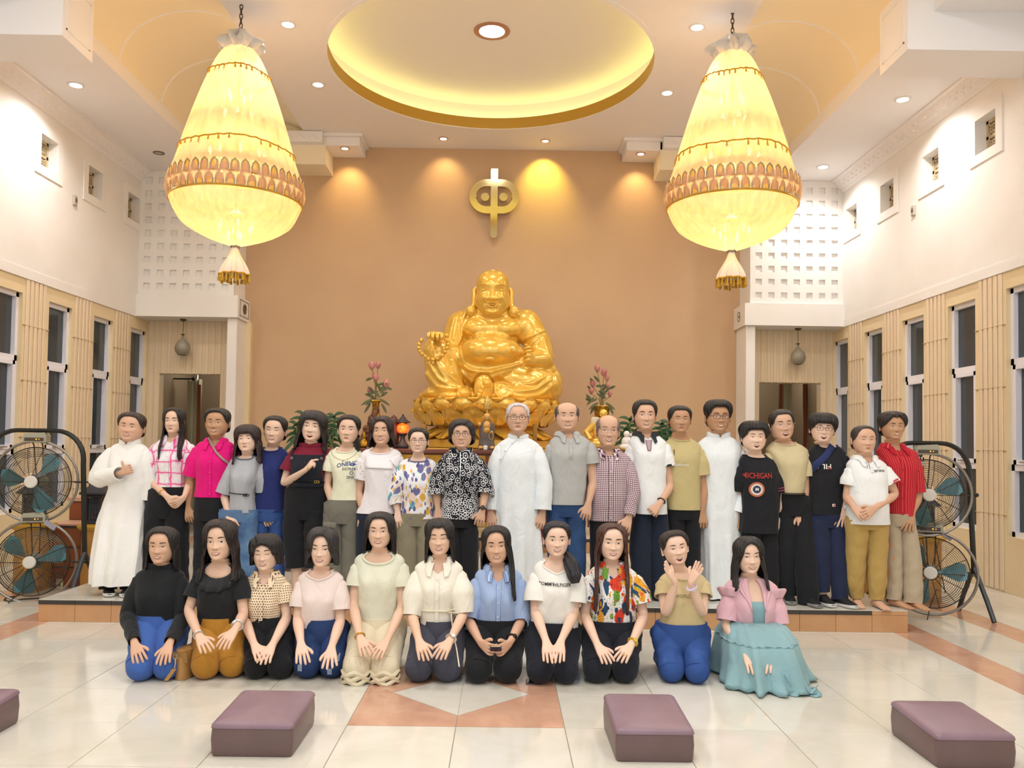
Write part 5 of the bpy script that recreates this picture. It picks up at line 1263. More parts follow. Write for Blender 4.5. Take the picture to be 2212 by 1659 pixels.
# ---- limbs, trousers, shoes
def leg_tube(V, F, pts, radii, loopA, seg=16):
    pts = [Vector(p) for p in pts]; fr = frames(pts); start = len(V)
    for i, p in enumerate(pts):
        x, z = fr[i]; V += [p+x*(radii[i]*math.cos(2*PI*k/seg))+z*(radii[i]*math.sin(2*PI*k/seg)) for k in range(seg)]
    for i in range(len(pts)-1):
        for k in range(seg): a, b = start+i*seg+k, start+i*seg+(k+1) % seg; F.append((a, b, b+seg, a+seg))
    F.append(tuple(start+(len(pts)-1)*seg+k for k in range(seg)))
    F += bridge(V, loopA, [start+k for k in range(seg)])
def bare_foot(mb, ank, yaw, ln=.235, sc=1.0):
    R = Matrix.Rotation(yaw, 3, 'Z'); a = Vector(ank)
    def w(f, s, z): return a+R @ Vector((s*sc, -f*sc, 0))+Vector((0, 0, z*sc))
    zf = 0
    prof = [(-.055, .018, .03, .02), (-.045, .03, .05, .05), (-.01, .034, .06, .085), (.03, .036, .055, .075), (.08, .041, .04, .048), (.12, .045, .03, .034), (.15, .045, .022, .024), (.162, .038, .014, .016)]
    rows = []
    for f, hw, hz, top in prof: rows.append([w(f, hw*math.cos(2*PI*k/14), .002+top/2*1.0+top/2*math.sin(2*PI*k/14)*1.0) for k in range(14)])
    mb.grid(rows, cu=True, capb=True, capt=True)
    for i, (s, f, r) in enumerate(((-.034, .172, .0125), (-.012, .178, .0095), (.006, .175, .009), (.022, .168, .0085), (.036, .158, .008))):
        mb.ell(w(f, s, r+.001), (r*1.0*sc, r*1.9*sc, r*.95*sc), 8, 6, R)
def shoe(root_, ank, yaw, mat, sole, ln=1.0, name='shoe', low=False):
    R = Matrix.Rotation(yaw, 3, 'Z'); a = Vector(ank)
    def w(f, s, z): return a+R @ Vector((s, -f*ln, z))
    prof = [(-.085, .018, .05), (-.078, .033, .085), (-.04, .039, .1), (.0, .041, .105), (.04, .043, .09), (.09, .047, .066), (.14, .047, .052), (.175, .038, .043), (.195, .018, .03)]
    k = .6 if low else 1
    up_ = MB(); rows = []
    for f, hw, top in prof:
        t = top*k; rows.append([w(f, hw*math.copysign(abs(math.cos(q))**.8, math.cos(q)), .022+(t-.022)*max(0, math.sin(q))**.8) for q in [PI*j/10 for j in range(11)]])
    up_.grid(rows, capb=True, capt=True); sh = part(name, up_, mat, root_)
    so = MB(); ring = lambda g, z: [w(f, s*(hw+g), z+(.008*abs(f)/.2)) for s, lst in ((1, prof), (-1, prof[::-1])) for f, hw, _ in lst]
    so.grid([ring(-.002, 0), ring(.004, .006), ring(.005, .022), ring(-.004, .027)], cu=True, capb=True, capt=True); part('sole', so, sole, sh, sharp=50)
    return sh
def shrink(p, T, z):
    k = 1-.26*sst(T.zh+.08, T.zh-.02, z); xc = T.ev(T.zh)[0]
    return Vector((xc+(p.x-xc)*k, T.Y+(p.y-T.Y)*k, z))
def to_w(p, Y):
    return P(p[0], p[1], Y+(p[2] if len(p) > 2 else 0))
def person(S):
    Y, kneel = S['Y'], S.get('kneel', False); gz = 0.0 if kneel else PZT
    cx, ht, hc, hwpx = S['head']; Yh = Y-.03+S.get('hdy', 0); k = mpp(Yh-.05); hr = S['hair']; th = hr[0].get('th', .07) if hr else 0
    H = (hc-ht)*k/(1+.95*th+.0); o = P(cx, hc, Yh); fw = hwpx*k/(.328*H)
    h = Head(o.x, Yh, o.z, H, fw=fw, jaw=S.get('jaw', 1), yaw=S.get('yaw', 0), roll=S.get('roll', 0), pit=S.get('pit', 0), nose=S.get('nose', 1), cheek=S.get('cheek', 1)); h.nw = S.get('nw', .228 if S.get('fem', True) else .28)
    nh = h.nw*H/mpp(Y); r0_ = S['T'][0]; cm_ = (r0_[1]+r0_[2])/2; lim = nh+(4.5 if S.get('collar', 'crew') in ('fold', 'stand', 'high') else 9); hw_ = max(nh+2, min((r0_[2]-r0_[1])/2, lim)); S['T'][0] = (r0_[0], cm_-hw_, cm_+hw_)
    T = Torso(S['T'], Y, S.get('g', 1.0), S.get('bust', 0.02 if S.get('fem', True) else 0), S.get('belly', 0)); xc0 = T.ev(T.zh)[0]
    if S.get('shift'): T.shift = S['shift']
    if S.get('fold'): T.fold = S['fold']
    t = root('person', (xc0, Y, gz), S['lab'], 'person', S.get('group')); sk = skin_mat(S['skin']); hm = hair_mat(hr[0]['col'] if hr else '#1a1614')
    seed = S['head'][0]*.37 % 50
    # ---------------- body: one continuous mesh
    zb = S.get('zcrotch', max(gz+.72, T.zn-.66) if not kneel else .21); zb = min(zb, T.zn-.35)
    n = 15; zsr = [zb+(T.zn-zb)*(1-(1-i/n)**1.35) for i in range(n+1)]
    V, F = [], []; ins = S.get('inset', .009)
    for z in zsr: V += [shrink(T.pt(a, max(z, T.zh), -ins), T, z) for a in ANG]
    nr = [T.pt(a, T.zn, -ins) for a in ANG]; hrings = head_rings(h); h0 = hrings[0]
    for q in (.3, .62, .86):
        e = q*q*(3-2*q); V += [Vector((nr[j].x+(h0[j].x-nr[j].x)*(1-(1-q)**2), nr[j].y+(h0[j].y-nr[j].y)*q, nr[j].z+(h0[j].z-nr[j].z)*q)) for j in range(NCOL)]
    for r in hrings: V += r
    R_ = len(V)//NCOL; arms = S['A']; skipf = set(); holes = []
    i0 = max(1, next(i for i, z in enumerate(zsr) if z > T.zn-.2)); i1 = max(i0+2, max(i for i, z in enumerate(zsr) if z < T.zn-.055))
    for si, sg in enumerate((-1, 1)):
        js = [j for j in range(NCOL) if abs(ANG[j]-sg*PI/2) < .62]; ja, jb = min(js), max(js)
        for i in range(i0, i1):
            for j in range(ja, jb): skipf.add((i, j))
        loop = [i0*NCOL+j for j in range(ja, jb+1)]+[i*NCOL+jb for i in range(i0+1, i1+1)]+[i1*NCOL+j for j in range(jb-1, ja-1, -1)]+[i*NCOL+ja for i in range(i1-1, i0, -1)]; holes.append(loop)
    for i in range(R_-1):
        for j in range(NCOL):
            if (i, j) in skipf: continue
            a, b = i*NCOL+j, i*NCOL+(j+1) % NCOL; F.append((a, b, b+NCOL, a+NCOL))
    V.append(h.loc(0, -.02, 1.0)); tip = len(V)-1; b0 = (R_-1)*NCOL
    for j in range(NCOL): F.append((b0+j, b0+(j+1) % NCOL, tip))
    # legs
    half = NCOL//2; loops = [list(range(0, half+1)), list(range(half, NCOL))+[0]]
    legs = S.get('legs'); xc, hwb = T.ev(max(zb, T.zh))[:2]; LG = []; hq = S.get('hip')
    if hq and not kneel: xc = (P(hq[0], 1100, Y).x+P(hq[1], 1100, Y).x)/2; hwb = (P(hq[1], 1100, Y).x-P(hq[0], 1100, Y).x)/2
    for si, sg in enumerate((-1, 1)):
        if kneel:
            kx, kr_, by = S['K'][si]; kw = PZ(kx, by, 0); r = kr_*mpp(kw.y); kn = Vector((kw.x, kw.y+r*.55, r*.98)); hip = Vector((xc+sg*hwb*.5, Y+.04, .27)); LG.append((hip, kn, r))
            leg_tube(V, F, [hip-Vector((0, 0, .08)), hip.lerp(kn, .5), kn, Vector((kn.x, kn.y+.18, .065)), Vector((kn.x, Y+.12, .055)), Vector((kn.x, Y+.28, .04))], [.07, .065, .05, .045, .036, .03], loops[si])
        else:
            L_ = legs[si] if legs else None
            ax = to_w((L_[-1][0], 1300), Y).x if L_ else xc+sg*hwb*.45; fy = S.get('footy', (0, 0))[si]
            hip = Vector((xc+sg*hwb*.48, Y, zb-.04)); an = Vector((ax, Y+fy, gz+.075)); kn = hip.lerp(an, .5)+Vector((0, -.01, 0)); LG.append((hip, kn, an))
            leg_tube(V, F, [hip, hip.lerp(kn, .5), kn, kn.lerp(an, .35), an, an-Vector((0, 0, .05))], [.07, .062, .05, .052, .036, .034], loops[si])
    # arms
    AW = []
    for si, sg in enumerate((-1, 1)):
        a = arms[si]; sh, el, wr, tp = (to_w(a[x], Y) for x in ('sh', 'el', 'wr', 'tip')); inw = Vector((-sg, 0, 0)); d = tp-wr
        nb = Vector(a.get('nb', (0, -1, .15))); tin = Vector(a.get('tin', inw)); sc = S.get('arm', .92 if S.get('fem', True) else 1.02)
        AV, AF, AL = arm_cage(sh, el, wr, d, nb, tin, sc, a.get('pose', 'hang'), a.get('thin', 1.0), S.get('hand', .93 if S.get('fem', True) else 1.03), a.get('thumb'))
        o_ = len(V); V += AV; F += [tuple(i+o_ for i in f) for f in AF]; F += bridge(V, holes[si], [i+o_ for i in AL]); AW.append((sh, el, wr, d.normalized(), tin))
    mb = MB(); mb.add(V, F); add_ears(mb, h, S.get('ear', 1.0))
    if S.get('bare'):
        for si in (0, 1):
            an = LG[si][2]; bare_foot(mb, (an.x, an.y, gz), S['bare'][si])
    part('body', mb, sk, t, sharp=None)
    face_parts(t, h, S, hm, S.get('lip', 'f' if S.get('fem', True) else 'm'))
    if S.get('gl'): glasses(t, h, *S['gl'])
    for i, st in enumerate(hr or ()): hair(t, h, hair_mat(st['col']), st)
    # ---------------- shirt
    sm = S['mat']; drop = S.get('drop', .02); dw = S.get('dw', 1.1); vn = S.get('vneck', 0)
    dw = min(dw, .85) if not vn else dw
    def ztop(a):
        c = abs(a); 
        if vn: f = max(0, 1-c/dw)
        else: f = max(0, math.cos(min(PI/2, c/dw*PI/2)))**.8 if c < dw else 0
        return T.zn-.004-drop*f
    zhem = S.get('hemf') or (lambda a: T.zh)
    nosleeve = S.get('noshirt')
    mb = MB(); 
    if S.get('open'):
        g0 = S['open']; shell(mb, T, lambda a: T.zn-.004, zhem, 0.008, 30, g0, 2*PI-g0, seed=seed, wr=S.get('wr', .004), hem=True)
    else: shell(mb, T, ztop, zhem, 0, 30, seed=seed, wr=S.get('wr', .004))
    for si, a in enumerate(arms):
        if 'slv' not in a: continue
        s1, r0, r1 = a['slv'][:3]; sh, el, wr = AW[si][:3]; pts = [sh]; rad = [r0]
        rm = a['slv'][3] if len(a['slv']) > 3 else None
        for s, p in ((.5, sh.lerp(el, .5)), (1.0, el), (1.5, el.lerp(wr, .5)), (2.0, wr)):
            if s < s1-.08: pts.append(p); rad.append(r0+(r1-r0)*s/s1 if rm is None else (r0+(rm-r0)*s/(s1*.5) if s < s1*.5 else rm+(r1-rm)*(s-s1*.5)/(s1*.5)))
        pts.append(sh.lerp(el, s1) if s1 <= 1 else el.lerp(wr, s1-1)); rad.append(r1)
        if a.get('lift'): pts[0] = pts[0]+Vector((0, 0, a['lift']))
        sleeve(mb, pts, rad, wr=S.get('wr', .004)*1.1, seed=seed+si*7, sub=6 if len(pts) < 4 else 5, cap_in=.11)
    st = part(S.get('topname', 'shirt'), mb, sm, t, sharp=60)
    ctx = dict(t=t, T=T, h=h, AW=AW, ztop=ztop, shirt=st, S=S, LG=LG, Y=Y, gz=gz, seed=seed)
    ck = S.get('collar', 'crew'); cm = S.get('cmat', sm); mb = MB()
    if ck == 'crew': rib(mb, T, ztop, S.get('ribr', .0065)); part('neck_band', mb, cm, st)
    elif ck == 'fold': collar_fold(mb, T, lambda a: max(ztop(a), T.zn-.03), gap=S.get('gap', .16), h1=S.get('ch', .06)); part('collar', mb, cm, st)
    elif ck == 'stand': collar_stand(mb, T, lambda a: ztop(a)+.002, S.get('ch', .035)); part('collar', mb, cm, st)
    elif ck == 'high': mb2 = collar_stand(mb, T, lambda a: ztop(a)-.004, S.get('ch', .045), gap=.0001); part('collar', mb, cm, st)
    if S.get('placket'):
        mb = MB(); z1, z0 = ztop(0)-.004, (T.zh+.012 if S['placket'] is True else P(cx, S['placket'], Y-.1).z); w = .013; xa = T.ev(z1)[0]+S.get('plx', 0)
        mb.grid([[T.front(xa+dx+(T.ev(z)[0]-xa)*.0, z, .0065) for dx in (-w, 0, w)] for z in [z0+(z1-z0)*i/16 for i in range(17)]], uvs=[[(dx, z0+(z1-z0)*i/16) for dx in (-w, 0, w)] for i in range(17)]); pk = part('placket', mb, cm if S.get('pcm') else sm, st)
        nb_ = S.get('btn', 5)
        for i in range(nb_):
            z = z1-.03-(z1-z0-.05)*i/max(1, nb_-1); c = T.front(xa, z, .011); b = MB(); b.lathe([(.0055, -.001), (.0055, .001), (.001, .002)], (0, 0, 0), 8); me = TM.setdefault('button'+S.get('bcol', '#e8e4dc'), None) or setmesh(b, 'button', mk('button_'+S.get('bcol', '#e8e4dc').strip('#'), S.get('bcol', '#e8e4dc'), .3)); TM['button'+S.get('bcol', '#e8e4dc')] = me
            inst('button', me, pk, c, (PI/2, 0, 0))
    # ---------------- trousers
    if S.get('pants'):
        pm = S['pants']; mb = MB(); pw = S.get('pw', {})
        if kneel:
            zw = T.zh+.03
            for si in (0, 1):
                hip, kn, r = LG[si]; r0 = S.get('thigh', .118); hp = hip+Vector((0, .0, .015)); fwd = (kn-hp).normalized()
                Pn = [hp, hp.lerp(kn, .35), hp.lerp(kn, .7), kn+Vector((0, -.0, 0))]; sleeve(mb, Pn, [r0, r0*.55+r*.5, r*1.04, r*1.0], wr=.006, seed=seed+si*3, seg=26, sub=6)
                mb.ell(kn, (r*.99, r*.96, r*.985), 22, 14)
                sleeve(mb, [kn+Vector((0, .02, -.01)), Vector((kn.x, kn.y+.2, r*.72)), Vector((kn.x, Y+.22, .07))], [r*.94, r*.7, .055], wr=.006, seed=seed+9+si, seg=20, sub=5)
            hb = T.ev(T.zh)[1]; xw = T.ev(T.zh)[0]
            rows = [[Vector((xw+hw_*math.copysign(abs(math.sin(a))**.85, math.sin(a)), Y+yo-d_*math.cos(a), z)) for a in TANG] for z, hw_, d_, yo in ((.1, hb*.7, .14, .1), (.16, hb*.95, .2, .08), (.24, hb*1.02, .2, .06), (.32, hb*.99, .16, .03), (max(zw, .36), hb*.95, .125, .0))]
            mb.grid(rows, cu=True, capb=True, capt=True)
        else:
            wy = S.get('waist'); zw = P(cx, wy, Y).z if wy else T.zh+.05
            zw = max(zw, T.zh+.02); hwx = S.get('hip'); 
            if hwx: xa, xb = P(hwx[0], 1100, Y).x, P(hwx[1], 1100, Y).x
            else: xcx, hh = T.ev(T.zh)[:2]; xa, xb = xcx-hh*.97, xcx+hh*.97
            xm, hh = (xa+xb)/2, (xb-xa)/2; zc_ = zb-.04; dp = S.get('pdep', .115)
            rows = [[Vector((xm+hh*kx*math.copysign(abs(math.sin(a))**.85, math.sin(a)), Y-dp*kd*math.cos(a)*(1 if math.cos(a) > 0 else 1.1), z)) for a in TANG] for z, kx, kd in ((zc_-.03, .93, .85), (zc_+.06, 1.0, 1.02), (max(zc_+.08, T.zh-.03), .99, 1.02))]+[[T.pt(a, z, -.005) for a in TANG] for z in ([T.zh+.004, zw] if zw > T.zh+.01 else [T.zh+.02])]
            mb.grid(rows, cu=True, capb=True, capt=True)
            for si, sg in enumerate((-1, 1)):
                hip, kn, an = LG[si]; L_ = legs[si] if legs else None; r0 = S.get('rtop', hh*.56); r1 = S.get('rank', .085); cuff = S.get('cuffz', .055)
                if L_:
                    zz_ = [P(q[0], q[1], Y).z for q in L_]; pts = [Vector((xm+sg*hh*.47, Y, zc_+.05))]+[Vector((P(q[0], q[1], Y).x, Y+(an.y-Y)*min(1, max(0, (hip.z-z)/(hip.z-an.z))), z)) for q, z in zip(L_, zz_)]; rad = [r0]+[q[2]*mpp(Y) for q in L_]
                else:
                    pts = [Vector((xm+sg*hh*.47, Y, zc_+.05)), Vector((xm+sg*hh*.5, Y+(an.y-Y)*.45, zc_-.3)), Vector((an.x, an.y, gz+cuff))]; rad = [r0, r0*.82*S.get('legk', 1), r1]
                sleeve(mb, pts, rad, wr=S.get('pwr', .006), seed=seed+si*5, seg=24, sub=10, flat=1.0)
        po = part(S.get('pname', 'trousers'), mb, pm, t, sharp=60); ctx['pants'] = po
    if S.get('shoes'):
        for si in (0, 1):
            an = LG[si][2]; m1, m2, yw = S['shoes']; shoe(t, (an.x, an.y, gz), yw[si], m1, m2, S.get('shl', 1.0))
    for fn in S.get('ex', ()): fn(ctx)
    return ctx
# ---- worn extras
def watch(si, band_, face=None, s=.9, r=.031, fr=.016):
    def fn(c):
        sh, el, wr, d, tin = c['AW'][si]; p = el.lerp(wr, s); ax = (wr-el).normalized(); u = Vector((0, -1, 0)); u = (u-ax*u.dot(ax)).normalized(); v = ax.cross(u)
        b = MB(); b.tube([p+u*(r*math.cos(2*PI*k/18))+v*(r*math.sin(2*PI*k/18)) for k in range(18)], [(.004, .010 if face else .006)]*18, 8, closed=True, up=ax); w = part('watch_band' if face else 'bracelet', b, band_, c['t'])
        if face:
            f = MB(); q = p+u*(r+.004); f.grid([[q+u*o+ax*(k*fr*math.cos(2*PI*j/16))+v*(k*fr*math.sin(2*PI*j/16)) for j in range(16)] for k, o in ((1, -.006), (1, .003), (.85, .005), (.02, .005))], cu=True); part('watch_face', f, face, w, sharp=40)
    return fn
def ring_on(si, col='#d8b04a'):
    def fn(c):
        sh, el, wr, d, tin = c['AW'][si]; hs = c['S'].get('hand', .93); p = wr+d*(.115*hs)-tin.normalized()*(.010*hs); b = MB(); x = tin.normalized(); z = d.cross(x).normalized()
        b.tube([p+x*(.0105*math.cos(2*PI*k/12))+z*(.0115*math.sin(2*PI*k/12)) for k in range(12)], .002, 5, closed=True); part('ring', b, mk('gold_ring', col, .2, metal=1), c['t'])
    return fn
def earrings(col='#f0ece4', r=.006):
    def fn(c):
        h = c['h']
        for sx in (-1, 1): b = MB(); b.ell(h.loc(sx*(h.W(.4)+.03), -.05, .33), r, 8, 6); part('earring', b, mk('pearl', col, .25), c['t'])
    return fn
def necklace(px, py, col='#cfc6b8', drop=.075):
    def fn(c):
        T = c['T']; pts = []; zt = c['ztop']
        for k in range(25):
            u = -1+2*k/24; a = u*1.0; z = T.zn-.012-drop*(1-abs(u)**1.5); pts.append(T.pt(a, z, .006))
        b = MB(); b.tube(pts, .0018, 4); b.ell(pts[12]+Vector((0, -.003, -.006)), (.006, .003, .008), 8, 6); part('necklace', b, mk('chain_metal', col, .3, metal=.8), c['t'])
    return fn
def strap_on(pts, mat, w=.018, name='bag_strap', off=.012):
    def fn(c):
        T = c['T']; rows = []; W = [P(x, y, T.Y-.1) for x, y in pts]
        for i in range(len(W)-1):
            for k in range(8 if i < len(W)-2 else 9):
                q = W[i].lerp(W[i+1], k/8); d = (W[i+1]-W[i]).normalized(); nrm = Vector((-d.z, 0, d.x)); rows.append([T.front(q.x+nrm.x*w*s, q.z+nrm.z*w*s, off) for s in (-1, 0, 1)])
        b = MB(); b.grid(rows); o = part(name, b, mat, c['t']); s = o.modifiers.new('thickness', 'SOLIDIFY'); s.thickness = .004
    return fn
def ponytail(pts, rad, col, Yo=0.0):
    def fn(c):
        Y = c['Y']+Yo; W = [P(p[0], p[1], Y+(p[2] if len(p) > 2 else 0)) for p in pts]; PT, RR = [], []
        for i in range(len(W)-1):
            for k in range(6): t = k/6; PT.append(W[i].lerp(W[i+1], t)); RR.append(rad[i]+(rad[i+1]-rad[i])*t)
        PT.append(W[-1]); RR.append(rad[-1]); fr = frames(PT); b = MB(); rows = []
        for i, p in enumerate(PT):
            x, z = fr[i]; rows.append([p+x*(RR[i]*(1+.12*math.sin(9*a+i*.15)+.06*math.sin(17*a))*math.cos(a))+z*(RR[i]*.7*(1+.12*math.sin(9*a+i*.15))*math.sin(a)) for a in [2*PI*k/30 for k in range(30)]])
        b.grid(rows, cu=True, capb=True, capt=True); part('ponytail', b, hair_mat(col), c['t'])
    return fn
# ================================================================== ALTAR AND STATUE
M_GOLD = mk('statue_gold', '#efc45a', .24, metal=.35, col2='#e6b748', nscale=3, coat=.5, bump=.03, bscale=60)
YS = 12.85; UM = YS/FOC/3.95        # metres per unit of the study sketch
def SU(u, v, dy=0.0): return P(860+u/3.95, 560+v/3.95, YS+dy)
def statue():
    base = SU(790, 1206); t = root('seated_statue', (base.x, YS, base.z), 'large laughing bald golden statue with bare belly seated on a lotus throne', 'statue')
    b = MB(); u_ = UM
    def e(u, v, dy, ru, rd, rv): b.ell(SU(u, v, dy), (ru*u_, rd*u_, rv*u_), 28, 20)
    def tb(pts, rad): 
        PT, RR = [], []; W = [SU(*p) for p in pts]
        for i in range(len(W)-1):
            for k in range(6): q = k/6; PT.append(W[i].lerp(W[i+1], q)); RR.append((rad[i]+(rad[i+1]-rad[i])*q)*u_)
        PT.append(W[-1]); RR.append(rad[-1]*u_)
        for _ in range(3): PT = [PT[0]]+[(PT[i-1]+PT[i]*2+PT[i+1])/4 for i in range(1, len(PT)-1)]+[PT[-1]]
        b.tube(PT, RR, 20); b.ell(PT[0], RR[0], 16, 10); b.ell(PT[-1], RR[-1], 16, 10)
    e(785, 800, -.16, 275, 250, 165); e(790, 960, .02, 420, 270, 190); e(800, 610, .05, 300, 180, 190); e(690, 600, -.1, 140, 110, 105); e(915, 600, -.1, 140, 110, 105); e(800, 500, .1, 300, 150, 110)
    e(545, 575, .08, 130, 120, 140); e(1085, 565, .08, 140, 125, 140); e(800, 470, .02, 180, 150, 90)
    tb([(525, 560, .08), (470, 720, -.02), (400, 800, -.12), (320, 690, -.42)], [115, 105, 90, 62])            # near arm to the raised knee
    tb([(1115, 580, .08), (1215, 760, .0), (1225, 860, -.12), (1140, 860, -.38)], [125, 112, 100, 62])
    tb([(600, 960, .0), (330, 790, -.42)], [165, 118]); tb([(325, 780, -.42), (370, 950, -.4), (440, 1130, -.42)], [112, 140, 128]); e(440, 1150, -.3, 230, 170, 75)
    tb([(850, 1010, -.1), (1100, 1040, -.25), (1270, 1080, -.22)], [150, 140, 120]); tb([(1290, 1110, -.2), (1050, 1160, -.42), (800, 1120, -.46)], [105, 85, 60])
    e(1345, 1080, .05, 62, 120, 135); e(1240, 960, .05, 120, 130, 120); e(790, 1180, .0, 590, 330, 55); e(260, 1170, -.1, 90, 160, 45)
    e(800, 455, .0, 120, 110, 60)
    me = b.mesh('tmp', base*0); ob = bpy.data.objects.new('tmp', me); COL.objects.link(ob)
    m = ob.modifiers.new('r', 'REMESH'); m.mode = 'VOXEL'; m.voxel_size = .019; m.use_smooth_shade = True
    s = ob.modifiers.new('s', 'SMOOTH'); s.iterations = 5; s.factor = .6
    dg = bpy.context.evaluated_depsgraph_get(); me2 = bpy.data.meshes.new_from_object(ob.evaluated_get(dg)); bpy.data.objects.remove(ob)
    # robe folds and hems worked into the surface
    n = len(me2.vertices); co = np.empty(n*3, dtype=np.float64); me2.vertices.foreach_get('co', co); co = co.reshape(-1, 3); no = np.empty(n*3); me2.vertices.foreach_get('normal', no); no = no.reshape(-1, 3)
    d = co-np.array(CAM); z = d@np.array(FW); uu = (PPX+FOC*(d@np.array(RT))/z-860)*3.95; vv = (PPY-FOC*(d@np.array(UP))/z-560)*3.95
    disp = np.zeros(n); frontw = np.clip((-no[:, 1]+.15)/.4, 0, 1)
    def line(pts, hgt, sg):
        dist = np.full(n, 1e9)
        PT = []
        for i in range(len(pts)-1):
            for k in range(8): q = k/8; PT.append((pts[i][0]+(pts[i+1][0]-pts[i][0])*q, pts[i][1]+(pts[i+1][1]-pts[i][1])*q))
        PT.append(pts[-1])
        for _ in range(4): PT = [PT[0]]+[((PT[i-1][0]+2*PT[i][0]+PT[i+1][0])/4, (PT[i-1][1]+2*PT[i][1]+PT[i+1][1])/4) for i in range(1, len(PT)-1)]+[PT[-1]]
        for x, y in PT: dist = np.minimum(dist, (uu-x)**2+(vv-y)**2)
        return hgt*np.exp(-dist/sg**2)
    R1, G1 = .030, -.02
    for pts, hh, sg in (([(590, 440), (545, 520), (540, 640), (500, 760), (520, 880), (620, 950), (760, 965), (900, 930), (1030, 905)], .036, 15), ([(640, 470), (600, 560), (540, 650)], .02, 13), ([(480, 500), (450, 620), (440, 700)], .016, 14), ([(530, 500), (490, 620), (480, 760)], .018, 13),
        ([(1235, 610), (1150, 650), (1060, 690), (1050, 780), (1065, 880)], .034, 14), ([(1200, 660), (1120, 740), (1090, 800)], .018, 13), ([(1240, 700), (1280, 820), (1310, 900), (1350, 980)], .03, 20),
        ([(540, 960), (620, 1040), (800, 1000), (960, 950)], .022, 16), ([(700, 960), (640, 1000), (620, 1090), (640, 1190)], .034, 15), ([(790, 980), (830, 1060), (830, 1140), (880, 1190), (960, 1150)], .03, 15), ([(880, 1000), (1000, 1070), (1150, 1060), (1250, 1000)], .024, 13), ([(860, 1060), (1000, 1130), (1180, 1110), (1290, 1030)], .024, 13), ([(950, 1150), (1100, 1180), (1230, 1150), (1310, 1080)], .022, 13),
        ([(470, 860), (520, 980), (590, 1080), (600, 1190)], .026, 15), ([(330, 860), (420, 980), (540, 1070)], .022, 15), ([(270, 900), (340, 1020), (480, 1100)], .022, 15), ([(250, 980), (330, 1090), (460, 1110), (580, 1090)], .026, 14), ([(240, 860), (250, 1000), (260, 1140)], .018, 15), ([(310, 780), (330, 900), (420, 1040)], .02, 14), ([(1300, 1000), (1300, 1100), (1310, 1200)], .026, 13)):
        disp += line(pts, hh, sg)
    for pts, hh, sg in (([(620, 660), (700, 690), (785, 660), (880, 690), (1000, 665)], -.022, 14), ([(520, 760), (560, 690), (640, 650)], -.02, 14), ([(1060, 760), (1030, 690), (960, 650)], -.02, 14), ([(660, 515), (800, 535), (950, 515)], -.012, 16), ([(750, 838), (785, 828), (815, 838)], -.03, 9)): disp += line(pts, hh, sg)
    disp += line([(765, 850), (785, 852), (805, 850)], .012, 12)+line([(615, 637), (617, 639)], .012, 9)+line([(957, 640), (958, 641)], .012, 9)
    co = co+no*(disp*frontw)[:, None]; me2.vertices.foreach_set('co', (co-np.array(base*1.0)-np.array((0, YS-base.y, 0))).ravel()); me2.update()
    me2.materials.clear(); body = part('body', me2, M_GOLD, t, sharp=None)
    # head
    chin, crown = SU(805, 488, -.05), SU(805, 95, -.05); H = crown.z-chin.z
    h = Head(chin.x, YS-.08, chin.z, H, fw=1.04, jaw=1.25, nose=.9, cheek=1.8, pit=4); h.nw = .3
    mb = MB(); rows = head_rings(h, 40); mb.grid(rows, cu=True, capb=True, capt=True)
    part('head', mb, M_GOLD, t, sharp=None)
    for sx in (-1, 1):
        mb = MB()
        mb.tube([h.loc(sx*(.355), -.03, .62), h.loc(sx*.40, -.05, .56), h.loc(sx*.395, -.04, .40), h.loc(sx*.40, .0, .24), h.loc(sx*.44, .05, .12)], [.03*H, .06*H, .055*H, .055*H, .075*H], 14)
        mb.ell(h.loc(sx*.46, .08, .10), (.115*H, .10*H, .125*H), 18, 12)
        part('long_ear', mb, M_GOLD, t)
    mb = MB()
    for sx in (-1, 1):
        c = h.face(sx*.155, .525, -.015); mb.ell(c, (.075*H, .03*H, .036*H), 14, 8)
        mb.tube([h.face(sx*(.05+.24*k/8), .61+.035*math.sin(PI*k/8), .0) for k in range(9)], [.004*H+.014*H*math.sin(PI*k/8) for k in range(9)], 8)
        mb.tube([h.face(sx*(.085+.14*k/6), .53-.004*math.sin(PI*k/6), .012) for k in range(7)], .006*H, 6)
        mb.tube([h.face(sx*(.09+.06*k/6), .36-.16*k/6, .005) for k in range(7)], [.010*H]*7, 8)
    part('eyelids', mb, M_GOLD, t)
    mb = MB(); M_GD = mk('statue_gold_shade', '#9a6a1c', .4, metal=.4)  # darker gold paints the shade inside the open mouth
    mb.cur = 0; patch(mb, h, 0, .24, .15, lambda u: .012*(1-u*u)**.5, lambda u: -.07*(1-u*u)**.7, .006, curve=.045, nu=16, nv=4)
    mb.cur = 1; mb.tube([h.face(.165*u, .253+.05*u*u, .012) for u in [-1+k/7 for k in range(15)]], .014*H, 8); mb.tube([h.face(.15*u, .165+.11*u*u, .012) for u in [-1+k/7 for k in range(15)]], .016*H, 8); mb.tube([h.face(.12*u, .215+.045*u*u, .008) for u in [-1+k/7 for k in range(15)]], .010*H, 8)
    part('mouth', mb, [M_GD, M_GOLD], t)
    mb = MB(); mb.tube([h.face(-.16+.02*k, .70+.012*math.sin(k*.4), -.004) for k in range(17)], .007*H, 6); mb.tube([h.face(0, .6+.01*k, .002) for k in range(6)], .012*H, 6)
    part('forehead_folds', mb, M_GOLD, t)
    # hands with five fingers
    def hand(wr, el, tip, pose, nb, tin, sc, nm):
        V, F, Lp = arm_cage(el+(el-wr), el, wr, tip-wr, nb, tin, 1.9, pose, 1.0, sc); mb = MB(); mb.add(V, F); mb.f = [f for f in mb.f]; mb.mi = [0]*len(mb.f); part(nm, mb, M_GOLD, t, sharp=None)
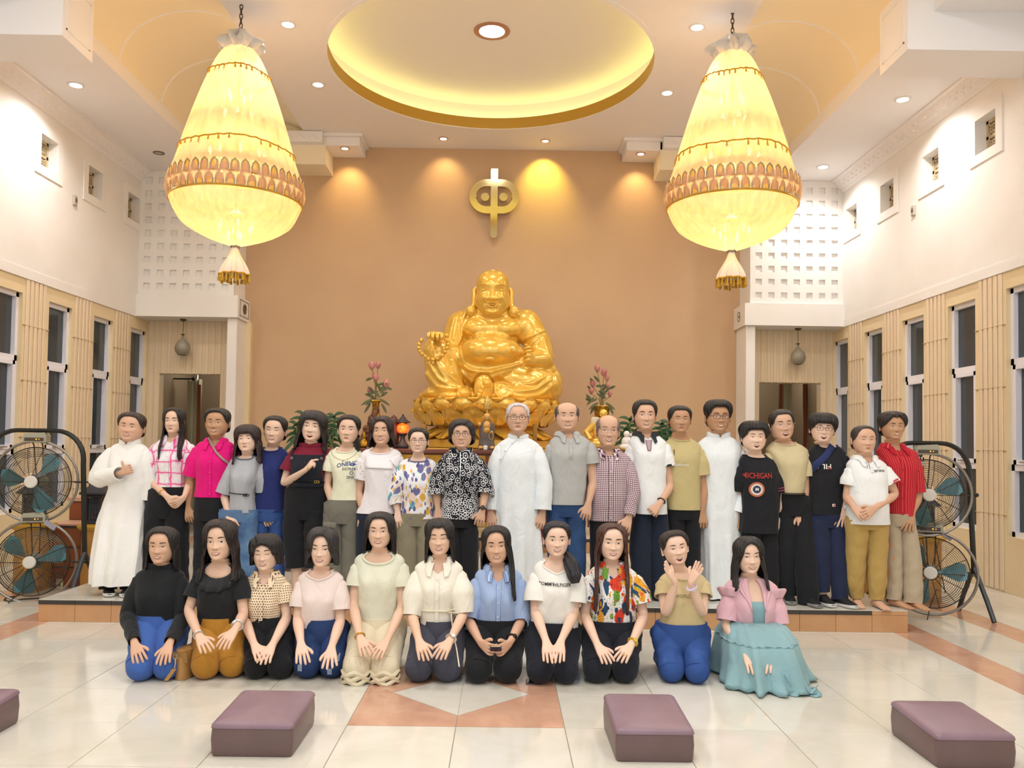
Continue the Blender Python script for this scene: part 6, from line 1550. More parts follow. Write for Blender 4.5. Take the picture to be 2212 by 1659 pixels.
    hand(SU(330, 640, -.52), SU(420, 760, -.3), SU(318, 640, -.75), 'fist', (0, -.25, 1), (1, 0, 0), 2.75, 'hand')
    hand(SU(1160, 870, -.42), SU(1235, 850, -.2), SU(1090, 830, -.6), 'hold', (.15, .35, -1), (-.5, -.6, .5), 2.6, 'hand')
    # feet
    mb = MB(); mb.ell(SU(560, 1150, -.56), (70*u_, 120*u_, 55*u_), 18, 12); mb.ell(SU(450, 1165, -.55), (110*u_, 110*u_, 40*u_), 18, 12)
    for u, v, r in ((525, 1160, 36), (470, 1180, 27), (432, 1185, 25), (398, 1187, 23), (362, 1187, 22)): mb.ell(SU(u, v, -.66), (r*u_, r*1.5*u_, r*u_), 14, 10)
    part('foot', mb, M_GOLD, t)
    mb = MB(); mb.ell(SU(730, 1100, -.58), (80*u_, 55*u_, 110*u_), 20, 14)
    for u, v, r in ((755, 1060, 38), (720, 1095, 26), (705, 1128, 24), (692, 1158, 22), (682, 1188, 20)): mb.ell(SU(u, v, -.66), (r*u_, r*u_, r*u_), 14, 10)
    part('foot', mb, M_GOLD, t)
    # string of beads hanging from the near hand
    ring = [(415, 650), (425, 695), (424, 725), (415, 758), (400, 790), (375, 820), (335, 848), (296, 858), (258, 852), (232, 828), (207, 808), (187, 785), (178, 757), (182, 725), (200, 692)]
    for i, (u, v) in enumerate(ring):
        mb = MB(); mb.ell(SU(u, v, -.68), 18.5*u_, 12, 8); part('bead', mb, M_GOLD, t)
    mb = MB(); mb.ell(SU(297, 885, -.68), 15*u_, 10, 6); mb.tube([SU(297, 895, -.68), SU(297, 917, -.68)], [9*u_, 3*u_], 8); part('bead', mb, M_GOLD, t)
    # lotus throne
    cx, cz0 = SU(755, 1300).x, 0; zt, zm, zl, zb = SU(755, 1210, 0).z, SU(755, 1300).z, SU(755, 1415).z, SU(755, 1535).z; zbase = SU(755, 1612).z
    sy = .98; Rr = 1.12
    mb = MB(); mb.lathe([(Rr*.86, zbase), (Rr*.9, zbase+.01), (Rr*.9, zb-.02), (Rr*.84, zb), (Rr*.66, (zb+zl)/2), (Rr*.74, zl), (Rr*.9, zm), (Rr*.97, zt-.02), (Rr*.95, zt), (.01, zt)], (cx, YS, 0), 60); lt = part('lotus_throne', mb, M_GOLD, t)
    def petal(hh, ww, flare, name):
        b = MB(); rows = []; nu, nv = 12, 9
        for i in range(nv+1):
            v = i/nv; row = []
            for j in range(nu+1):
                s = -1+2*j/nu; wd_ = ww*(math.sin(PI*(.18+.5*min(1, v*1.05)))**.8); top = hh*(1-.16*abs(s)**3-.10*math.exp(-(s/.16)**2)); x = wd_*s*(1-.25*v**6); z = top*v
                bulge = .10*math.sin(PI*min(1, v*.95))*(1-s*s)+flare*v**2; lip = .03*sst(.86, .98, v)+.03*sst(.82, 1, abs(s))*v
                row.append((x, -(bulge*1.0+lip), z))
            rows.append(row)
        b.grid(rows+[[(p[0], p[1]+.03, p[2]) for p in r] for r in rows[::-1]], cv=True); return setmesh(b, name, M_GOLD)
    for nm, n, r, z0, hh, flare, ph, fl in (('petal', 20, Rr*.91, zm-.08, zt-zm+.09, .06, 0, 1), ('petal', 20, Rr*.86, zl-.02, zm-zl+.05, .15, .5, 1), ('petal', 20, Rr*.70, zl-.03, zl-zb-.02, .26, 0, -1)):
        me = petal(hh, 2*PI*r/n*.56, flare, nm)
        for k in range(n):
            a = 2*PI*(k+ph)/n; inst(nm, me, lt, (cx+r*math.sin(a), YS-r*math.cos(a), z0), (0, 0, a), (1, 1, fl))
statue()
# ---- altar tables
M_ALT = mk('altar_brown', '#7c4a3a', .35, col2='#6d3f33', nscale=6); M_ALTG = mk('altar_gold_panel', '#c9972c', .4, metal=.3, col2='#a87a20', nscale=14); M_RED = mk('altar_red', '#6b2027', .35, col2='#7c2a2e', nscale=8)
YA = 10.95; za = 1.475; x0, x1 = P(655, 968, YA).x, P(1372, 972, YA).x
t = root('altar_table', ((x0+x1)/2, YA+.3, .365), 'long brown altar table with gold panels before the large statue', 'table')
b = MB(); b.box(x0, x1, YA, YA+.62, za-.055, za, bev=.012); part('tabletop', b, M_ALT, t, smooth=False)
b = MB(); b.box(x0+.05, x1-.05, YA+.05, YA+.57, 1.14, za-.055); part('apron', b, M_ALT, t, smooth=False)
for k in range(9):
    xa = x0+.08+(x1-x0-.16)*k/9; b = MB(); b.box(xa+.02, xa+(x1-x0-.16)/9-.02, YA+.035, YA+.052, 1.17, za-.075, bev=.006); part('carved_panel', b, M_ALTG, t, smooth=False)
for xx in (x0+.1, (x0+x1)/2-.6, (x0+x1)/2+.6, x1-.1):
    for yy in (YA+.1, YA+.52): b = MB(); b.box(xx-.05, xx+.05, yy-.04, yy+.04, .365, 1.14, bev=.01); part('leg', b, M_ALT, t, smooth=False)
t = root('pedestal', (P(1058, 965, YS).x, YS, .365), 'plain golden block under the lotus throne', 'pedestal'); zbase = SU(755, 1612).z
xc = SU(755, 1300).x; b = MB(); b.box(xc-.98, xc+.98, 11.9, 13.8, .365, zbase, bev=.02); part('block', b, M_GOLD, t, smooth=False)
# low red offering table with scrolled legs
YR = 10.2; xa, xb = P(955, 1110, YR).x, P(1182, 1110, YR).x; zr = P(1060, 1098, YR).z
t = root('offering_table', ((xa+xb)/2, YR+.25, PZT), 'dark red offering table with carved scroll legs behind the robed elder', 'table')
b = MB(); b.box(xa-.06, xb+.06, YR-.02, YR+.36, zr-.05, zr, bev=.012); part('tabletop', b, M_RED, t, smooth=False)
b = MB(); b.box(xa, xb, YR+.01, YR+.33, zr-.17, zr-.05); part('apron', b, M_RED, t, smooth=False)
for sx, xx in ((-1, xa+.04), (1, xb-.04)):
    for yy in (YR+.03, YR+.30):
        b = MB(); b.tube([(xx, yy, zr-.1), (xx-sx*.03, yy, zr-.25), (xx+sx*.02, yy, PZT+.35), (xx-sx*.05, yy, PZT+.12), (xx-sx*.09, yy, PZT+.03)], [.05, .06, .045, .04, .03], 8); part('leg', b, M_RED, t)
    b = MB()
    for k in range(3): c = Vector((xx-sx*.11, YR+.0, zr-.24-.12*k)); b.tube([c+Vector((.05*(1-.05*i)*math.cos(i*.6), 0, .05*(1-.05*i)*math.sin(i*.6))) for i in range(16)], .009, 5)
    part('carved_scroll', b, mk('carved_red', '#8a3038', .35), t)
# ---- objects on the altar
M_VASE = mk('mosaic_gold', '#c79a2d', .25, metal=.7, col2='#6b4a18', nscale=34, bump=.4, bscale=40); M_STEM = mk('flower_stem', '#8f7c45', .6); M_LOTF = mk('lotus_pink', '#cf8f86', .5, col2='#b96f6b', nscale=8); M_LEAF = mk('olive_leaf', '#5d6238', .6, col2='#4a5030', nscale=6); M_DLEAF = mk('dark_green_leaf', '#2f5a35', .45, col2='#24482b', nscale=5)
def bud(root_, c, h_, tilt=0.0):
    for k in range(5):
        a = 2*PI*k/5; b = MB(); rows = []
        for i in range(7):
            u = i/6; w = .5*h_*math.sin(PI*(.1+.86*u))**.8*.62; r = h_*.30*math.sin(PI*(.15+.72*u)); rows.append([Vector(c)+Vector((r*math.cos(a)-w*s*math.sin(a)+tilt*u*h_, r*math.sin(a)+w*s*math.cos(a), h_*u)) for s in (-1, -.4, .4, 1)])
        b.grid(rows+[[p+Vector((0, 0, .003)) for p in r] for r in rows[::-1]]); part('flower_petal', b, M_LOTF, root_)
def leaf(root_, p, d, ln, w, mat, nm='leaf', droop=.25):
    d = Vector(d).normalized(); s = d.cross(Vector((0, -1, .2))); s = s.normalized() if s.length > .01 else Vector((1, 0, 0)); rows = []
    for i in range(7):
        u = i/6; c = Vector(p)+d*(ln*u)-Vector((0, 0, droop*ln*u*u)); ww = w*math.sin(PI*(.08+.92*u))**.7*(1 if u < .99 else .05); rows.append([c-s*ww, c+Vector((0, -.15*ww, .1*ww)), c+s*ww])
    b = MB(); b.grid(rows+[[q+Vector((0, .003, -.002)) for q in r] for r in rows[::-1]]); part(nm, b, mat, root_)
def flower_vase(px, py_rim, py_base, cup, buds, leaves, label):
    Y = 11.28; c = P(px, py_rim, Y); zb = za if True else 0; k = mpp(Y); t = root('flower_vase', (c.x, Y, zb), label, 'vase', 'lotus vases on the altar'); x = c.x
    if not cup: prof = [(.05, 0), (.10, .01), (.09, .04), (.12, .12), (.125, .22), (.10, .34), (.06, .46), (.045, c.z-zb-.1), (.05, c.z-zb-.03), (.075, c.z-zb)]
    else: prof = [(.06, 0), (.10, .01), (.09, .04), (.12, .14), (.10, .26), (.05, .34), (.05, .38), (.09, .46), (.11, c.z-zb-.02), (.115, c.z-zb)]
    b = MB(); b.lathe([(r, zb+z) for r, z in prof], (x, Y, 0), 20, cap=False); part('vase_body', b, M_VASE, t)
    b = MB(); b.tube([(x+.07*math.cos(2*PI*i/20), Y+.07*math.sin(2*PI*i/20), c.z) for i in range(20)], .012, 6, closed=True); part('vase_rim', b, mk('gold_rim', '#d0a53a', .25, metal=.7), t)
    for bx, by, hh in buds:
        q = P(bx, by, Y-.02); b = MB(); m = Vector((x, Y, c.z)).lerp(q, .5)+Vector(((q.x-x)*-.25, 0, 0)); b.tube([Vector((x, Y, c.z-.1)), m, q], .006, 5); part('stem', b, M_STEM, t); bud(t, q, hh*k, .1*(1 if q.x > x else -1)); leaf(t, q-Vector((0, 0, .01)), (.3*(1 if q.x > x else -1), -.2, .6), .5*hh*k, .012, M_LEAF, droop=0)
    for lx, ly, dx, dz, ln in leaves:
        q = P(lx, ly, Y-.02-.04*random.random()); leaf(t, q, (dx, -.15, dz), ln*k, .018, M_LEAF, droop=.15)
rl = lambda cx, cy, n, sp: [(cx+random.uniform(-sp, sp), cy+random.uniform(-sp*1.3, sp*.9), random.choice((-1, 1))*random.uniform(.4, 1), random.uniform(-.5, 1), random.uniform(14, 24)) for _ in range(n)]
flower_vase(812, 866, 960, False, [(804, 798, 17), (812, 823, 17), (816, 795, 14), (833, 838, 18), (800, 850, 15)], rl(812, 848, 16, 22)+[(812+s*8, 862, s*.9, -.4, 26) for s in (-1, 1)]+[(812+s*12, 872, s*.7, -1, 22) for s in (-1, 1)]*2, 'gold mosaic vase of pink lotus buds behind the white lace blouse woman')
flower_vase(1300, 878, 960, True, [(1291, 803, 15), (1304, 812, 16), (1311, 822, 13), (1281, 835, 15), (1278, 850, 14), (1312, 838, 12), (1317, 856, 12)], rl(1298, 850, 16, 22)+[(1300+s*8, 870, s*.9, -.5, 24) for s in (-1, 1)]+[(1300+s*14, 874, s*.6, -1, 22) for s in (-1, 1)]*2, 'gold cup vase of pink lotus buds behind the small-check shirt man')
# rock-wood stand beside the vase
M_ROOT = mk('carved_root_wood', '#6d4423', .5, col2='#4e2f18', nscale=16, bump=.5, bscale=30)
Y = 11.15; q = P(793, 962, Y); t = root('root_carving', (q.x, Y, za), 'stepped brown root-wood carving beside the lotus vase', 'ornament'); b = MB(); random.seed(3)
for i in range(26): u = i/26; b.ell((q.x-.08+.2*u+random.uniform(-.06, .06)*(1-u), Y+random.uniform(-.05, .05), za+.03+.5*u), (.075*(1-.5*u), .07, .05), 8, 6)
part('trunk', b, M_ROOT, t)
b = MB(); b.lathe([(.03, 0), (.06, .03), (.055, .08), (.02, .12), (.03, .16), (.005, .22)], (q.x-.02, Y-.14, za), 14); single('gold_jar', b, M_VASE, (q.x-.02, Y-.14, za), 'small gold jar at the foot of the root-wood carving', 'jar')
q = P(850, 940, Y); t = root('ancestral_carving', (q.x, Y, za), 'dark red upright carving with a small red lamp on the altar', 'ornament'); b = MB(); b.lathe([(.09, 0), (.1, .03), (.07, .06), (.085, .2), (.08, .34), (.04, .42), (.005, .45)], (q.x, Y, za), 12); part('carving', b, mk('dark_rosewood', '#4d2220', .4, bump=.5, bscale=40), t)
b = MB(); b.ell((q.x-.03, Y-.09, za+.22), .022, 8, 6); part('red_bulb', b, mk('red_bulb', '#ff5030', .4, emit=3, ecol='#ff4018'), t)
# red glowing lamp
q = P(869.5, 965, 11.1); Y = 11.1; k = mpp(Y); t = root('altar_lamp', (q.x, Y, za), 'pagoda-shaped lamp with a glowing red glass drum on the altar', 'lamp')
b = MB(); b.lathe([(.075, 0), (.085, .02), (.08, .05), (.05, .08), (.03, .13), (.035, .17), (.06, .19), (.06, .21)], (q.x, Y, za), 18); part('base', b, M_LANT, t)
b = MB(); b.lathe([(.055, .21), (.078, .235), (.082, .27), (.078, .305), (.055, .325)], (q.x, Y, za), 18, cap=False); part('glass_drum', b, mk('red_lamp_glass', '#e5371f', .4, emit=2.2, ecol='#ff3a14', col2='#ffb03c', nscale=26), t)
b = MB(); b.lathe([(.06, .325), (.065, .335), (.05, .345)], (q.x, Y, za), 18); part('brass_ring', b, mk('gold_rim', '#d0a53a', .25, metal=.7), t)
b = MB(); b.lathe([(.10, .345), (.105, .352), (.06, .38), (.03, .42), (.012, .435), (.014, .45), (.004, .465)], (q.x, Y, za), 18); part('roof', b, M_LANT, t)
lamp('altar_red_glow', 'POINT', (q.x, Y-.15, za+.27), 2.2, (1, .25, .08), shadow_soft_size=.08)
q = P(1205, 930, 11.4); lamp('altar_red_glow', 'POINT', (q.x+.1, 11.5, za+.2), 3, (1, .3, .1), shadow_soft_size=.08)  # separate red point light, no lamp body modelled at this spot
# two gold candle pillars
for px in (917, 1155):
    q = P(px, 968, 11.05); zt = P(px, 916, 11.05).z; r = 4.6*mpp(11.05); t = root('candle_pillar', (q.x, 11.05, za), 'plain %s gold cylinder standing on the altar before the lotus throne' % ('first' if px < 1000 else 'second'), 'candle', 'gold pillars on the altar')
    b = MB(); b.lathe([(r*1.3, za), (r*1.3, za+.02), (r, za+.025), (r, zt-.01), (r*1.06, zt-.008), (r*1.06, zt), (.002, zt)], (q.x, 11.05, 0), 16); part('pillar', b, mk('satin_gold', '#b99a55', .3, metal=.7), t)
# small crowned statuette
Y = 11.08; k = mpp(Y); q = P(1051, 968, Y); xs0 = q.x; t = root('statuette', (xs0, Y, za), 'small grey and gold figure with an ornate crown above it, before the lotus throne', 'statue')
M_GREYR = mk('statuette_grey', '#6b6360', .4, col2='#564e4c', nscale=14); M_GOLDS = mk('statuette_gold', '#d0a45c', .35, metal=.3); zz = lambda y: P(1051, y, Y).z
b = MB(); b.lathe([(.115, za), (.12, za+.02), (.105, za+.08), (.10, zz(945)), (.11, zz(925)), (.10, zz(915)), (.05, zz(909))], (xs0, Y, 0), 18, ripple=lambda a, z: .06*math.sin(5*a)); part('robe', b, M_GREYR, t)
b = MB(); b.ell((xs0, Y-.07, zz(920)), (.055, .06, .07), 12, 8); b.ell((xs0, Y-.08, zz(929)), (.05, .05, .05), 12, 8); part('torso', b, M_GOLDS, t)
b = MB(); b.ell((xs0, Y-.05, zz(901)), (.047, .047, .055), 14, 10); b.ell((xs0-.05, Y-.03, zz(904)), (.012, .012, .03), 6, 5); b.ell((xs0+.05, Y-.03, zz(904)), (.012, .012, .03), 6, 5); part('head', b, M_GOLDS, t)
b = MB(); b.ell((xs0-.095, Y-.08, zz(917)), (.025, .025, .03), 8, 6); part('hand', b, M_GOLDS, t); b = MB(); b.ell((xs0+.065, Y-.1, zz(934)), (.022, .022, .022), 8, 6); part('hand', b, M_GOLDS, t)
b = MB(); b.tube([(xs0+.06+.028*math.cos(2*PI*i/16), Y-.125, zz(941)+.05*math.sin(2*PI*i/16)) for i in range(16)], .004, 5, closed=True); part('beads', b, M_GOLDS, t)
for sx in (-1, 1): b = MB(); b.ell((xs0+sx*.075, Y-.11, za+.03), (.035, .05, .025), 8, 6); part('foot', b, M_GOLDS, t)
b = MB(); b.lathe([(.012, 0), (.012, .05), (.05, .06), (.052, .10), (.055, .11), (.04, .15), (.045, .16), (.02, .20), (.005, .24)], (xs0, Y-.01, zz(893)), 14, cap=False); part('crown', b, mk('crown_gold', '#d8b765', .3, metal=.5), t)
for i in range(8): a = 2*PI*i/8; b = MB(); b.ell((xs0+.05*math.cos(a), Y-.01+.05*math.sin(a), zz(893)+.135), (.01, .01, .025), 6, 4); part('crown_point', b, MATS['crown_gold'], t)
q = P(1048.5, 966, 10.98); b = MB(); b.lathe([(.028, 0), (.034, .005), (.036, .045), (.036, .05), (.012, .062), (.01, .072)], (q.x, 10.99, za), 14); single('white_cup', b, mk('porcelain', '#efeae8', .2), (q.x, 10.99, za), 'small lidded white porcelain cup before the crowned statuette', 'cup')
# seated gold figures near the second vase
Y = 11.1; q = P(1298, 960, Y); t = root('gold_statuette', (q.x, Y, za), 'gold seated figurine with cream backrest behind the balding checked-shirt man', 'statue')
b = MB(); b.ell((q.x, Y, za+.1), (.2, .12, .1), 16, 10); b.ell((q.x, Y, za+.25), (.13, .1, .17), 16, 10); part('body', b, M_GOLD, t); b = MB(); b.ell((q.x+.03, Y, P(1303, 893, Y).z), (.055, .055, .06), 14, 10); part('head', b, M_GOLD, t); b = MB(); b.box(q.x-.12, q.x+.1, Y+.1, Y+.13, za+.1, P(1290, 900, Y).z, bev=.02); part('backrest', b, mk('ivory', '#e4ddc6', .4), t, smooth=False)
for s in (-1, 1): b = MB(); b.tube([(q.x+s*.1, Y-.02, za+.36), (q.x+s*.2, Y-.05, za+.25), (q.x+s*.15, Y-.1, za+.16)], [.04, .045, .03], 8); part('sleeve', b, M_GOLD, t)
q = P(1354, 968, 11.05); t = root('white_statuette', (q.x, 11.05, za), 'white porcelain figurine with gold trim beside the gold seated figurine', 'statue'); Y = 11.05
b = MB(); b.ell((q.x, Y, za+.06), (.11, .08, .06), 14, 8); b.ell((q.x, Y, za+.13), (.075, .06, .08), 14, 10); part('body', b, mk('porcelain', '#efeae8', .2), t); b = MB(); b.ell((q.x-.005, Y-.01, za+.235), (.042, .042, .045), 12, 8); b.ell((q.x+.05, Y-.01, za+.225), (.018, .015, .025), 6, 5); part('head', b, MATS['porcelain'], t); b = MB(); b.tube([(q.x-.1, Y-.07, za+.05), (q.x, Y-.1, za+.035), (q.x+.1, Y-.07, za+.05)], .012, 6); part('gold_trim', b, MATS['gold_rim'], t)
# dracaena plants in pots at both ends of the altar
def dracaena(px, py, Y, spots, label):
    q = P(px, py, Y); zb = .365; t = root('potted_plant', (q.x, Y, zb), label, 'plant', 'dracaena plants by the altar')
    b = MB(); b.lathe([(.12, zb), (.13, zb+.02), (.17, zb+.3), (.18, zb+.34), (.16, zb+.345), (.15, zb+.31)], (q.x, Y, 0), 18, cap=False); part('pot', b, mk('plant_pot', '#8d5a44', .5), t)
    for sx_, sy_ in spots:
        c = P(sx_, sy_, Y+random.uniform(-.08, .08)); b = MB(); b.tube([Vector((q.x+(c.x-q.x)*.3, Y, zb+.3)), Vector((q.x+(c.x-q.x)*.8, Y, (zb+c.z)/2)), c], .014, 6); part('cane', b, mk('cane_green', '#6f7c45', .6), t)
        for i in range(13):
            a = 2.4*i; el = .9-.11*i; d = Vector((math.cos(a), .7*math.sin(a), math.sin(el)*1.1)); leaf(t, c-Vector((0, 0, .02*i)), d, random.uniform(.16, .27), .026, M_DLEAF, droop=.55)
random.seed(11)
dracaena(690, 960, 12.0, [(641, 915), (655, 893), (684, 905), (706, 905), (722, 898), (714, 935)], 'dark green dracaena plant behind the black overalls woman')
dracaena(1400, 960, 12.0, [(1360, 905), (1350, 925), (1372, 930), (1428, 915), (1442, 910), (1446, 935)], 'dark green dracaena plant behind the tall white polo man')
# ================================================================== THE GROUP
BK = '#17130f'; DB = '#2a1d18'; BRN = '#3d2a21'
MEN = [(0, .85), (30, .84), (46, .72), (58, .58), (74, .5), (92, .44), (112, .34), (150, .16), (180, .12)]
TIED = [(0, .87), (28, .85), (46, .74), (60, .6), (78, .5), (96, .46), (125, .2), (180, .1)]
BOB = [(0, .78), (28, .72), (42, .58), (52, .25), (62, .08), (110, .02), (180, 0)]
LONG = [(0, .88), (26, .84), (42, .66), (50, .1), (58, -.55), (75, -.8), (120, -.95), (180, -1.0)]
def A(sh, el, wr, tip, pose='hang', slv=None, **k):
    d = dict(sh=sh, el=el, wr=wr, tip=tip, pose=pose, **k)
    if slv: d['slv'] = slv
    return d
C_ = cloth
W1 = C_('white_robe_cloth', '#f1f0ec'); W2 = C_('white_robe_cotton', '#e9eef1'); BLKP = C_('black_trousers', '#1c1d21'); NAVYP = C_('navy_trousers', '#1f2738'); DNM = denim('dark_denim', '#24395e', '#34517e'); DNL = denim('light_denim', '#3f5f8c', '#6d8cb2', '#a9bdd2'); DNB = denim('blue_denim', '#27427d', '#3a5a9c', '#5f7fb5')
M_SHB = mk('shoe_black', '#1b1c20', .6); M_SOLEW = mk('sole_white', '#dcdcd8', .6); M_SOLEG = mk('sole_grey', '#8d8d8c', .6); M_GOLDJ = mk('gold_jewel', '#d5ad4d', .25, metal=.9); M_SILV = mk('silver_steel', '#c9c9c6', .25, metal=.9); M_BLKB = mk('black_band', '#1d1d20', .5); M_DIAL = mk('white_dial', '#eceae4', .3); M_BLKD = mk('black_dial', '#15161a', .15); M_DNAVY = mk('navy_print', '#3d4f86', .8); M_PRB = mk('black_print', '#1a1a1c', .8); M_PRR = mk('red_print', '#b4382f', .8); M_PRW = mk('white_print', '#eceae6', .8)
st_ = lambda **k: k
PPL = []
# 1 ---- white robe, thumb up
PPL.append(dict(lab='person in a long white robe giving a thumbs-up beside the standing fan', Y=7.50, head=(279, 890, 951, 24.5), skin='B', yaw=4, roll=6, jaw=1.1, hair=[st_(col=DB, th=.05, ts=.03, end=TIED, part=.0)], mouth='s', eyes='n',
  T=[(956, 264, 299), (962, 246, 312), (974, 238, 321), (1005, 238, 318), (1050, 238, 316), (1085, 226, 315), (1130, 215, 316), (1190, 216, 315), (1256, 216, 311)], g=1.12, mat=W1, collar='stand', drop=.012, fold=(.022, 7, 1.1, .4), hemf=None, topname='robe',
  A=[A((243, 976), (211, 1034, -.02), (262, 1022, -.2), (281, 1012, -.21), 'fist', (1.93, .085, .062, .088), nb=(0, -1, .1), tin=(0, 0, 1), thumb='up'), A((314, 978), (322, 1035), (320, 1085), (320, 1110), 'hang', (1.9, .085, .06))],
  pants=BLKP, waist=1150, pdep=.08, rtop=.08, legs=[[(246, 1190, 15), (247, 1268, 18)], [(290, 1190, 15), (291, 1268, 18)]], footy=(-.12, -.12), shift=lambda z: -.14*sst(1.0, .3, z), shoes=(M_SHB, M_SOLEW, (.5, .2)), zcrotch=.95, pname='trousers', shl=.92))
def robe_cord(c): pass
# 2 ---- pink grid blouse
PPL.append(dict(lab='long-haired woman in a white blouse with pink tie-dye grid and black trousers', Y=7.52, head=(375.5, 880, 936, 18.8), skin='A', hair=[st_(col='#1d1513', th=.06, ts=.05, end=[(0, .9), (24, .86), (40, .66), (48, .1), (55, -.9), (70, -1.1), (110, -1.0), (180, -1.1)], part=.0, flare=.03, curl=.6, chest=.36)], mouth='c', eyes='n', brow=.015,
  T=[(944, 361, 391), (951, 345, 404), (962, 336, 412), (1000, 338, 404), (1030, 340, 401), (1051, 337, 402)], mat=tiedye('pink_grid_tiedye'), collar='fold', drop=.05, vneck=1, dw=.5, placket=True, btn=5,
  A=[A((341, 966), (322, 1036, .0), (361, 1073, -.17), (381, 1092, -.2), 'clasp', (.82, .085, .072), nb=(-.2, -.9, .3), tin=(.3, 0, 1)), A((408, 966), (413, 1034), (398, 1074, -.17), (378, 1090, -.22), 'clasp', (.8, .08, .07), nb=(.3, -.9, .3), tin=(.3, 0, 1))],
  pants=BLKP, hip=(315, 407), legk=1.2, rank=.12, ex=[watch(0, M_GOLDJ, None, .75, .03), ring_on(1)]))
# 3 ---- hot pink shirt
PPL.append(dict(lab='woman in a hot pink short-sleeved shirt with a thin bag strap', Y=7.46, head=(468, 881, 942, 23), skin='C', hair=[st_(col='#1b1614', th=.06, ts=.03, end=TIED)], mouth='s', eyes='o', lip='n', jaw=1.05, roll=1,
  T=[(950, 447, 488), (956, 432, 500), (966, 424, 508), (1000, 424, 506), (1040, 426, 500), (1073, 421, 500)], g=1.05, mat=C_('hot_pink_cotton', '#e3147c'), collar='fold', drop=.06, vneck=1, dw=.5, placket=True, btn=5, bcol='#e54b9b',
  A=[A((430, 972), (411, 1038), (407, 1096, -.03), (411, 1132, -.05), 'hang', (.86, .085, .08)), A((504, 972), (513, 1036, .05), (513, 1090, .05), (512, 1120, .05), 'hang', (.8, .08, .075))],
  pants=BLKP, hip=(420, 496), ex=[strap_on([(446, 945), (466, 975), (492, 1000), (505, 1030)], mk('bag_strap_taupe', '#a08579', .6), .009)]))
# 4 ---- grey striped top
PPL.append(dict(lab='woman with long dark fringe in a grey striped bell-sleeved top and light jeans', Y=7.40, head=(535, 917, 976, 21.5), skin='P', hair=[st_(col='#2a1a17', th=.09, ts=.09, end=[(0, .68), (24, .68), (38, .58), (48, .1), (56, -.35), (80, -.5), (120, -.5), (180, -.5)], flare=.07, curl=.8, bang=.03, chest=.3)], mouth='c', eyes='o', pit=-3, roll=-3,
  T=[(984, 520, 548), (989, 504, 560), (998, 497, 566), (1030, 499, 558), (1065, 500, 549), (1106, 496, 553)], mat=stripes('grey_fine_stripe', '#d2d4d8', '#6f7480', .0075, .0032, wob=.004), collar='crew', drop=.03,
  A=[A((504, 1004), (483, 1066, .0), (493, 1111, -.08), (506, 1138, -.12), 'hang', (.98, .07, .082, .066)), A((558, 1004), (569, 1066, .06), (572, 1108, .05), (572, 1130, .05), 'hang', (.9, .065, .07))],
  pants=DNL, hip=(474, 557), ex=[lambda c: tie_belt(c)]))
def tie_belt(c):
    T = c['T']; z = P(540, 1066, 7.2).z; b = MB(); b.tube([T.pt(-1.3+2.0*k/14, z-.004*k*.3, .006) for k in range(15)], .004, 5); p = T.pt(.55, z-.02, .012)
    for s in (-1, 1): b.tube([p+Vector((s*.012+.014*math.cos(2*PI*k/12), 0, .010*math.sin(2*PI*k/12))) for k in range(12)], .0035, 5, closed=True)
    part('belt_bow', b, M_PRB, c['shirt'])
# 5 ---- navy tee
PPL.append(dict(lab='woman with tied hair in a plain navy T-shirt and blue jeans', Y=7.50, head=(591, 898, 959, 21.5), skin='A', roll=4, hair=[st_(col='#1b1513', th=.05, ts=.03, end=TIED)], mouth='s', eyes='n',
  T=[(966, 572, 606), (972, 560, 616), (982, 552, 622), (1020, 566, 616), (1060, 556, 616), (1105, 548, 616)], mat=C_('navy_jersey', '#26306a'), collar='crew', drop=.035,
  A=[A((561, 988), (556, 1058), (573, 1105, -.06), (584, 1142, -.09), 'hang', (.5, .075, .062)), A((614, 990), (622, 1058, .05), (622, 1100, .05), (620, 1130, .04), 'hang', (.5, .07, .06))],
  pants=denim('mid_blue_denim', '#2f4a80', '#3d5c99'), hip=(548, 617), ex=[ring_on(0)]))
# 6 ---- maroon top, black overalls
PPL.append(dict(lab='woman with fringe in black overalls over a maroon top making a finger heart', Y=7.42, head=(672.5, 886, 952, 23.5), skin='P', roll=5, hair=[st_(col='#1e1614', th=.075, ts=.09, end=[(0, .72), (24, .70), (38, .62), (48, .1), (56, -.2), (80, -.35), (120, -.4), (180, -.42)], flare=.1, curl=1, bang=.03, chest=.25)], mouth='o', eyes='o',
  T=[(962, 652, 694), (970, 632, 710), (982, 622, 716), (1010, 628, 706), (1050, 628, 704)], g=1.08, mat=C_('maroon_jersey', '#7d1f34'), collar='high', ch=.03, drop=.0,
  A=[A((631, 990), (612, 1046, -.03), (659, 1016, -.24), (676, 999, -.26), 'heart', (.5, .085, .075), nb=(-.55, -.75, .1), tin=(.6, 0, .75)), A((712, 990), (724, 1050, .04), (720, 1085, .02), (716, 1110, .02), 'hang', (.5, .08, .07))],
  pants=BLKP, hip=(614, 706), waist=1040, zcrotch=.93, legk=1.4, rank=.13, legs=[[(636, 1150, 25), (640, 1225, 22)], [(681, 1150, 25), (679, 1225, 22)]], ex=[lambda c: overalls(c), watch(0, M_GOLDJ, None, 1.16, .012)]))
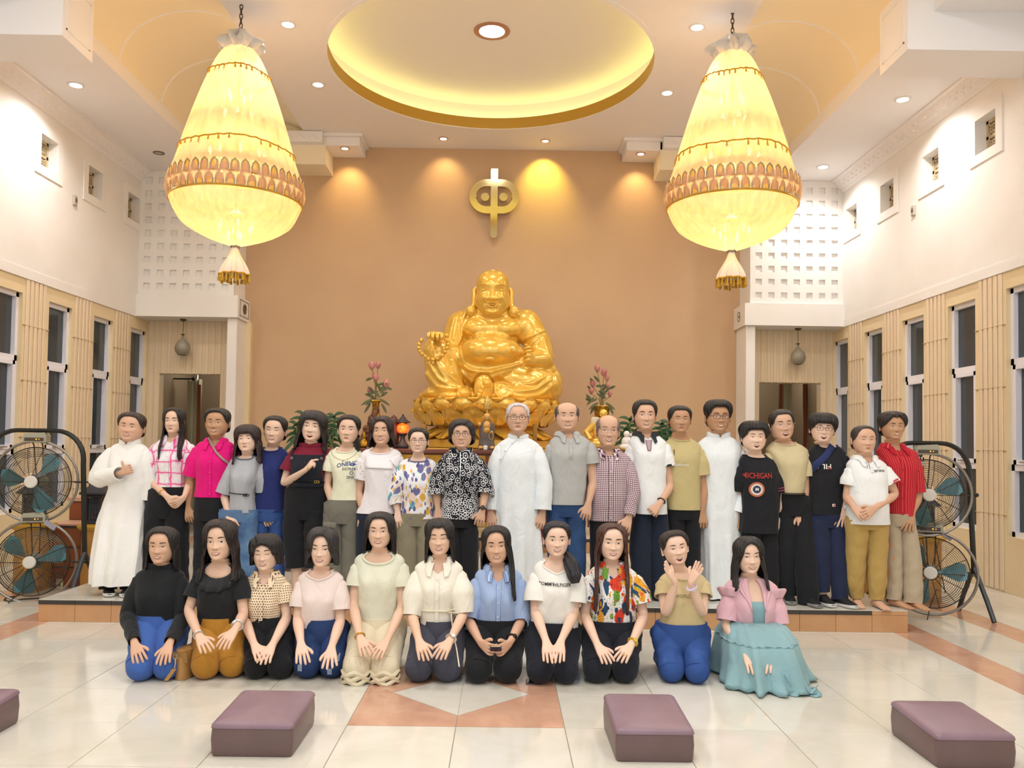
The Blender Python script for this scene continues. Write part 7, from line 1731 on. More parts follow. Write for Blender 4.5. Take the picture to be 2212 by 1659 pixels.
def overalls(c):
    T = c['T']; zb_ = P(672, 983, 7.2).z; zw = P(672, 1042, 7.2).z; b = MB()
    def zt(a): return zb_ if abs(a) < .75 else zw+(zb_-zw)*max(0, 1-(abs(a)-.75)/.4)**2
    shell(b, T, zt, lambda a: T.zh, .009, 22, seed=3); o = part('overalls', b, C_('black_twill', '#20222b'), c['t'], sharp=60)
    for sx in (-1, 1):
        rows = []
        for k in range(15):
            u = k/14; a = sx*(.62+.25*u+1.6*max(0, u-.62)); z = zb_-.03+(T.zn-.028-zb_+.03)*min(1, u/.8); ctr = T.pt(a, z, .013); rows.append([T.pt(a-.07, z, .013), ctr, T.pt(a+.07, z, .013)])
        b = MB(); b.grid(rows); s = part('overall_strap', b, MATS['black_twill'], o); m = s.modifiers.new('thickness', 'SOLIDIFY'); m.thickness = .004
        q = T.pt(sx*.62, zb_-.03, .018); b = MB(); b.tube([q+Vector((.009*math.cos(2*PI*k/12), 0, .009*math.sin(2*PI*k/12))) for k in range(12)], .0025, 5, closed=True); part('strap_button', b, M_SILV, o)
    b = MB(); b.tube([T.pt(a, zw, .012) for a in [-PI+2*PI*k/40 for k in range(40)]], [(.003, .014)]*40, 8, closed=True, up=(0, 0, 1)); bl = part('belt', b, mk('belt_black', '#15161b', .4), o)
    q = T.pt(.55, zw, .022); b = MB()
    for s in (-1, 1): b.tube([q+Vector((s*.011+.012*math.cos(2*PI*k/12), 0, .010*math.sin(2*PI*k/12))) for k in range(12)], .003, 5, closed=True)
    part('buckle', b, M_GOLDJ, bl)
# 7 ---- pale yellow tee with print
def tee_print(c):
    t, T = c['t'], c['T']
    print_text(t, T, 'ONENOM', 756, 1001, .050, M_DNAVY, c['shirt'], arc=.9, rot=.12); e = disc_on(T, 762, 1003.5, .022, M_DNAVY, c['shirt'], 'printed_oval', .0055, 0, .6)
    print_text(t, T, '1', 762, 1003.5, .018, M_PRW, c['shirt'], off=.008); print_text(t, T, 'EXTREM', 756, 1013, .034, mk('grey_print', '#585c70', .8), c['shirt']); print_text(t, T, 'O.', 762, 1022, .045, MATS['grey_print'], c['shirt']); print_text(t, T, 'SIND', 759, 1031, .034, MATS['grey_print'], c['shirt'])
PPL.append(dict(lab='woman in a pale yellow T-shirt with blue lettering and grey cargo trousers', Y=7.38, head=(751, 896, 957, 21), skin='A', roll=3, hair=[st_(col='#1b1513', th=.055, ts=.035, end=TIED)], mouth='c', eyes='o',
  T=[(966, 731, 768), (972, 716, 777), (983, 708, 782), (1015, 717, 780), (1045, 720, 776), (1079, 711, 782)], mat=C_('pale_yellow_jersey', '#ecebd0'), collar='crew', drop=.045, dw=1.0,
  A=[A((716, 988), (706, 1047), (719, 1094, -.05), (728, 1138, -.07), 'hang', (.5, .078, .066)), A((776, 988), (787, 1046, .05), (787, 1090, .05), (786, 1115, .05), 'hang', (.5, .075, .066))],
  pants=C_('grey_cargo', '#7b786d'), hip=(699, 780), legk=1.25, rank=.11, legs=[[(720, 1170, 22), (722, 1290, 23)], [(756, 1170, 20), (757, 1290, 21)]], ex=[lambda c: tee_print(c), necklace(0, 0, '#b89f7c', .1), ring_on(0), lambda c: cargo(c), ponytail([(765, 935, .04), (770, 962, .0), (774, 984, -.02)], [.04, .045, .02], '#1b1513')]))
def cargo(c):
    b = MB(); q = P(712, 1150, 7.19); b.box(q.x-.055, q.x+.05, q.y-.008, q.y+.03, q.z-.11, q.z+.08, bev=.012); b.box(q.x-.058, q.x+.053, q.y-.014, q.y+.03, q.z+.035, q.z+.085, bev=.01); part('cargo_pocket', b, MATS['grey_cargo'], c['pants'])
# 8 ---- white blouse with lace sleeve
def flaps(c):
    T = c['T']; m = c['S']['mat']
    for pts in (((788, 985), (846, 991), (851, 1013), (788, 1010)), ((840, 992), (868, 981), (870, 1001), (858, 1012))):
        Wp = [P(x, y, T.Y-.1) for x, y in pts]; rows = []
        for j in range(7):
            v = j/6; a, d = Wp[0].lerp(Wp[3], v), Wp[1].lerp(Wp[2], v); rows.append([T.front(min(max(a.lerp(d, i/8).x, T.ev(a.z)[0]-T.ev(a.z)[1]*.97), T.ev(a.z)[0]+T.ev(a.z)[1]*.97), a.lerp(d, i/8).z, .006+.012*v) for i in range(9)])
        b = MB(); b.grid(rows); o = part('blouse_flap', b, m, c['shirt']); s = o.modifiers.new('thickness', 'SOLIDIFY'); s.thickness = .003
    q = P(843, 994, T.Y-.1); b = MB(); b.ell(T.front(q.x, q.z, .018), .005, 8, 6); part('pearl_button', b, mk('pearl', '#f0ece4', .25), c['shirt'])
PPL.append(dict(lab='woman with a wavy bob in a white blouse with lace sleeves and flap collar', Y=7.33, head=(825, 898, 960, 20.5), skin='B', roll=-2, hair=[st_(col='#2b1a15', th=.07, ts=.08, end=[(0, .84), (22, .8), (38, .66), (50, .2), (60, -.02), (110, -.08), (180, -.1)], flare=.12, curl=1, part=-.1, chest=.12)], mouth='s', eyes='o', brow=.015,
  T=[(967, 806, 846), (973, 788, 860), (984, 778, 868), (1020, 786, 862), (1060, 788, 856), (1108, 770, 858)], g=1.05, mat=C_('white_satin', '#efeaed'), collar='crew', drop=.05,
  A=[A((790, 990), (774, 1062), (784, 1108, -.05), (781, 1142, -.07), 'hang', (.62, .078, .07)), A((858, 990), (869, 1060, .06), (868, 1098, .05), (866, 1125, .05), 'hang', (.6, .075, .066))],
  pants=NAVYP, hip=(771, 858), ex=[lambda c: flaps(c), earrings('#f0ece4', .009), lambda c: lace(c), ring_on(0)]))
def lace(c):
    sh, el, wr = c['AW'][0][:3]; m = floral('lace_cloth', '#f0ebec', [(42, .22, ['#c9b9b0', '#d8ccc5', '#bfae a5'.replace(' ', '')], 3)]); b = MB(); sleeve(b, [sh.lerp(el, .08), sh.lerp(el, .35), sh.lerp(el, .635)], [.074, .077, .073], seed=4, sub=6); part('lace_sleeve', b, m, c['shirt'])
# 9 ---- floral blouse, round glasses
FLO = floral('pastel_floral', '#edebee', [(9, .36, ['#efcbb9', '#edd4c7', '#dfe9ea'], 1, (1, .8, 1)), (10, .3, ['#6d6d9c', '#d9ab45', '#74759f', '#67b3c0', '#6d6d9c'], 4, (1.3, .9, 1)), (17, .26, ['#5a5a8a', '#7d7fa8', '#e0b65a'], 7, (1.8, .8, 1))])
PPL.append(dict(lab='short woman with round glasses in a pastel floral blouse and khaki trousers', Y=7.27, head=(903.5, 924, 978, 19), skin='P', hair=[st_(col=BK, th=.05, ts=.03, end=TIED, part=.08)], mouth='s', eyes='n', gl=('round', '#5a4636'),
  T=[(989, 886, 922), (995, 870, 937), (1006, 862, 944), (1040, 868, 940), (1080, 866, 942), (1119, 862, 945)], mat=FLO, collar='crew', drop=.03,
  A=[A((874, 1010), (853, 1072, -.02), (859, 1106, -.06), (863, 1148, -.1), 'hang', (1.55, .085, .055, .088)), A((937, 1010), (950, 1070, .04), (948, 1105, .03), (946, 1135, .02), 'hang', (1.5, .08, .055, .08))],
  pants=C_('khaki_cotton', '#8d8570'), hip=(858, 943), legk=1.15, legs=[[(882, 1180, 24), (884, 1290, 20)], [(922, 1180, 24), (920, 1290, 20)]]))
# 10 ---- black and white jacket
def zipper(c):
    T = c['T']; b = MB(); z1, z0 = c['ztop'](0), T.zh+.01; b.tube([T.front(T.ev(z)[0], z, .008) for z in [z0+(z1-z0)*k/20 for k in range(21)]], .0045, 5); part('zipper', b, M_SILV, c['shirt'])
    b = MB(); shell(b, T, lambda a: T.zh+.17, lambda a: T.zh-.002, .003, 8, seed=2); part('hem_panel', b, rings('ring_print'), c['shirt'], sharp=60)
    for si in (0, 1):
        sh, el, wr = c['AW'][si][:3]; b = MB(); sleeve(b, [sh.lerp(el, .86), sh.lerp(el, 1.0), el.lerp(wr, .2)], [.079, .082, .083], sub=3); part('sleeve_panel', b, MATS['ring_print'], c['shirt'])
PPL.append(dict(lab='woman with glasses and short hair in a black and white paisley zip jacket', Y=7.20, head=(997, 905, 967, 23), skin='B', hair=[st_(col='#221a1b', th=.075, ts=.07, end=[(0, .82), (24, .78), (40, .68), (52, .5), (66, .32), (100, .22), (140, .1), (180, .06)], flare=.03, part=.1)], mouth='s', eyes='o', gl=('oval', '#3a2f2e'), nw=.19,
  T=[(974, 977, 1014), (981, 960, 1030), (992, 952, 1040), (1020, 956, 1036), (1060, 956, 1034), (1119, 953, 1035)], mat=paisley('paisley_print'), collar='high', ch=.04, drop=.012,
  A=[A((960, 998), (943, 1062), (946, 1100, -.03), (949, 1128, -.04), 'hang', (1.14, .078, .08)), A((1033, 998), (1048, 1062, -.03), (1042, 1102, -.1), (1032, 1142, -.12), 'hang', (1.14, .078, .082), nb=(.3, -.9, .1))],
  pants=BLKP, hip=(958, 1030), legs=[[(979, 1170, 21), (980, 1290, 17)], [(1014, 1170, 21), (1014, 1290, 17)]], ex=[lambda c: zipper(c), watch(1, M_BLKB, M_BLKD, .93, .031, .019)]))
# 11 ---- elder in white robe
SIDES = lambda col, z0=.8: dict(col=col, th=.02, ts=.022, start=[(0, .2), (40, .3), (56, .74), (70, .86), (110, .84), (180, .8)], end=[(0, .2), (40, .3), (56, .62), (72, .5), (95, .44), (125, .3), (180, .15)], solid=.6)
PPL.append(dict(lab='grey-haired man with glasses in a long white robe, standing in the middle', Y=7.28, fem=False, head=(1118, 870, 933, 22.5), skin='B', hair=[st_(col='#b9b4b4', th=.025, ts=.02, end=[(0, .9), (26, .88), (44, .76), (60, .6), (76, .5), (95, .44), (125, .3), (180, .15)], wave=.006)], mouth='n', eyes='n', gl=('oval', '#33211f'), brow=.007, browcol='#7d7572', jaw=1.08, cheek=1.1,
  T=[(944, 1100, 1138), (951, 1088, 1152), (962, 1074, 1166), (1000, 1074, 1162), (1050, 1072, 1162), (1100, 1070, 1164), (1180, 1068, 1166), (1260, 1065, 1168), (1322, 1062, 1170)], mat=W2, collar='stand', ch=.03, drop=.008, fold=(.03, 6, 1.15, .35), topname='robe',
  A=[A((1083, 968), (1064, 1040), (1060, 1106, -.04), (1062, 1138, -.06), 'hang', (1.93, .082, .052, .075)), A((1157, 970), (1175, 1040, -.03), (1172, 1108, -.06), (1164, 1139, -.08), 'hang', (1.9, .082, .078, .078))],
   ex=[lambda c: robe_flap(c)]))
def robe_flap(c):
    T = c['T']; b = MB(); cx, zt = T.ev(T.zn)[0], T.zn
    for k in range(3):
        q = T.pt(-.25-.33*k, zt-.05-.07*k, .008); b.ell(q, (.012, .006, .005), 8, 5)
    b.tube([T.pt(-.1-.22*k, zt-.02-.055*k, .005) for k in range(7)], .0035, 5); part('knot_buttons', b, c['S']['mat'], c['shirt'])
# 12 ---- bald man, grey polo
PPL.append(dict(lab='bald man in a plain grey polo shirt and blue jeans', Y=7.34, fem=False, head=(1225, 868, 929, 23.5), skin='B', hair=[SIDES('#4a4341')], mouth='s', eyes='o', roll=-1, jaw=1.05, cheek=1.1,
  T=[(936, 1202, 1248), (945, 1196, 1264), (955, 1187, 1276), (1000, 1186, 1270), (1045, 1187, 1266), (1089, 1184, 1262)], g=1.1, mat=C_('grey_pique', '#b4b4b1'), collar='fold', drop=.05, vneck=1, dw=.45, placket=990, btn=2, bcol='#a9a9a6',
  A=[A((1194, 966), (1184, 1040, .06), (1185, 1090, .05), (1186, 1120, .04), 'hang', (.6, .088, .072)), A((1272, 964), (1281, 1044, -.02), (1271, 1088, -.08), (1262, 1127, -.1), 'hang', (.48, .088, .078))],
  pants=DNM, hip=(1181, 1263), legs=[[(1204, 1170, 23), (1206, 1290, 19)], [(1243, 1170, 23), (1246, 1290, 19)]]))
# 13 ---- checked shirt
PPL.append(dict(lab='older balding man with thin glasses in a small-check shirt', Y=7.40, fem=False, head=(1312, 895, 964, 22.5), skin='B', hair=[SIDES('#6a5f5b')], mouth='s', eyes='n', gl=('rimless', '#8d8580'), roll=1, jaw=1.02, cheek=1.2, brow=.007,
  T=[(972, 1292, 1332), (979, 1278, 1350), (990, 1270, 1362), (1030, 1270, 1358), (1080, 1272, 1356), (1124, 1270, 1358)], mat=gingham('plum_check', '#efe5e6', '#b59aa2', '#55303f', .0165), collar='fold', drop=.05, vneck=1, dw=.45, placket=True, btn=6, belly=.03,
  A=[A((1283, 1000), (1276, 1060, .06), (1278, 1105, .05), (1280, 1130, .04), 'hang', (1.9, .075, .05)), A((1354, 1000), (1368, 1064, -.05), (1359, 1116, -.12), (1348, 1147, -.15), 'hang', (1.95, .078, .05, .066))],
  pants=BLKP, hip=(1274, 1353)))
# 14 ---- white polo with black collar
def polo14(c):
    T = c['T']; sh, el, wr = c['AW'][1][:3]
    q0 = T.front(1399 and P(1393, 940, 7.2).x, c['ztop'](0)-.005, .007); b = MB(); z1 = c['ztop'](0)-.004; z0 = P(1393, 973, 7.2).z; x = T.ev(z1)[0]
    b.grid([[T.front(x+dx*(1-.5*i/8), z1+(z0-z1)*i/8, .007) for dx in (-.024, 0, .024)] for i in range(9)]); part('placket', b, C_('mauve_placket', '#b59ca8'), c['shirt'])
    b = MB(); b.tube([T.front(x-.026*(1-.5*i/8), z1+(z0-z1)*i/8, .009) for i in range(9)]+[T.front(x+.026*(1-.5*i/8), z1+(z0-z1)*i/8, .009) for i in range(8, -1, -1)], .0025, 5); part('placket_piping', b, mk('maroon_trim', '#6d1e2e', .8), c['shirt'])
    ax = (el-sh).normalized(); out = Vector((.75, -.25, .6)); out = (out-ax*out.dot(ax)).normalized(); w = ax.cross(out).normalized(); rows = []
    for k in range(13):
        s = .1+.38*k/12; p = sh.lerp(el, s); r = .089-.012*k/12+.004; rows.append([p+(out*math.cos(t)+w*math.sin(t))*r for t in (-.3, -.1, .1, .3)])
    b = MB(); b.grid(rows); o = part('shoulder_stripe', b, mk('maroon_trim', '#6d1e2e', .8), c['shirt']); s = o.modifiers.new('thickness', 'SOLIDIFY'); s.thickness = .004
    b = MB(); sleeve(b, [sh.lerp(el, .45), sh.lerp(el, .505)], [.081, .081], sub=3); part('sleeve_band', b, mk('black_trim', '#1f1f25', .8), c['shirt'])
PPL.append(dict(lab='tall man in a white polo with black collar and maroon shoulder stripe', Y=7.45, fem=False, head=(1392.5, 863, 928, 22.5), skin='B', hair=[st_(col=BK, th=.055, ts=.025, end=MEN, wave=.01)], mouth='s', eyes='o', brow=.013,
  T=[(936, 1372, 1416), (945, 1364, 1428), (957, 1358, 1440), (1000, 1364, 1440), (1050, 1368, 1438), (1109, 1371, 1441)], g=1.08, mat=C_('white_pique', '#eef0f0'), collar='fold', cmat=mk('black_collar', '#26262c', .8), drop=.05, vneck=1, dw=.42, ch=.062,
  A=[A((1366, 966), (1360, 1040, .06), (1363, 1090, .05), (1364, 1120, .05), 'hang', (.6, .08, .07)), A((1434, 966), (1448, 1050, -.02), (1424, 1090, -.16), (1402, 1111, -.2), 'fist', (.5, .088, .08), nb=(.2, -.8, .5), tin=(0, -.4, -1))],
  pants=NAVYP, hip=(1371, 1440), legs=[[(1384, 1180, 25), (1388, 1308, 20)], [(1424, 1180, 24), (1428, 1308, 20)]], ex=[lambda c: polo14(c), watch(1, M_BLKB, None, .8, .034)]))
# 15 ---- tan tee
PPL.append(dict(lab='man with short hair in a tan T-shirt with small white lettering and black trousers', Y=7.50, fem=False, head=(1468, 876, 934, 22.5), skin='C', hair=[st_(col=BK, th=.05, ts=.02, end=MEN, wave=.008)], mouth='n', eyes='n', brow=.011,
  T=[(946, 1447, 1490), (954, 1440, 1504), (966, 1434, 1514), (1010, 1438, 1514), (1055, 1440, 1512), (1100, 1440, 1513)], g=1.08, mat=C_('tan_jersey', '#c4b481'), collar='crew', drop=.025,
  A=[A((1444, 974), (1436, 1040, .06), (1440, 1095, .05), (1440, 1120, .05), 'hang', (.6, .08, .075)), A((1507, 976), (1521, 1058, -.02), (1517, 1106, -.05), (1517, 1153, -.07), 'hang', (.62, .09, .088))],
  pants=BLKP, hip=(1439, 1515), ex=[lambda c: print_text(c['t'], c['T'], 'California', 1470, 1004, .034, M_PRW, c['shirt'], bold=False), ring_on(1)]))
# 16 ---- white robe, glasses
PPL.append(dict(lab='dark-haired man with glasses in a long white robe behind the tan T-shirt man', Y=7.55, fem=False, head=(1551, 863, 932, 23.5), skin='C', hair=[st_(col=BK, th=.1, ts=.03, end=[(0, .80), (22, .8), (40, .74), (56, .6), (74, .5), (92, .44), (112, .34), (150, .16), (180, .12)], wave=.02, bang=.02)], mouth='s', eyes='o', gl=('rect', '#3b2a34'), jaw=1.08,
  T=[(941, 1530, 1574), (949, 1517, 1588), (962, 1506, 1602), (1010, 1510, 1600), (1070, 1512, 1600), (1150, 1514, 1600), (1220, 1516, 1597), (1289, 1516, 1594)], g=1.1, mat=W2, collar='stand', ch=.035, drop=.01, fold=(.022, 6, 1.1, .4), topname='robe',
  A=[A((1514, 974), (1508, 1040, .04), (1512, 1100, .04), (1512, 1125, .04), 'hang', (1.9, .085, .06)), A((1596, 976), (1608, 1052, -.02), (1592, 1116, -.08), (1583, 1150, -.1), 'hang', (1.88, .086, .066, .078))],
  pants=BLKP, waist=1240, rtop=.06, pdep=.05, hip=(1535, 1575), legs=[[(1545, 1250, 12), (1545, 1298, 14)], [(1568, 1250, 12), (1568, 1298, 14)]], zcrotch=.9))
# 17 ---- boy in black tee
def tee17(c):
    t, T = c['t'], c['T']; print_text(t, T, 'MICHIGAN', 1635, 1028, .068, M_PRR, c['shirt'], arc=-.25, sx=.75)
    for r, m, r2 in ((.066, mk('print_orange', '#c06a4a', .8), .05), (.05, mk('print_cream', '#ddd8d2', .8), .034), (.034, mk('print_navy', '#2c3350', .8), 0)): disc_on(T, 1633, 1057, r, m, c['shirt'], 'printed_badge', .0055, r2)
    print_text(t, T, 'M', 1633, 1057, .04, M_PRW, c['shirt'], off=.008)
    for zz in (.62, .70):
        sh, el, wr = c['AW'][1][:3]; ax = (el-sh).normalized(); p = sh.lerp(el, zz); x = Vector((0, -1, 0)); x = (x-ax*x.dot(ax)).normalized(); y = ax.cross(x); b = MB(); b.tube([p+(x*math.cos(2*PI*k/24)+y*math.sin(2*PI*k/24))*.0815 for k in range(24)], .0035, 5, closed=True); part('sleeve_stripe', b, mk('pink_trim', '#c8436c', .8), c['shirt'])
PPL.append(dict(lab='teenage boy in a black T-shirt with red lettering and round badge print', Y=7.45, fem=False, head=(1628.5, 909, 973, 23.5), skin='P', hair=[st_(col=BK, th=.12, ts=.06, end=[(0, .74), (22, .74), (40, .70), (54, .58), (70, .5), (92, .42), (112, .34), (150, .16), (180, .12)], wave=.03, bang=.03)], mouth='o', eyes='n', jaw=1.12, cheek=1.3, brow=.011,
  T=[(982, 1606, 1650), (989, 1600, 1668), (1000, 1596, 1682), (1040, 1600, 1684), (1090, 1600, 1682), (1150, 1596, 1680)], g=1.12, mat=C_('black_jersey', '#1e1f24'), collar='crew', drop=.03,
  A=[A((1604, 1012), (1596, 1080, .05), (1600, 1120, .05), (1602, 1150, .04), 'hang', (.7, .08, .075)), A((1676, 1012), (1690, 1080, -.02), (1688, 1118, -.03), (1685, 1155, -.04), 'hang', (.78, .086, .08))],
  pants=BLKP, hip=(1604, 1678), legs=[[(1622, 1190, 22), (1624, 1290, 19)], [(1660, 1190, 22), (1662, 1290, 19)]], ex=[lambda c: tee17(c)]))
# 18 ---- beige tee, glasses
PPL.append(dict(lab='laughing crew-cut man with rimless glasses in a beige T-shirt, black trousers and sneakers', Y=7.45, fem=False, head=(1691, 884, 949, 23), skin='B', roll=-5, hair=[st_(col='#1b1817', th=.035, ts=.015, end=MEN, wave=.005)], mouth='o', eyes='n', gl=('rimless', '#b9a9a5'), jaw=1.12, cheek=1.25,
  T=[(955, 1670, 1716), (962, 1662, 1732), (974, 1656, 1745), (1010, 1670, 1744), (1040, 1680, 1738), (1066, 1682, 1732)], g=1.15, mat=C_('beige_jersey', '#cdbf98'), collar='crew', drop=.025,
  A=[A((1664, 984), (1660, 1050, .06), (1664, 1095, .06), (1666, 1120, .05), 'hang', (.6, .085, .08)), A((1736, 984), (1740, 1062, -.02), (1726, 1105, -.06), (1738, 1146, -.1), 'hang', (.58, .092, .086), nb=(.5, -.8, .2))],
  pants=BLKP, hip=(1680, 1752), zcrotch=1.02, waist=1062, legs=[[(1697, 1190, 24), (1704, 1285, 19)], [(1733, 1190, 25), (1736, 1300, 22)]], footy=(-.0, -.12), shoes=(M_SHB, M_SOLEG, (-.2, .12)), ex=[watch(1, M_BLKB, M_BLKD, .85, .035, .02), lambda c: belt18(c)]))
def belt18(c):
    T = c['T']; z = T.zh+.008; b = MB(); b.tube([T.pt(a, z, .004) for a in [-PI+2*PI*k/40 for k in range(40)]], [(.004, .018)]*40, 8, closed=True, up=(0, 0, 1)); part('belt', b, mk('belt_black', '#15161b', .4), c['pants'])
# 19 ---- black tee, crossbody strap
def tee19(c):
    t, T = c['t'], c['T']; print_text(t, T, 'FILA', 1777, 1007, .062, M_PRW, c['shirt'], rot=PI, sx=1.15); quad_on(T, 1790, 1012, .032, .010, M_PRR, c['shirt'], 'printed_bar', .007)
    b = quad_on(T, 1799, 1091, .028, .024, mk('label_white', '#e9e2d6', .8), c['shirt'], 'sewn_label', .006); quad_on(T, 1800, 1091, .014, .014, M_PRR, c['shirt'], 'label_mark', .008)
PPL.append(dict(lab='young man with rectangular glasses in a black T-shirt with navy crossbody strap', Y=7.42, fem=False, head=(1776, 891, 955, 24), skin='P', yaw=-12, roll=3, hair=[st_(col=BK, th=.11, ts=.06, end=[(0, .68), (24, .68), (42, .62), (56, .52), (72, .46), (92, .4), (112, .3), (150, .16), (180, .12)], wave=.02, bang=.04)], mouth='o', eyes='n', gl=('rect', '#5a2f35'),
  T=[(961, 1762, 1806), (968, 1752, 1818), (978, 1746, 1826), (1020, 1748, 1822), (1060, 1747, 1820), (1110, 1745, 1820)], g=1.05, mat=MATS['black_jersey'], collar='crew', drop=.03,
  A=[A((1753, 988), (1744, 1050, .06), (1748, 1095, .06), (1750, 1120, .05), 'hang', (.6, .08, .072)), A((1819, 990), (1832, 1058, -.02), (1822, 1100, -.08), (1812, 1150, -.12), 'spread', (.5, .085, .076), nb=(-.1, -1, .15))],
  pants=C_('navy_jogger', '#222a45'), hip=(1746, 1828), legs=[[(1768, 1190, 24), (1771, 1276, 16)], [(1806, 1190, 24), (1803, 1290, 16)]], footy=(-.06, -.12), shoes=(M_SHB, M_SOLEW, (.1, .35)), ex=[lambda c: tee19(c), strap_on([(1802, 962), (1786, 982), (1765, 1002), (1752, 1020)], C_('navy_webbing', '#2b3560'), .028), watch(1, M_SILV, M_DIAL, .93, .031, .019)]))
# 20 ---- short man, white polo
def polo20(c):
    t, T = c['t'], c['T']; print_text(t, T, 'Supreme', 1896, 1016, .034, M_PRB, c['shirt'])
    q = T.front(P(1872, 1003, 7.2).x, P(1872, 1003, 7.2).z, .014); b = MB(); zc = q.z
    for s in (-1, 1): b.tube([q+Vector((s*.010+.011*math.cos(2*PI*k/14), -.003*s, -.05-.018*math.sin(2*PI*k/14))) for k in range(14)], .0018, 4, closed=True)
    b.tube([q+Vector((-.03, 0, .02)), q+Vector((-.012, 0, -.03)), q+Vector((-.004, 0, -.05))], .0018, 4); b.tube([q+Vector((-.012, 0, .03)), q+Vector((.01, 0, -.03)), q+Vector((.012, 0, -.06))], .0018, 4); part('hanging_glasses', b, M_PRB, c['shirt'])
    sh, el, wr = c['AW'][1][:3]; ax = (el-sh).normalized(); f = Vector((.35, -1, 0)); f = (f-ax*f.dot(ax)).normalized(); w = ax.cross(f).normalized(); p = sh.lerp(el, .5)+f*.086
    b = MB(); b.obox(p, w*.026, ax*.013, f*.003); lb = part('sleeve_label', b, mk('label_red', '#c23038', .8), c['shirt'], smooth=False)
    vs, fs = text_mesh('Supreme', .014, True); up_ = -ax; rt = up_.cross(f)*-1; rt = rt if rt.x > 0 else -rt; b = MB(); b.add([p+f*.0042+rt*x+up_*y for x, y, z in vs], fs); part('label_text', b, M_PRW, lb, smooth=False)
    for zz, m in ((.56, mk('label_red', '#c23038', .8)), (.535, M_PRB)):
        p = sh.lerp(el, zz); b = MB(); b.tube([p+(f*math.cos(2*PI*k/24)+w*math.sin(2*PI*k/24))*.082 for k in range(24)], .002, 4, closed=True); part('sleeve_stripe', b, m, c['shirt'])
PPL.append(dict(lab='barefoot man with folded hands in a white polo with small black lettering and khaki trousers', Y=7.25, fem=False, head=(1866, 919, 979, 23), skin='B', hair=[st_(col='#2a2523', th=.03, ts=.018, end=[(0, .92), (24, .9), (44, .78), (58, .62), (74, .5), (92, .44), (112, .34), (150, .16), (180, .12)], wave=.005)], mouth='c', eyes='n', jaw=1.05, brow=.008,
  T=[(987, 1846, 1888), (995, 1836, 1904), (1005, 1830, 1914), (1040, 1832, 1914), (1085, 1830, 1916), (1131, 1829, 1920)], g=1.12, belly=.035, mat=MATS['white_pique'], collar='fold', drop=.05, vneck=1, dw=.42, placket=1020, btn=2,
  A=[A((1840, 1016), (1829, 1074, .0), (1843, 1094, -.15), (1868, 1117, -.24), 'clasp', (.56, .088, .078), nb=(-.3, -.9, .3), tin=(.6, 0, .8)), A((1909, 1016), (1934, 1068, -.02), (1889, 1098, -.19), (1862, 1117, -.25), 'clasp', (.56, .09, .082), nb=(.3, -.9, .3), tin=(-.6, 0, .8))],
  pants=C_('khaki_chino', '#b89a5a'), hip=(1829, 1919), cuffz=.06, zcrotch=.93, legs=[[(1852, 1190, 22), (1852, 1260, 20), (1857, 1292, 15)], [(1894, 1190, 22), (1894, 1260, 20), (1893, 1294, 15)]], footy=(.06, .0), bare=(-.25, .1), ex=[lambda c: polo20(c), ring_on(1)]))
# 21 ---- red striped shirt
PPL.append(dict(lab='barefoot young man in a red striped shirt and light beige trousers by the fan', Y=7.38, fem=False, head=(1928, 888, 949, 24), skin='C', hair=[st_(col='#1d1413', th=.1, ts=.05, end=[(0, .8), (14, .84), (26, .76), (42, .66), (56, .56), (74, .48), (92, .42), (112, .32), (150, .16), (180, .12)], wave=.015, bang=.02, part=.0)], mouth='s', eyes='o', jaw=.95,
  T=[(961, 1908, 1948), (968, 1898, 1964), (978, 1894, 1980), (1020, 1908, 1980), (1070, 1912, 1976), (1113, 1913, 1974)], mat=stripes('red_stripe', '#b81f2c', '#d86a6c', .021, .0032), collar='fold', drop=.05, vneck=1, dw=.45, placket=True, btn=5, bcol='#a02028',
  A=[A((1902, 992), (1896, 1060, .05), (1900, 1100, .05), (1902, 1130, .05), 'hang', (1.0, .075, .065)), A((1973, 992), (1983, 1074, -.02), (1969, 1110, -.08), (1959, 1152, -.12), 'spread', (.88, .078, .07), nb=(-.2, -1, .1))],
  pants=C_('light_beige_chino', '#b3a48c'), hip=(1909, 1974), zcrotch=.95, rank=.07, legs=[[(1928, 1200, 17), (1926, 1250, 16), (1922, 1292, 16)], [(1962, 1200, 20), (1960, 1250, 20), (1957, 1297, 20)]], footy=(-.08, -.12), bare=(.5, .25)))
# ---------------------------------------------------------------- kneeling row
KD = (-.34, -.47)
def KA(sh, el, wr, tip, slv=None, pose='rest', **k):
    e = el if len(el) > 2 else (*el, -.06); w = wr if len(wr) > 2 else (*wr, KD[0]); t = tip if len(tip) > 2 else (*tip, KD[1])
    k.setdefault('nb', (0, -.7, .7)); return A(sh, e, w, t, pose, slv, **k)
YK = 5.72
def lean(c=None): return None
def K(**k): k.update(kneel=True); k.setdefault('Y', YK); PPL.append(k)
K(Y=5.76, lab='kneeling woman in a black long-sleeved top and bright blue trousers', head=(350, 1138, 1215, 27), skin='B', hair=[st_(col='#1c1614', th=.055, ts=.05, end=[(0, .87), (26, .85), (44, .72), (54, .4), (62, -.1), (90, -.25), (180, -.4)], flare=.04, chest=.1)], mouth='s', eyes='n', fem=True,
  T=[(1222, 333, 371), (1230, 310, 386), (1242, 294, 398), (1275, 292, 398), (1320, 295, 396), (1384, 290, 394)], mat=C_('black_knit', '#1f2124'), collar='high', ch=.03, drop=0,
  A=[KA((303, 1252), (276, 1330), (291, 1390), (307, 1446), (1.93, .072, .04, .055)), KA((388, 1252), (396, 1334), (366, 1390), (347, 1440), (1.93, .072, .04, .055))],
  K=[(295, 30, 1475), (352, 28, 1472)], pants=C_('bright_blue_cotton', '#4366ae'))
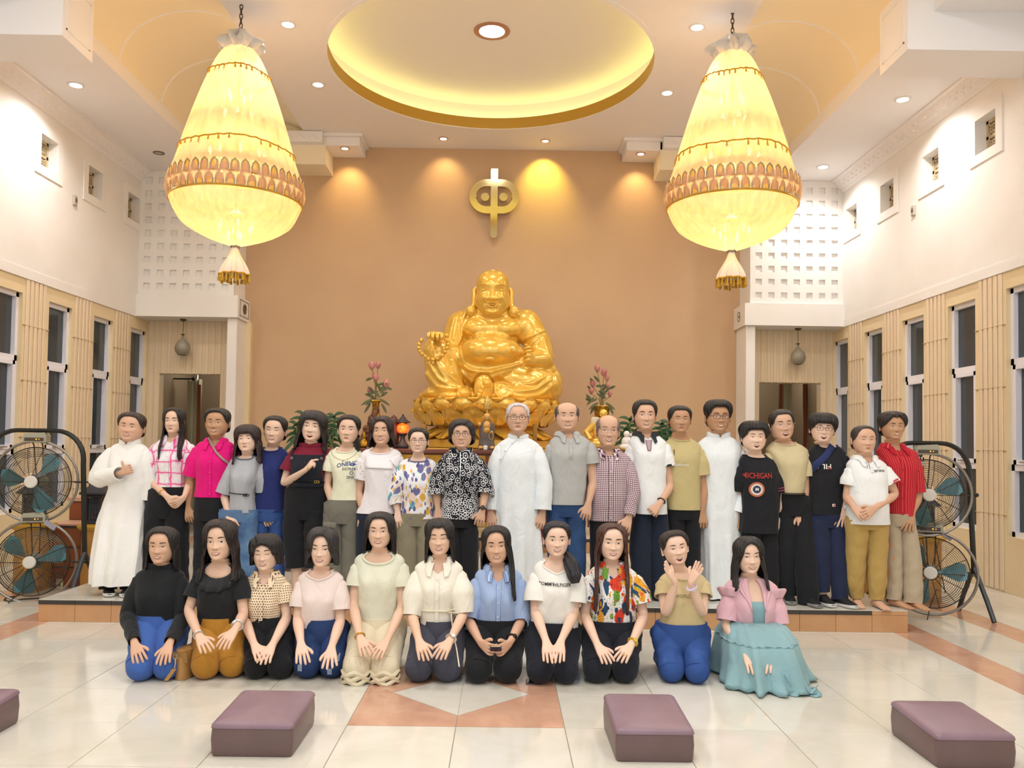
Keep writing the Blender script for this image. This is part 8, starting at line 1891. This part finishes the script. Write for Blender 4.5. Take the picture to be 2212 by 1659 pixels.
K(Y=5.70, lab='kneeling woman in a black sheer-sleeved blouse with ruffle and mustard trousers', head=(476, 1122, 1208, 27), skin='A', hair=[st_(col='#231816', th=.07, ts=.07, end=[(0, .86), (24, .82), (40, .64), (50, .1), (58, -.45), (75, -.55), (120, -.5), (180, -.5)], flare=.08, curl=.8, part=.05, chest=.25)], mouth='s', eyes='w', roll=-2,
  T=[(1216, 452, 500), (1224, 436, 516), (1238, 426, 528), (1275, 426, 520), (1315, 428, 516), (1366, 430, 514)], mat=C_('black_blouse', '#212225'), collar='none', drop=.085, dw=1.15,
  A=[KA((434, 1248), (407, 1318), (430, 1374), (456, 1416), (.62, .075, .068)), KA((518, 1248), (526, 1326), (508, 1360), (470, 1408), (.62, .075, .066))],
  K=[(437, 30.5, 1471), (495, 28, 1467)], pants=C_('mustard_cotton', '#b5802f'), ex=[lambda c: ruffle(c), necklace(0, 0, '#d9d2c6', .07), watch(0, M_SILV, None, .97, .03), watch(1, M_SILV, M_DIAL, .75, .03, .014), earrings('#e8e0d8', .006)])
def ruffle(c):
    T = c['T']; rows = [[], [], []]
    for k in range(41):
        a = -1.15+2.3*k/40; z = c['ztop'](a); rows[0].append(T.pt(a, z, .006)); rows[1].append(T.pt(a*1.02, z-.045, .016+.006*math.sin(k*1.1))); rows[2].append(T.pt(a*1.04, z-.085, .018+.012*math.sin(k*1.1+.4)))
    b = MB(); b.grid(rows); o = part('ruffle', b, C_('black_chiffon', '#2b2c2f'), c['shirt']); s = o.modifiers.new('thickness', 'SOLIDIFY'); s.thickness = .003
    for k in range(5):
        b = MB(); b.ell(T.pt(.75-.07*k+.02*k, T.zn-.03-.022*k, .016), .0055, 8, 6); part('pearl', b, mk('pearl', '#f0ece4', .25), c['shirt'])
K(Y=5.76, lab='kneeling woman with closed eyes in a cream polka-dot blouse and black trousers', head=(575, 1153, 1230, 25.5), skin='P', roll=-3, hair=[st_(col='#191414', th=.09, ts=.09, end=[(0, .76), (24, .7), (40, .58), (50, .3), (60, .16), (110, .12), (180, .08)], flare=.03, bang=.02, part=-.1)], mouth='s', eyes='x', cheek=1.2,
  T=[(1238, 555, 596), (1245, 540, 612), (1257, 532, 620), (1290, 536, 614), (1335, 538, 612), (1396, 530, 630)], mat=dots('cream_polka', '#f0dcbd', '#6b4a37', .0165, .0044), collar='fold', drop=.07, vneck=1, dw=.5, placket=True, btn=4,
  A=[KA((541, 1266), (527, 1336), (550, 1394), (572, 1428), (.58, .072, .066)), KA((613, 1266), (620, 1334), (588, 1394), (566, 1432), (.58, .072, .066))],
  K=[(547, 24, 1470), (599, 27, 1470)], pants=MATS['black_trousers'])
K(Y=5.70, lab='kneeling woman with a grey-black bob in a pale pink T-shirt and ripped dark jeans', head=(695, 1139, 1222, 23.5), skin='P', roll=1, hair=[st_(col='#262223', th=.1, ts=.11, end=[(0, .84), (22, .8), (38, .64), (50, .24), (58, .05), (110, .02), (180, 0)], flare=.06, part=.05)], mouth='s', eyes='n',
  T=[(1230, 674, 716), (1238, 655, 732), (1250, 645, 742), (1285, 648, 738), (1330, 650, 730), (1394, 650, 742)], mat=C_('pale_pink_jersey', '#e9d9d3'), collar='crew', drop=.06, vneck=1, dw=1.1, ribr=.008,
  A=[KA((655, 1262), (643, 1338), (650, 1390), (655, 1440), (.66, .076, .07)), KA((733, 1262), (735, 1342), (716, 1398), (711, 1449), (.7, .076, .07), pose='spread')],
  K=[(659, 29, 1469), (713, 27, 1468)], pants=denim('ripped_denim', '#1f2f55', '#2f4674', '#35507f'), ex=[lambda c: rips(c)])
def rips(c):
    for si, (dx, dz) in ((0, (-.02, .0)), (1, (.01, -.02)), (1, (.05, .06))):
        hip, kn, r = c['LG'][si]; b = MB()
        for k in range(5): b.tube([kn+Vector((dx+.006*k-.02, -math.sqrt(max(0, r*r-(dx+.006*k-.02)**2-(dz+z)**2))-.003, dz+z)) for z in (-.02, 0, .02)], .0022, 4)
        part('ripped_threads', b, mk('frayed_white', '#b9cbe0', .9), c['pants'])
K(Y=5.76, lab='tall kneeling woman in a pale sage T-shirt and cream trousers', head=(820, 1106, 1182, 26), skin='A', hair=[st_(col='#191414', th=.06, ts=.07, end=[(0, .86), (24, .84), (42, .66), (52, .2), (60, -.12), (100, -.2), (180, -.22)], flare=.06, chest=.08)], mouth='s', eyes='n',
  T=[(1192, 792, 849), (1200, 774, 866), (1212, 766, 874), (1250, 770, 868), (1300, 772, 862), (1361, 772, 862)], mat=C_('sage_jersey', '#dfdfca'), collar='crew', drop=.07, dw=1.2, ribr=.009,
  A=[KA((774, 1226), (763, 1308), (778, 1378), (799, 1424), (.5, .078, .07)), KA((866, 1226), (869, 1312), (836, 1384), (802, 1428), (.5, .078, .07))],
  K=[(767, 31.5, 1478), (829, 32, 1478)], pants=C_('cream_linen', '#e2d7bb'), thigh=.125, ex=[watch(0, M_GOLDJ, None, .95, .03), lambda c: cuffs(c)])
def cuffs(c):
    for si in (0, 1):
        hip, kn, r = c['LG'][si]; b = MB()
        for k in range(3): b.tube([kn+Vector((r*1.0*math.cos(t), -r*.9*abs(math.sin(t))-.002, -r*.25-r*.28*k+.012*math.sin(5*t+k*2))) for t in [PI*j/14 for j in range(15)]], [(.006+.012*math.sin(PI*j/14)) for j in range(15)], 6)
        part('fabric_fold', b, c['S']['pants'], c['pants'])
K(Y=5.70, lab='kneeling woman with closed eyes in a loose cream waist-tied blouse and charcoal trousers', head=(950, 1120, 1197, 25.5), skin='A', roll=-2, hair=[st_(col='#1b1616', th=.07, ts=.05, end=[(0, .78), (18, .8), (34, .68), (46, .4), (54, .0), (70, -.2), (120, -.3), (180, -.35)], flare=.03, bang=.02, chest=.12)], mouth='s', eyes='x',
  T=[(1206, 930, 974), (1215, 908, 990), (1227, 896, 1000), (1265, 902, 992), (1310, 908, 984), (1330, 908, 984), (1382, 908, 990)], mat=C_('cream_voile', '#eeeadb'), collar='fold', drop=.09, vneck=1, dw=.55, placket=True, btn=4, ch=.08,
  A=[KA((905, 1242), (889, 1326), (905, 1384), (924, 1432), (1.06, .078, .06, .088)), KA((991, 1242), (1002, 1324), (972, 1384), (941, 1428), (1.02, .078, .066, .092))],
  K=[(902, 30.5, 1477), (965, 32.5, 1477)], pants=C_('charcoal_cotton', '#474856'), ex=[lambda c: waist_tie(c), watch(1, M_SILV, M_DIAL, .93, .029, .014), ring_on(0)])
def waist_tie(c):
    T = c['T']; z = P(950, 1322, 5.6).z; b = MB(); b.tube([T.pt(a, z+.01*math.cos(a), .006) for a in [-PI+2*PI*k/40 for k in range(40)]], .0055, 6, closed=True); p = T.pt(.75, z, .012)
    for s in (-1, 1): b.tube([p+Vector((s*.016+.016*math.cos(2*PI*k/12), -.004, .008+.012*math.sin(2*PI*k/12))) for k in range(12)], .004, 5, closed=True)
    b.tube([p, P(979, 1370, 5.55), P(986, 1400, 5.4), P(992, 1440, 5.28)], .0045, 5); part('waist_tie', b, C_('cream_cord', '#ece3c8'), c['shirt'])
def held_phone(c):
    q = P(1071, 1401, 5.33); t = root('smartphone', (q.x, q.y, q.z-.01), 'dark phone held in both hands by the woman in the blue striped shirt', 'phone'); b = MB(); R = Matrix.Rotation(-.5, 3, 'X')
    def bx(c0, hx, hy, hz, nm, m, pr):
        m_ = MB(); m_.obox(q+R @ Vector(c0), R @ Vector((hx, 0, 0)), R @ Vector((0, hy, 0)), R @ Vector((0, 0, hz))); return part(nm, m_, m, pr, smooth=False)
    bd = bx((0, 0, 0), .036, .05, .0045, 'body', MATS['phone_case'], t); bx((0, 0, .005), .032, .046, .0007, 'screen', MATS['phone_screen'], t); bx((0, -.0505, 0), .03, .001, .003, 'edge', mk('phone_edge_gold', '#b0956a', .3, metal=.7), t)
K(Y=5.76, lab='kneeling young woman with long black hair over her shoulder in a blue striped shirt', head=(1074, 1136, 1215, 26), skin='B', roll=-3, hair=[st_(col='#141112', th=.06, ts=.05, end=[(0, .88), (26, .85), (44, .7), (56, .45), (70, .2), (110, -.3), (180, -.6)], end_r=[(0, .88), (24, .85), (40, .66), (48, -.1), (54, -.8), (75, -1.05), (110, -.9), (180, -.6)], flare=.09, chest=.4, part=.0)], mouth='s', eyes='n', brow=.014,
  T=[(1224, 1052, 1098), (1232, 1034, 1118), (1245, 1026, 1127), (1285, 1030, 1124), (1335, 1026, 1124), (1396, 1008, 1130)], mat=stripes('blue_pinstripe', '#8ba6d3', '#c6d3ec', .0085, .0028), collar='fold', drop=.09, vneck=1, dw=.5, placket=True, btn=5,
  A=[KA((1034, 1258), (1011, 1338), (1038, 1388, -.3), (1062, 1406, -.38), (1.12, .078, .06, .07), pose='hold', nb=(-.5, -.6, -.2), tin=(.3, -.3, 1)), KA((1119, 1258), (1126, 1342), (1101, 1389, -.3), (1079, 1407, -.38), (1.12, .078, .06, .072), pose='hold', nb=(.5, -.6, -.2), tin=(-.3, -.3, 1))],
  K=[(1032, 29.5, 1480), (1096, 32, 1480)], pants=MATS['black_trousers'], ex=[lambda c: held_phone(c), watch(1, M_BLKB, M_BLKD, .8, .03, .014), earrings('#f0ece4', .006)])
def tee_k8(c):
    t, T = c['t'], c['T']; print_text(t, T, 'TOMMY', 1180, 1261, .030, M_PRB, c['shirt'], bold=True); print_text(t, T, 'HILFIGER', 1214, 1263, .030, M_PRB, c['shirt'], bold=True)
    sh, el, wr = c['AW'][0][:3]; f = Vector((-.55, -1, 0)).normalized(); b = MB(); p = sh.lerp(el, .52)+f*.08; b.obox(p, (.012, -.006, 0), (0, 0, .011), f*.002); part('sleeve_label', b, M_PRR, c['shirt'], smooth=False)
K(Y=5.70, lab='kneeling young woman with a side ponytail in a white T-shirt with black lettering', head=(1202, 1126, 1200, 25.5), skin='P', hair=[st_(col='#16131a', th=.05, ts=.03, end=TIED, part=.0)], mouth='s', eyes='w',
  T=[(1208, 1178, 1228), (1217, 1160, 1244), (1229, 1152, 1252), (1270, 1160, 1242), (1320, 1150, 1248), (1378, 1138, 1250)], mat=C_('white_cotton_tee', '#eeece6'), collar='crew', drop=.085, vneck=1, dw=1.05,
  A=[KA((1159, 1246), (1156, 1320), (1180, 1386), (1190, 1440), (.72, .08, .085), pose='flat'), KA((1245, 1246), (1240, 1324), (1211, 1386), (1203, 1440), (.72, .08, .085), pose='flat')],
  K=[(1166, 28.5, 1481), (1224, 27, 1481)], pants=C_('blue_black_trousers', '#21242e'), ex=[lambda c: tee_k8(c), ponytail([(1222, 1196, .02), (1234, 1220, -.08), (1241, 1245, -.13), (1243, 1260, -.14)], [.03, .05, .045, .025], '#16131a')])
CARR = floral('carrot_print', '#f0ede8', [(7, .34, ['#e0452c', '#e8a12f', '#e6502f', '#eda73a'], 2, (1.5, .8, 1)), (9, .27, ['#2c4a6b', '#35566f', '#6f9a3c', '#2c4a6b'], 5, (1.9, .7, 1)), (16, .24, ['#e7663a', '#8db04a', '#2c4a6b', '#e9b23c'], 9, (1.6, .9, 1)), (45, .14, ['#24324a', '#24324a', '#d8483a'], 3)])
K(Y=5.76, lab='kneeling woman with long brown hair in a colourful carrot-print shirt', head=(1320, 1130, 1208, 27), skin='P', roll=2, hair=[st_(col='#46291f', th=.05, ts=.05, end=[(0, .9), (24, .87), (42, .72), (54, .2), (60, -1.0), (76, -1.5), (110, -1.2), (180, -1.0)], flare=.05, chest=.5, part=.05, wave=.018)], mouth='s', eyes='o', brow=.014,
  T=[(1218, 1298, 1344), (1227, 1280, 1362), (1240, 1270, 1376), (1280, 1276, 1372), (1330, 1272, 1374), (1402, 1260, 1386)], mat=CARR, collar='fold', drop=.085, vneck=1, dw=.5, placket=True, btn=5, bcol='#c9463d',
  A=[KA((1279, 1252), (1262, 1326), (1291, 1394), (1321, 1436), (.66, .082, .078)), KA((1371, 1252), (1391, 1330), (1363, 1394), (1329, 1437), (.68, .082, .086))],
  K=[(1291, 30.5, 1479), (1353, 28, 1479)], pants=MATS['blue_black_trousers'], ex=[watch(1, M_GOLDJ, mk('gold_dial', '#e2c04a', .3), .9, .029, .015), ring_on(1)])
K(Y=5.70, lab='laughing kneeling woman with hands raised to her chin in a beige T-shirt and blue jeans', head=(1464, 1146, 1218, 26), skin='P', roll=-9, yaw=4, pit=-4, hair=[st_(col='#241a17', th=.055, ts=.035, end=TIED)], mouth='o', eyes='n', cheek=1.2,
  T=[(1234, 1448, 1502), (1243, 1432, 1518), (1254, 1424, 1526), (1290, 1432, 1520), (1330, 1428, 1520), (1388, 1414, 1530)], mat=C_('sand_jersey', '#cbb88c'), collar='crew', drop=.045,
  A=[KA((1432, 1262), (1438, 1327, -.1), (1459, 1258, -.2), (1434, 1217, -.22), (.4, .075, .07), pose='flat', nb=(-.5, .1, -.85), tin=(.6, .8, -.2)), KA((1518, 1262), (1518, 1327, -.1), (1491, 1260, -.2), (1514, 1217, -.22), (.4, .075, .07), pose='flat', nb=(.5, .1, -.85), tin=(-.6, .8, -.2))],
  K=[(1454, 27.5, 1478), (1509, 27.5, 1481)], pants=DNB, ex=[lambda c: print_text(c['t'], c['T'], 'WORLD I', 1478, 1287, .030, mk('tan_print', '#8d7c55', .8), c['shirt']), watch(1, mk('lilac_band', '#cfc4da', .5), mk('lilac_face', '#d8d0e0', .4), .88, .03, .014), earrings('#f2efe8', .007)])
# woman in pink jacket over a teal dress
def dress(c):
    T, t = c['T'], c['t']; Y = c['Y']; k = c['S']; rows, uvs = [], []
    zt = P(1632, 1378, Y).z+.05; xm = T.ev(T.zh)[0]; b = MB(); n = 96
    lv = [(zt, .14, .11, .11, 0), (.375, .165, .15, .15, 0), (.345, .20, .25, .2, 0), (.30, .225, .36, .24, .01), (.25, .24, .42, .27, .03), (.17, .25, .46, .29, .05), (.09, .265, .49, .31, .08), (.035, .28, .515, .33, .11), (.006, .29, .53, .34, .12)]
    for z, hw, fd, bd, tail in lv:
        row, uv = [], []
        for j in range(n):
            a = -PI+2*PI*j/n; q = (1-z/zt); amp = .006+.030*q*q; f = math.sin(11*a+2*math.sin(3*a)+5*z)+.6*math.sin(19*a+1+9*z); sa, ca = math.sin(a), math.cos(a)
            kn = .035*math.exp(-((abs(sa)-.5)/.28)**2)*(1 if ca > 0 else 0)*sst(.36, .2, z)-.03*math.exp(-(sa/.16)**2)*(1 if ca > 0 else 0)*sst(.36, .25, z)*sst(.0, .12, z)
            x = (hw*(1+1.6*tail*max(0, sa)**2)+amp*f)*math.copysign(abs(sa)**.8, sa); d = fd if ca >= 0 else bd; yy = (d+amp*f+kn)*math.copysign(abs(ca)**.72, ca)
            z2 = z+(.014*abs(math.sin(11*a)) if z < .02 else .016*q*nz(3*a, z*8, 1))
            row.append(Vector((xm+x, Y-yy, z2))); uv.append((a*.2, z))
        rows.append(row); uvs.append(uv)
    b.grid(rows, cu=True, uvs=uvs, capt=True); m = C_('teal_cotton', '#8fb4ba', col2='#86aab2', bump=.2, bscale=25); sk = part('skirt', b, m, t, sharp=None)
    # gathered seams and the tail of the hem on the floor
    b = MB(); seam = [rows[4][j]*.55+rows[3][j]*.45 for j in range(n)]; b.tube([p+(p-Vector((xm, Y-.1, p.z))).normalized()*.004+Vector((0, 0, .006*math.sin(j*1.9))) for j, p in enumerate(seam)], [.006+.003*math.sin(j*2.3) for j in range(n)], 5, closed=True); part('gathered_seam', b, m, sk)
    b = MB(); r2 = []
    q0, q1 = PZ(1690, 1470, .06), PZ(1762, 1497, .01)
    for i in range(13):
        u = i/12; c0 = q0.lerp(q1, u); w = .13*(1-.65*u)+.015*math.sin(9*u); hgt = .10*(1-u)**1.2+.025+.02*math.sin(14*u)
        r2.append([Vector((c0.x+.02*math.sin(5*v), c0.y+w*math.cos(v)+.012*math.sin(7*v+9*u), max(.004, .004+hgt*max(0, math.sin(v))*(1+.25*math.sin(6*v+11*u))))) for v in [PI*j/18 for j in range(19)]])
    b.grid(r2, capb=True, capt=True); part('hem_tail', b, m, sk, sharp=None)
    # bodice under the jacket
    b = MB(); shell(b, T, lambda a: T.zn-.13-.02*math.cos(a), lambda a: T.zh-.02, -.004, 20, seed=5); part('bodice', b, m, t, sharp=60)
    # lapels, flaps, button of the jacket
    jm = k['mat']
    for sx in (-1, 1):
        rw = []
        for i in range(11):
            u = i/10; z = T.zn-.01-.20*u; a_in = sx*(.52-.34*u if u < 1 else .18); wdt = .05+.19*math.sin(PI*min(1, u*1.25+.12))*(1-u*.75); rw.append([T.pt(a_in+sx*wdt*v, z+.01*v*(1-u), .014+.006*v*(1-v)*4) for v in (0, .33, .66, 1)])
        b = MB(); b.grid(rw); o = part('lapel', b, jm, c['shirt']); s = o.modifiers.new('thickness', 'SOLIDIFY'); s.thickness = .004
        b = MB(); z = T.zh+.105; b.grid([[T.pt(sx*(.55+.5*v), z-.02*w, .013+.004*w) for v in (0, .33, .66, 1)] for w in (0, .5, 1)]); o = part('pocket_flap', b, jm, c['shirt']); s = o.modifiers.new('thickness', 'SOLIDIFY'); s.thickness = .004
        sh, el, wr = c['AW'][0 if sx < 0 else 1][:3]; b = MB(); rr = []
        for i in range(7):
            u = i/6; p = sh+Vector((-sx*.02, 0, .035))+(el-sh)*(.26*u)+Vector((sx*.01*math.sin(PI*u), 0, .022*math.sin(PI*u))); r = .05+.04*math.sin(PI*min(1, .25+u*.6)); ax = (el-sh).normalized(); x = Vector((0, 1, 0)); x = (x-ax*x.dot(ax)).normalized(); y = ax.cross(x)
            rr.append([p+(x*math.cos(v)+y*math.sin(v))*r*(1+.06*math.sin(9*v)) for v in [2*PI*j/36 for j in range(36)]])
        b.grid(rr, cu=True, capb=True, capt=True); part('puff_shoulder', b, jm, c['shirt'])
    b = MB(); b.ell(T.pt(-.12, T.zh+.14, .012), (.008, .004, .008), 8, 6); part('jacket_button', b, jm, c['shirt'])
K(Y=5.76, lab='kneeling woman in a cropped pink jacket over a long pale teal dress', head=(1618, 1159, 1237, 25), skin='P', roll=-2, hair=[st_(col='#1a1516', th=.065, ts=.06, end=[(0, .86), (20, .8), (36, .64), (46, .1), (54, -.4), (80, -.5), (120, -.5), (180, -.5)], flare=.12, part=-.1, chest=.25)], mouth='s', eyes='n',
  T=[(1246, 1594, 1644), (1256, 1578, 1664), (1268, 1570, 1676), (1300, 1576, 1674), (1345, 1580, 1672), (1386, 1582, 1670)], mat=C_('pink_linen', '#ddb2bd'), collar='none', open=.2, topname='jacket',
  A=[KA((1576, 1284), (1568, 1352), (1612, 1414, -.36), (1637, 1460, -.5), (.84, .075, .07)), KA((1671, 1286), (1684, 1360), (1659, 1414, -.36), (1648, 1461, -.5), (.86, .075, .07))],
  K=[(1600, 26, 1470), (1655, 26, 1470)], ex=[lambda c: dress(c)])
for S in PPL: person(S)
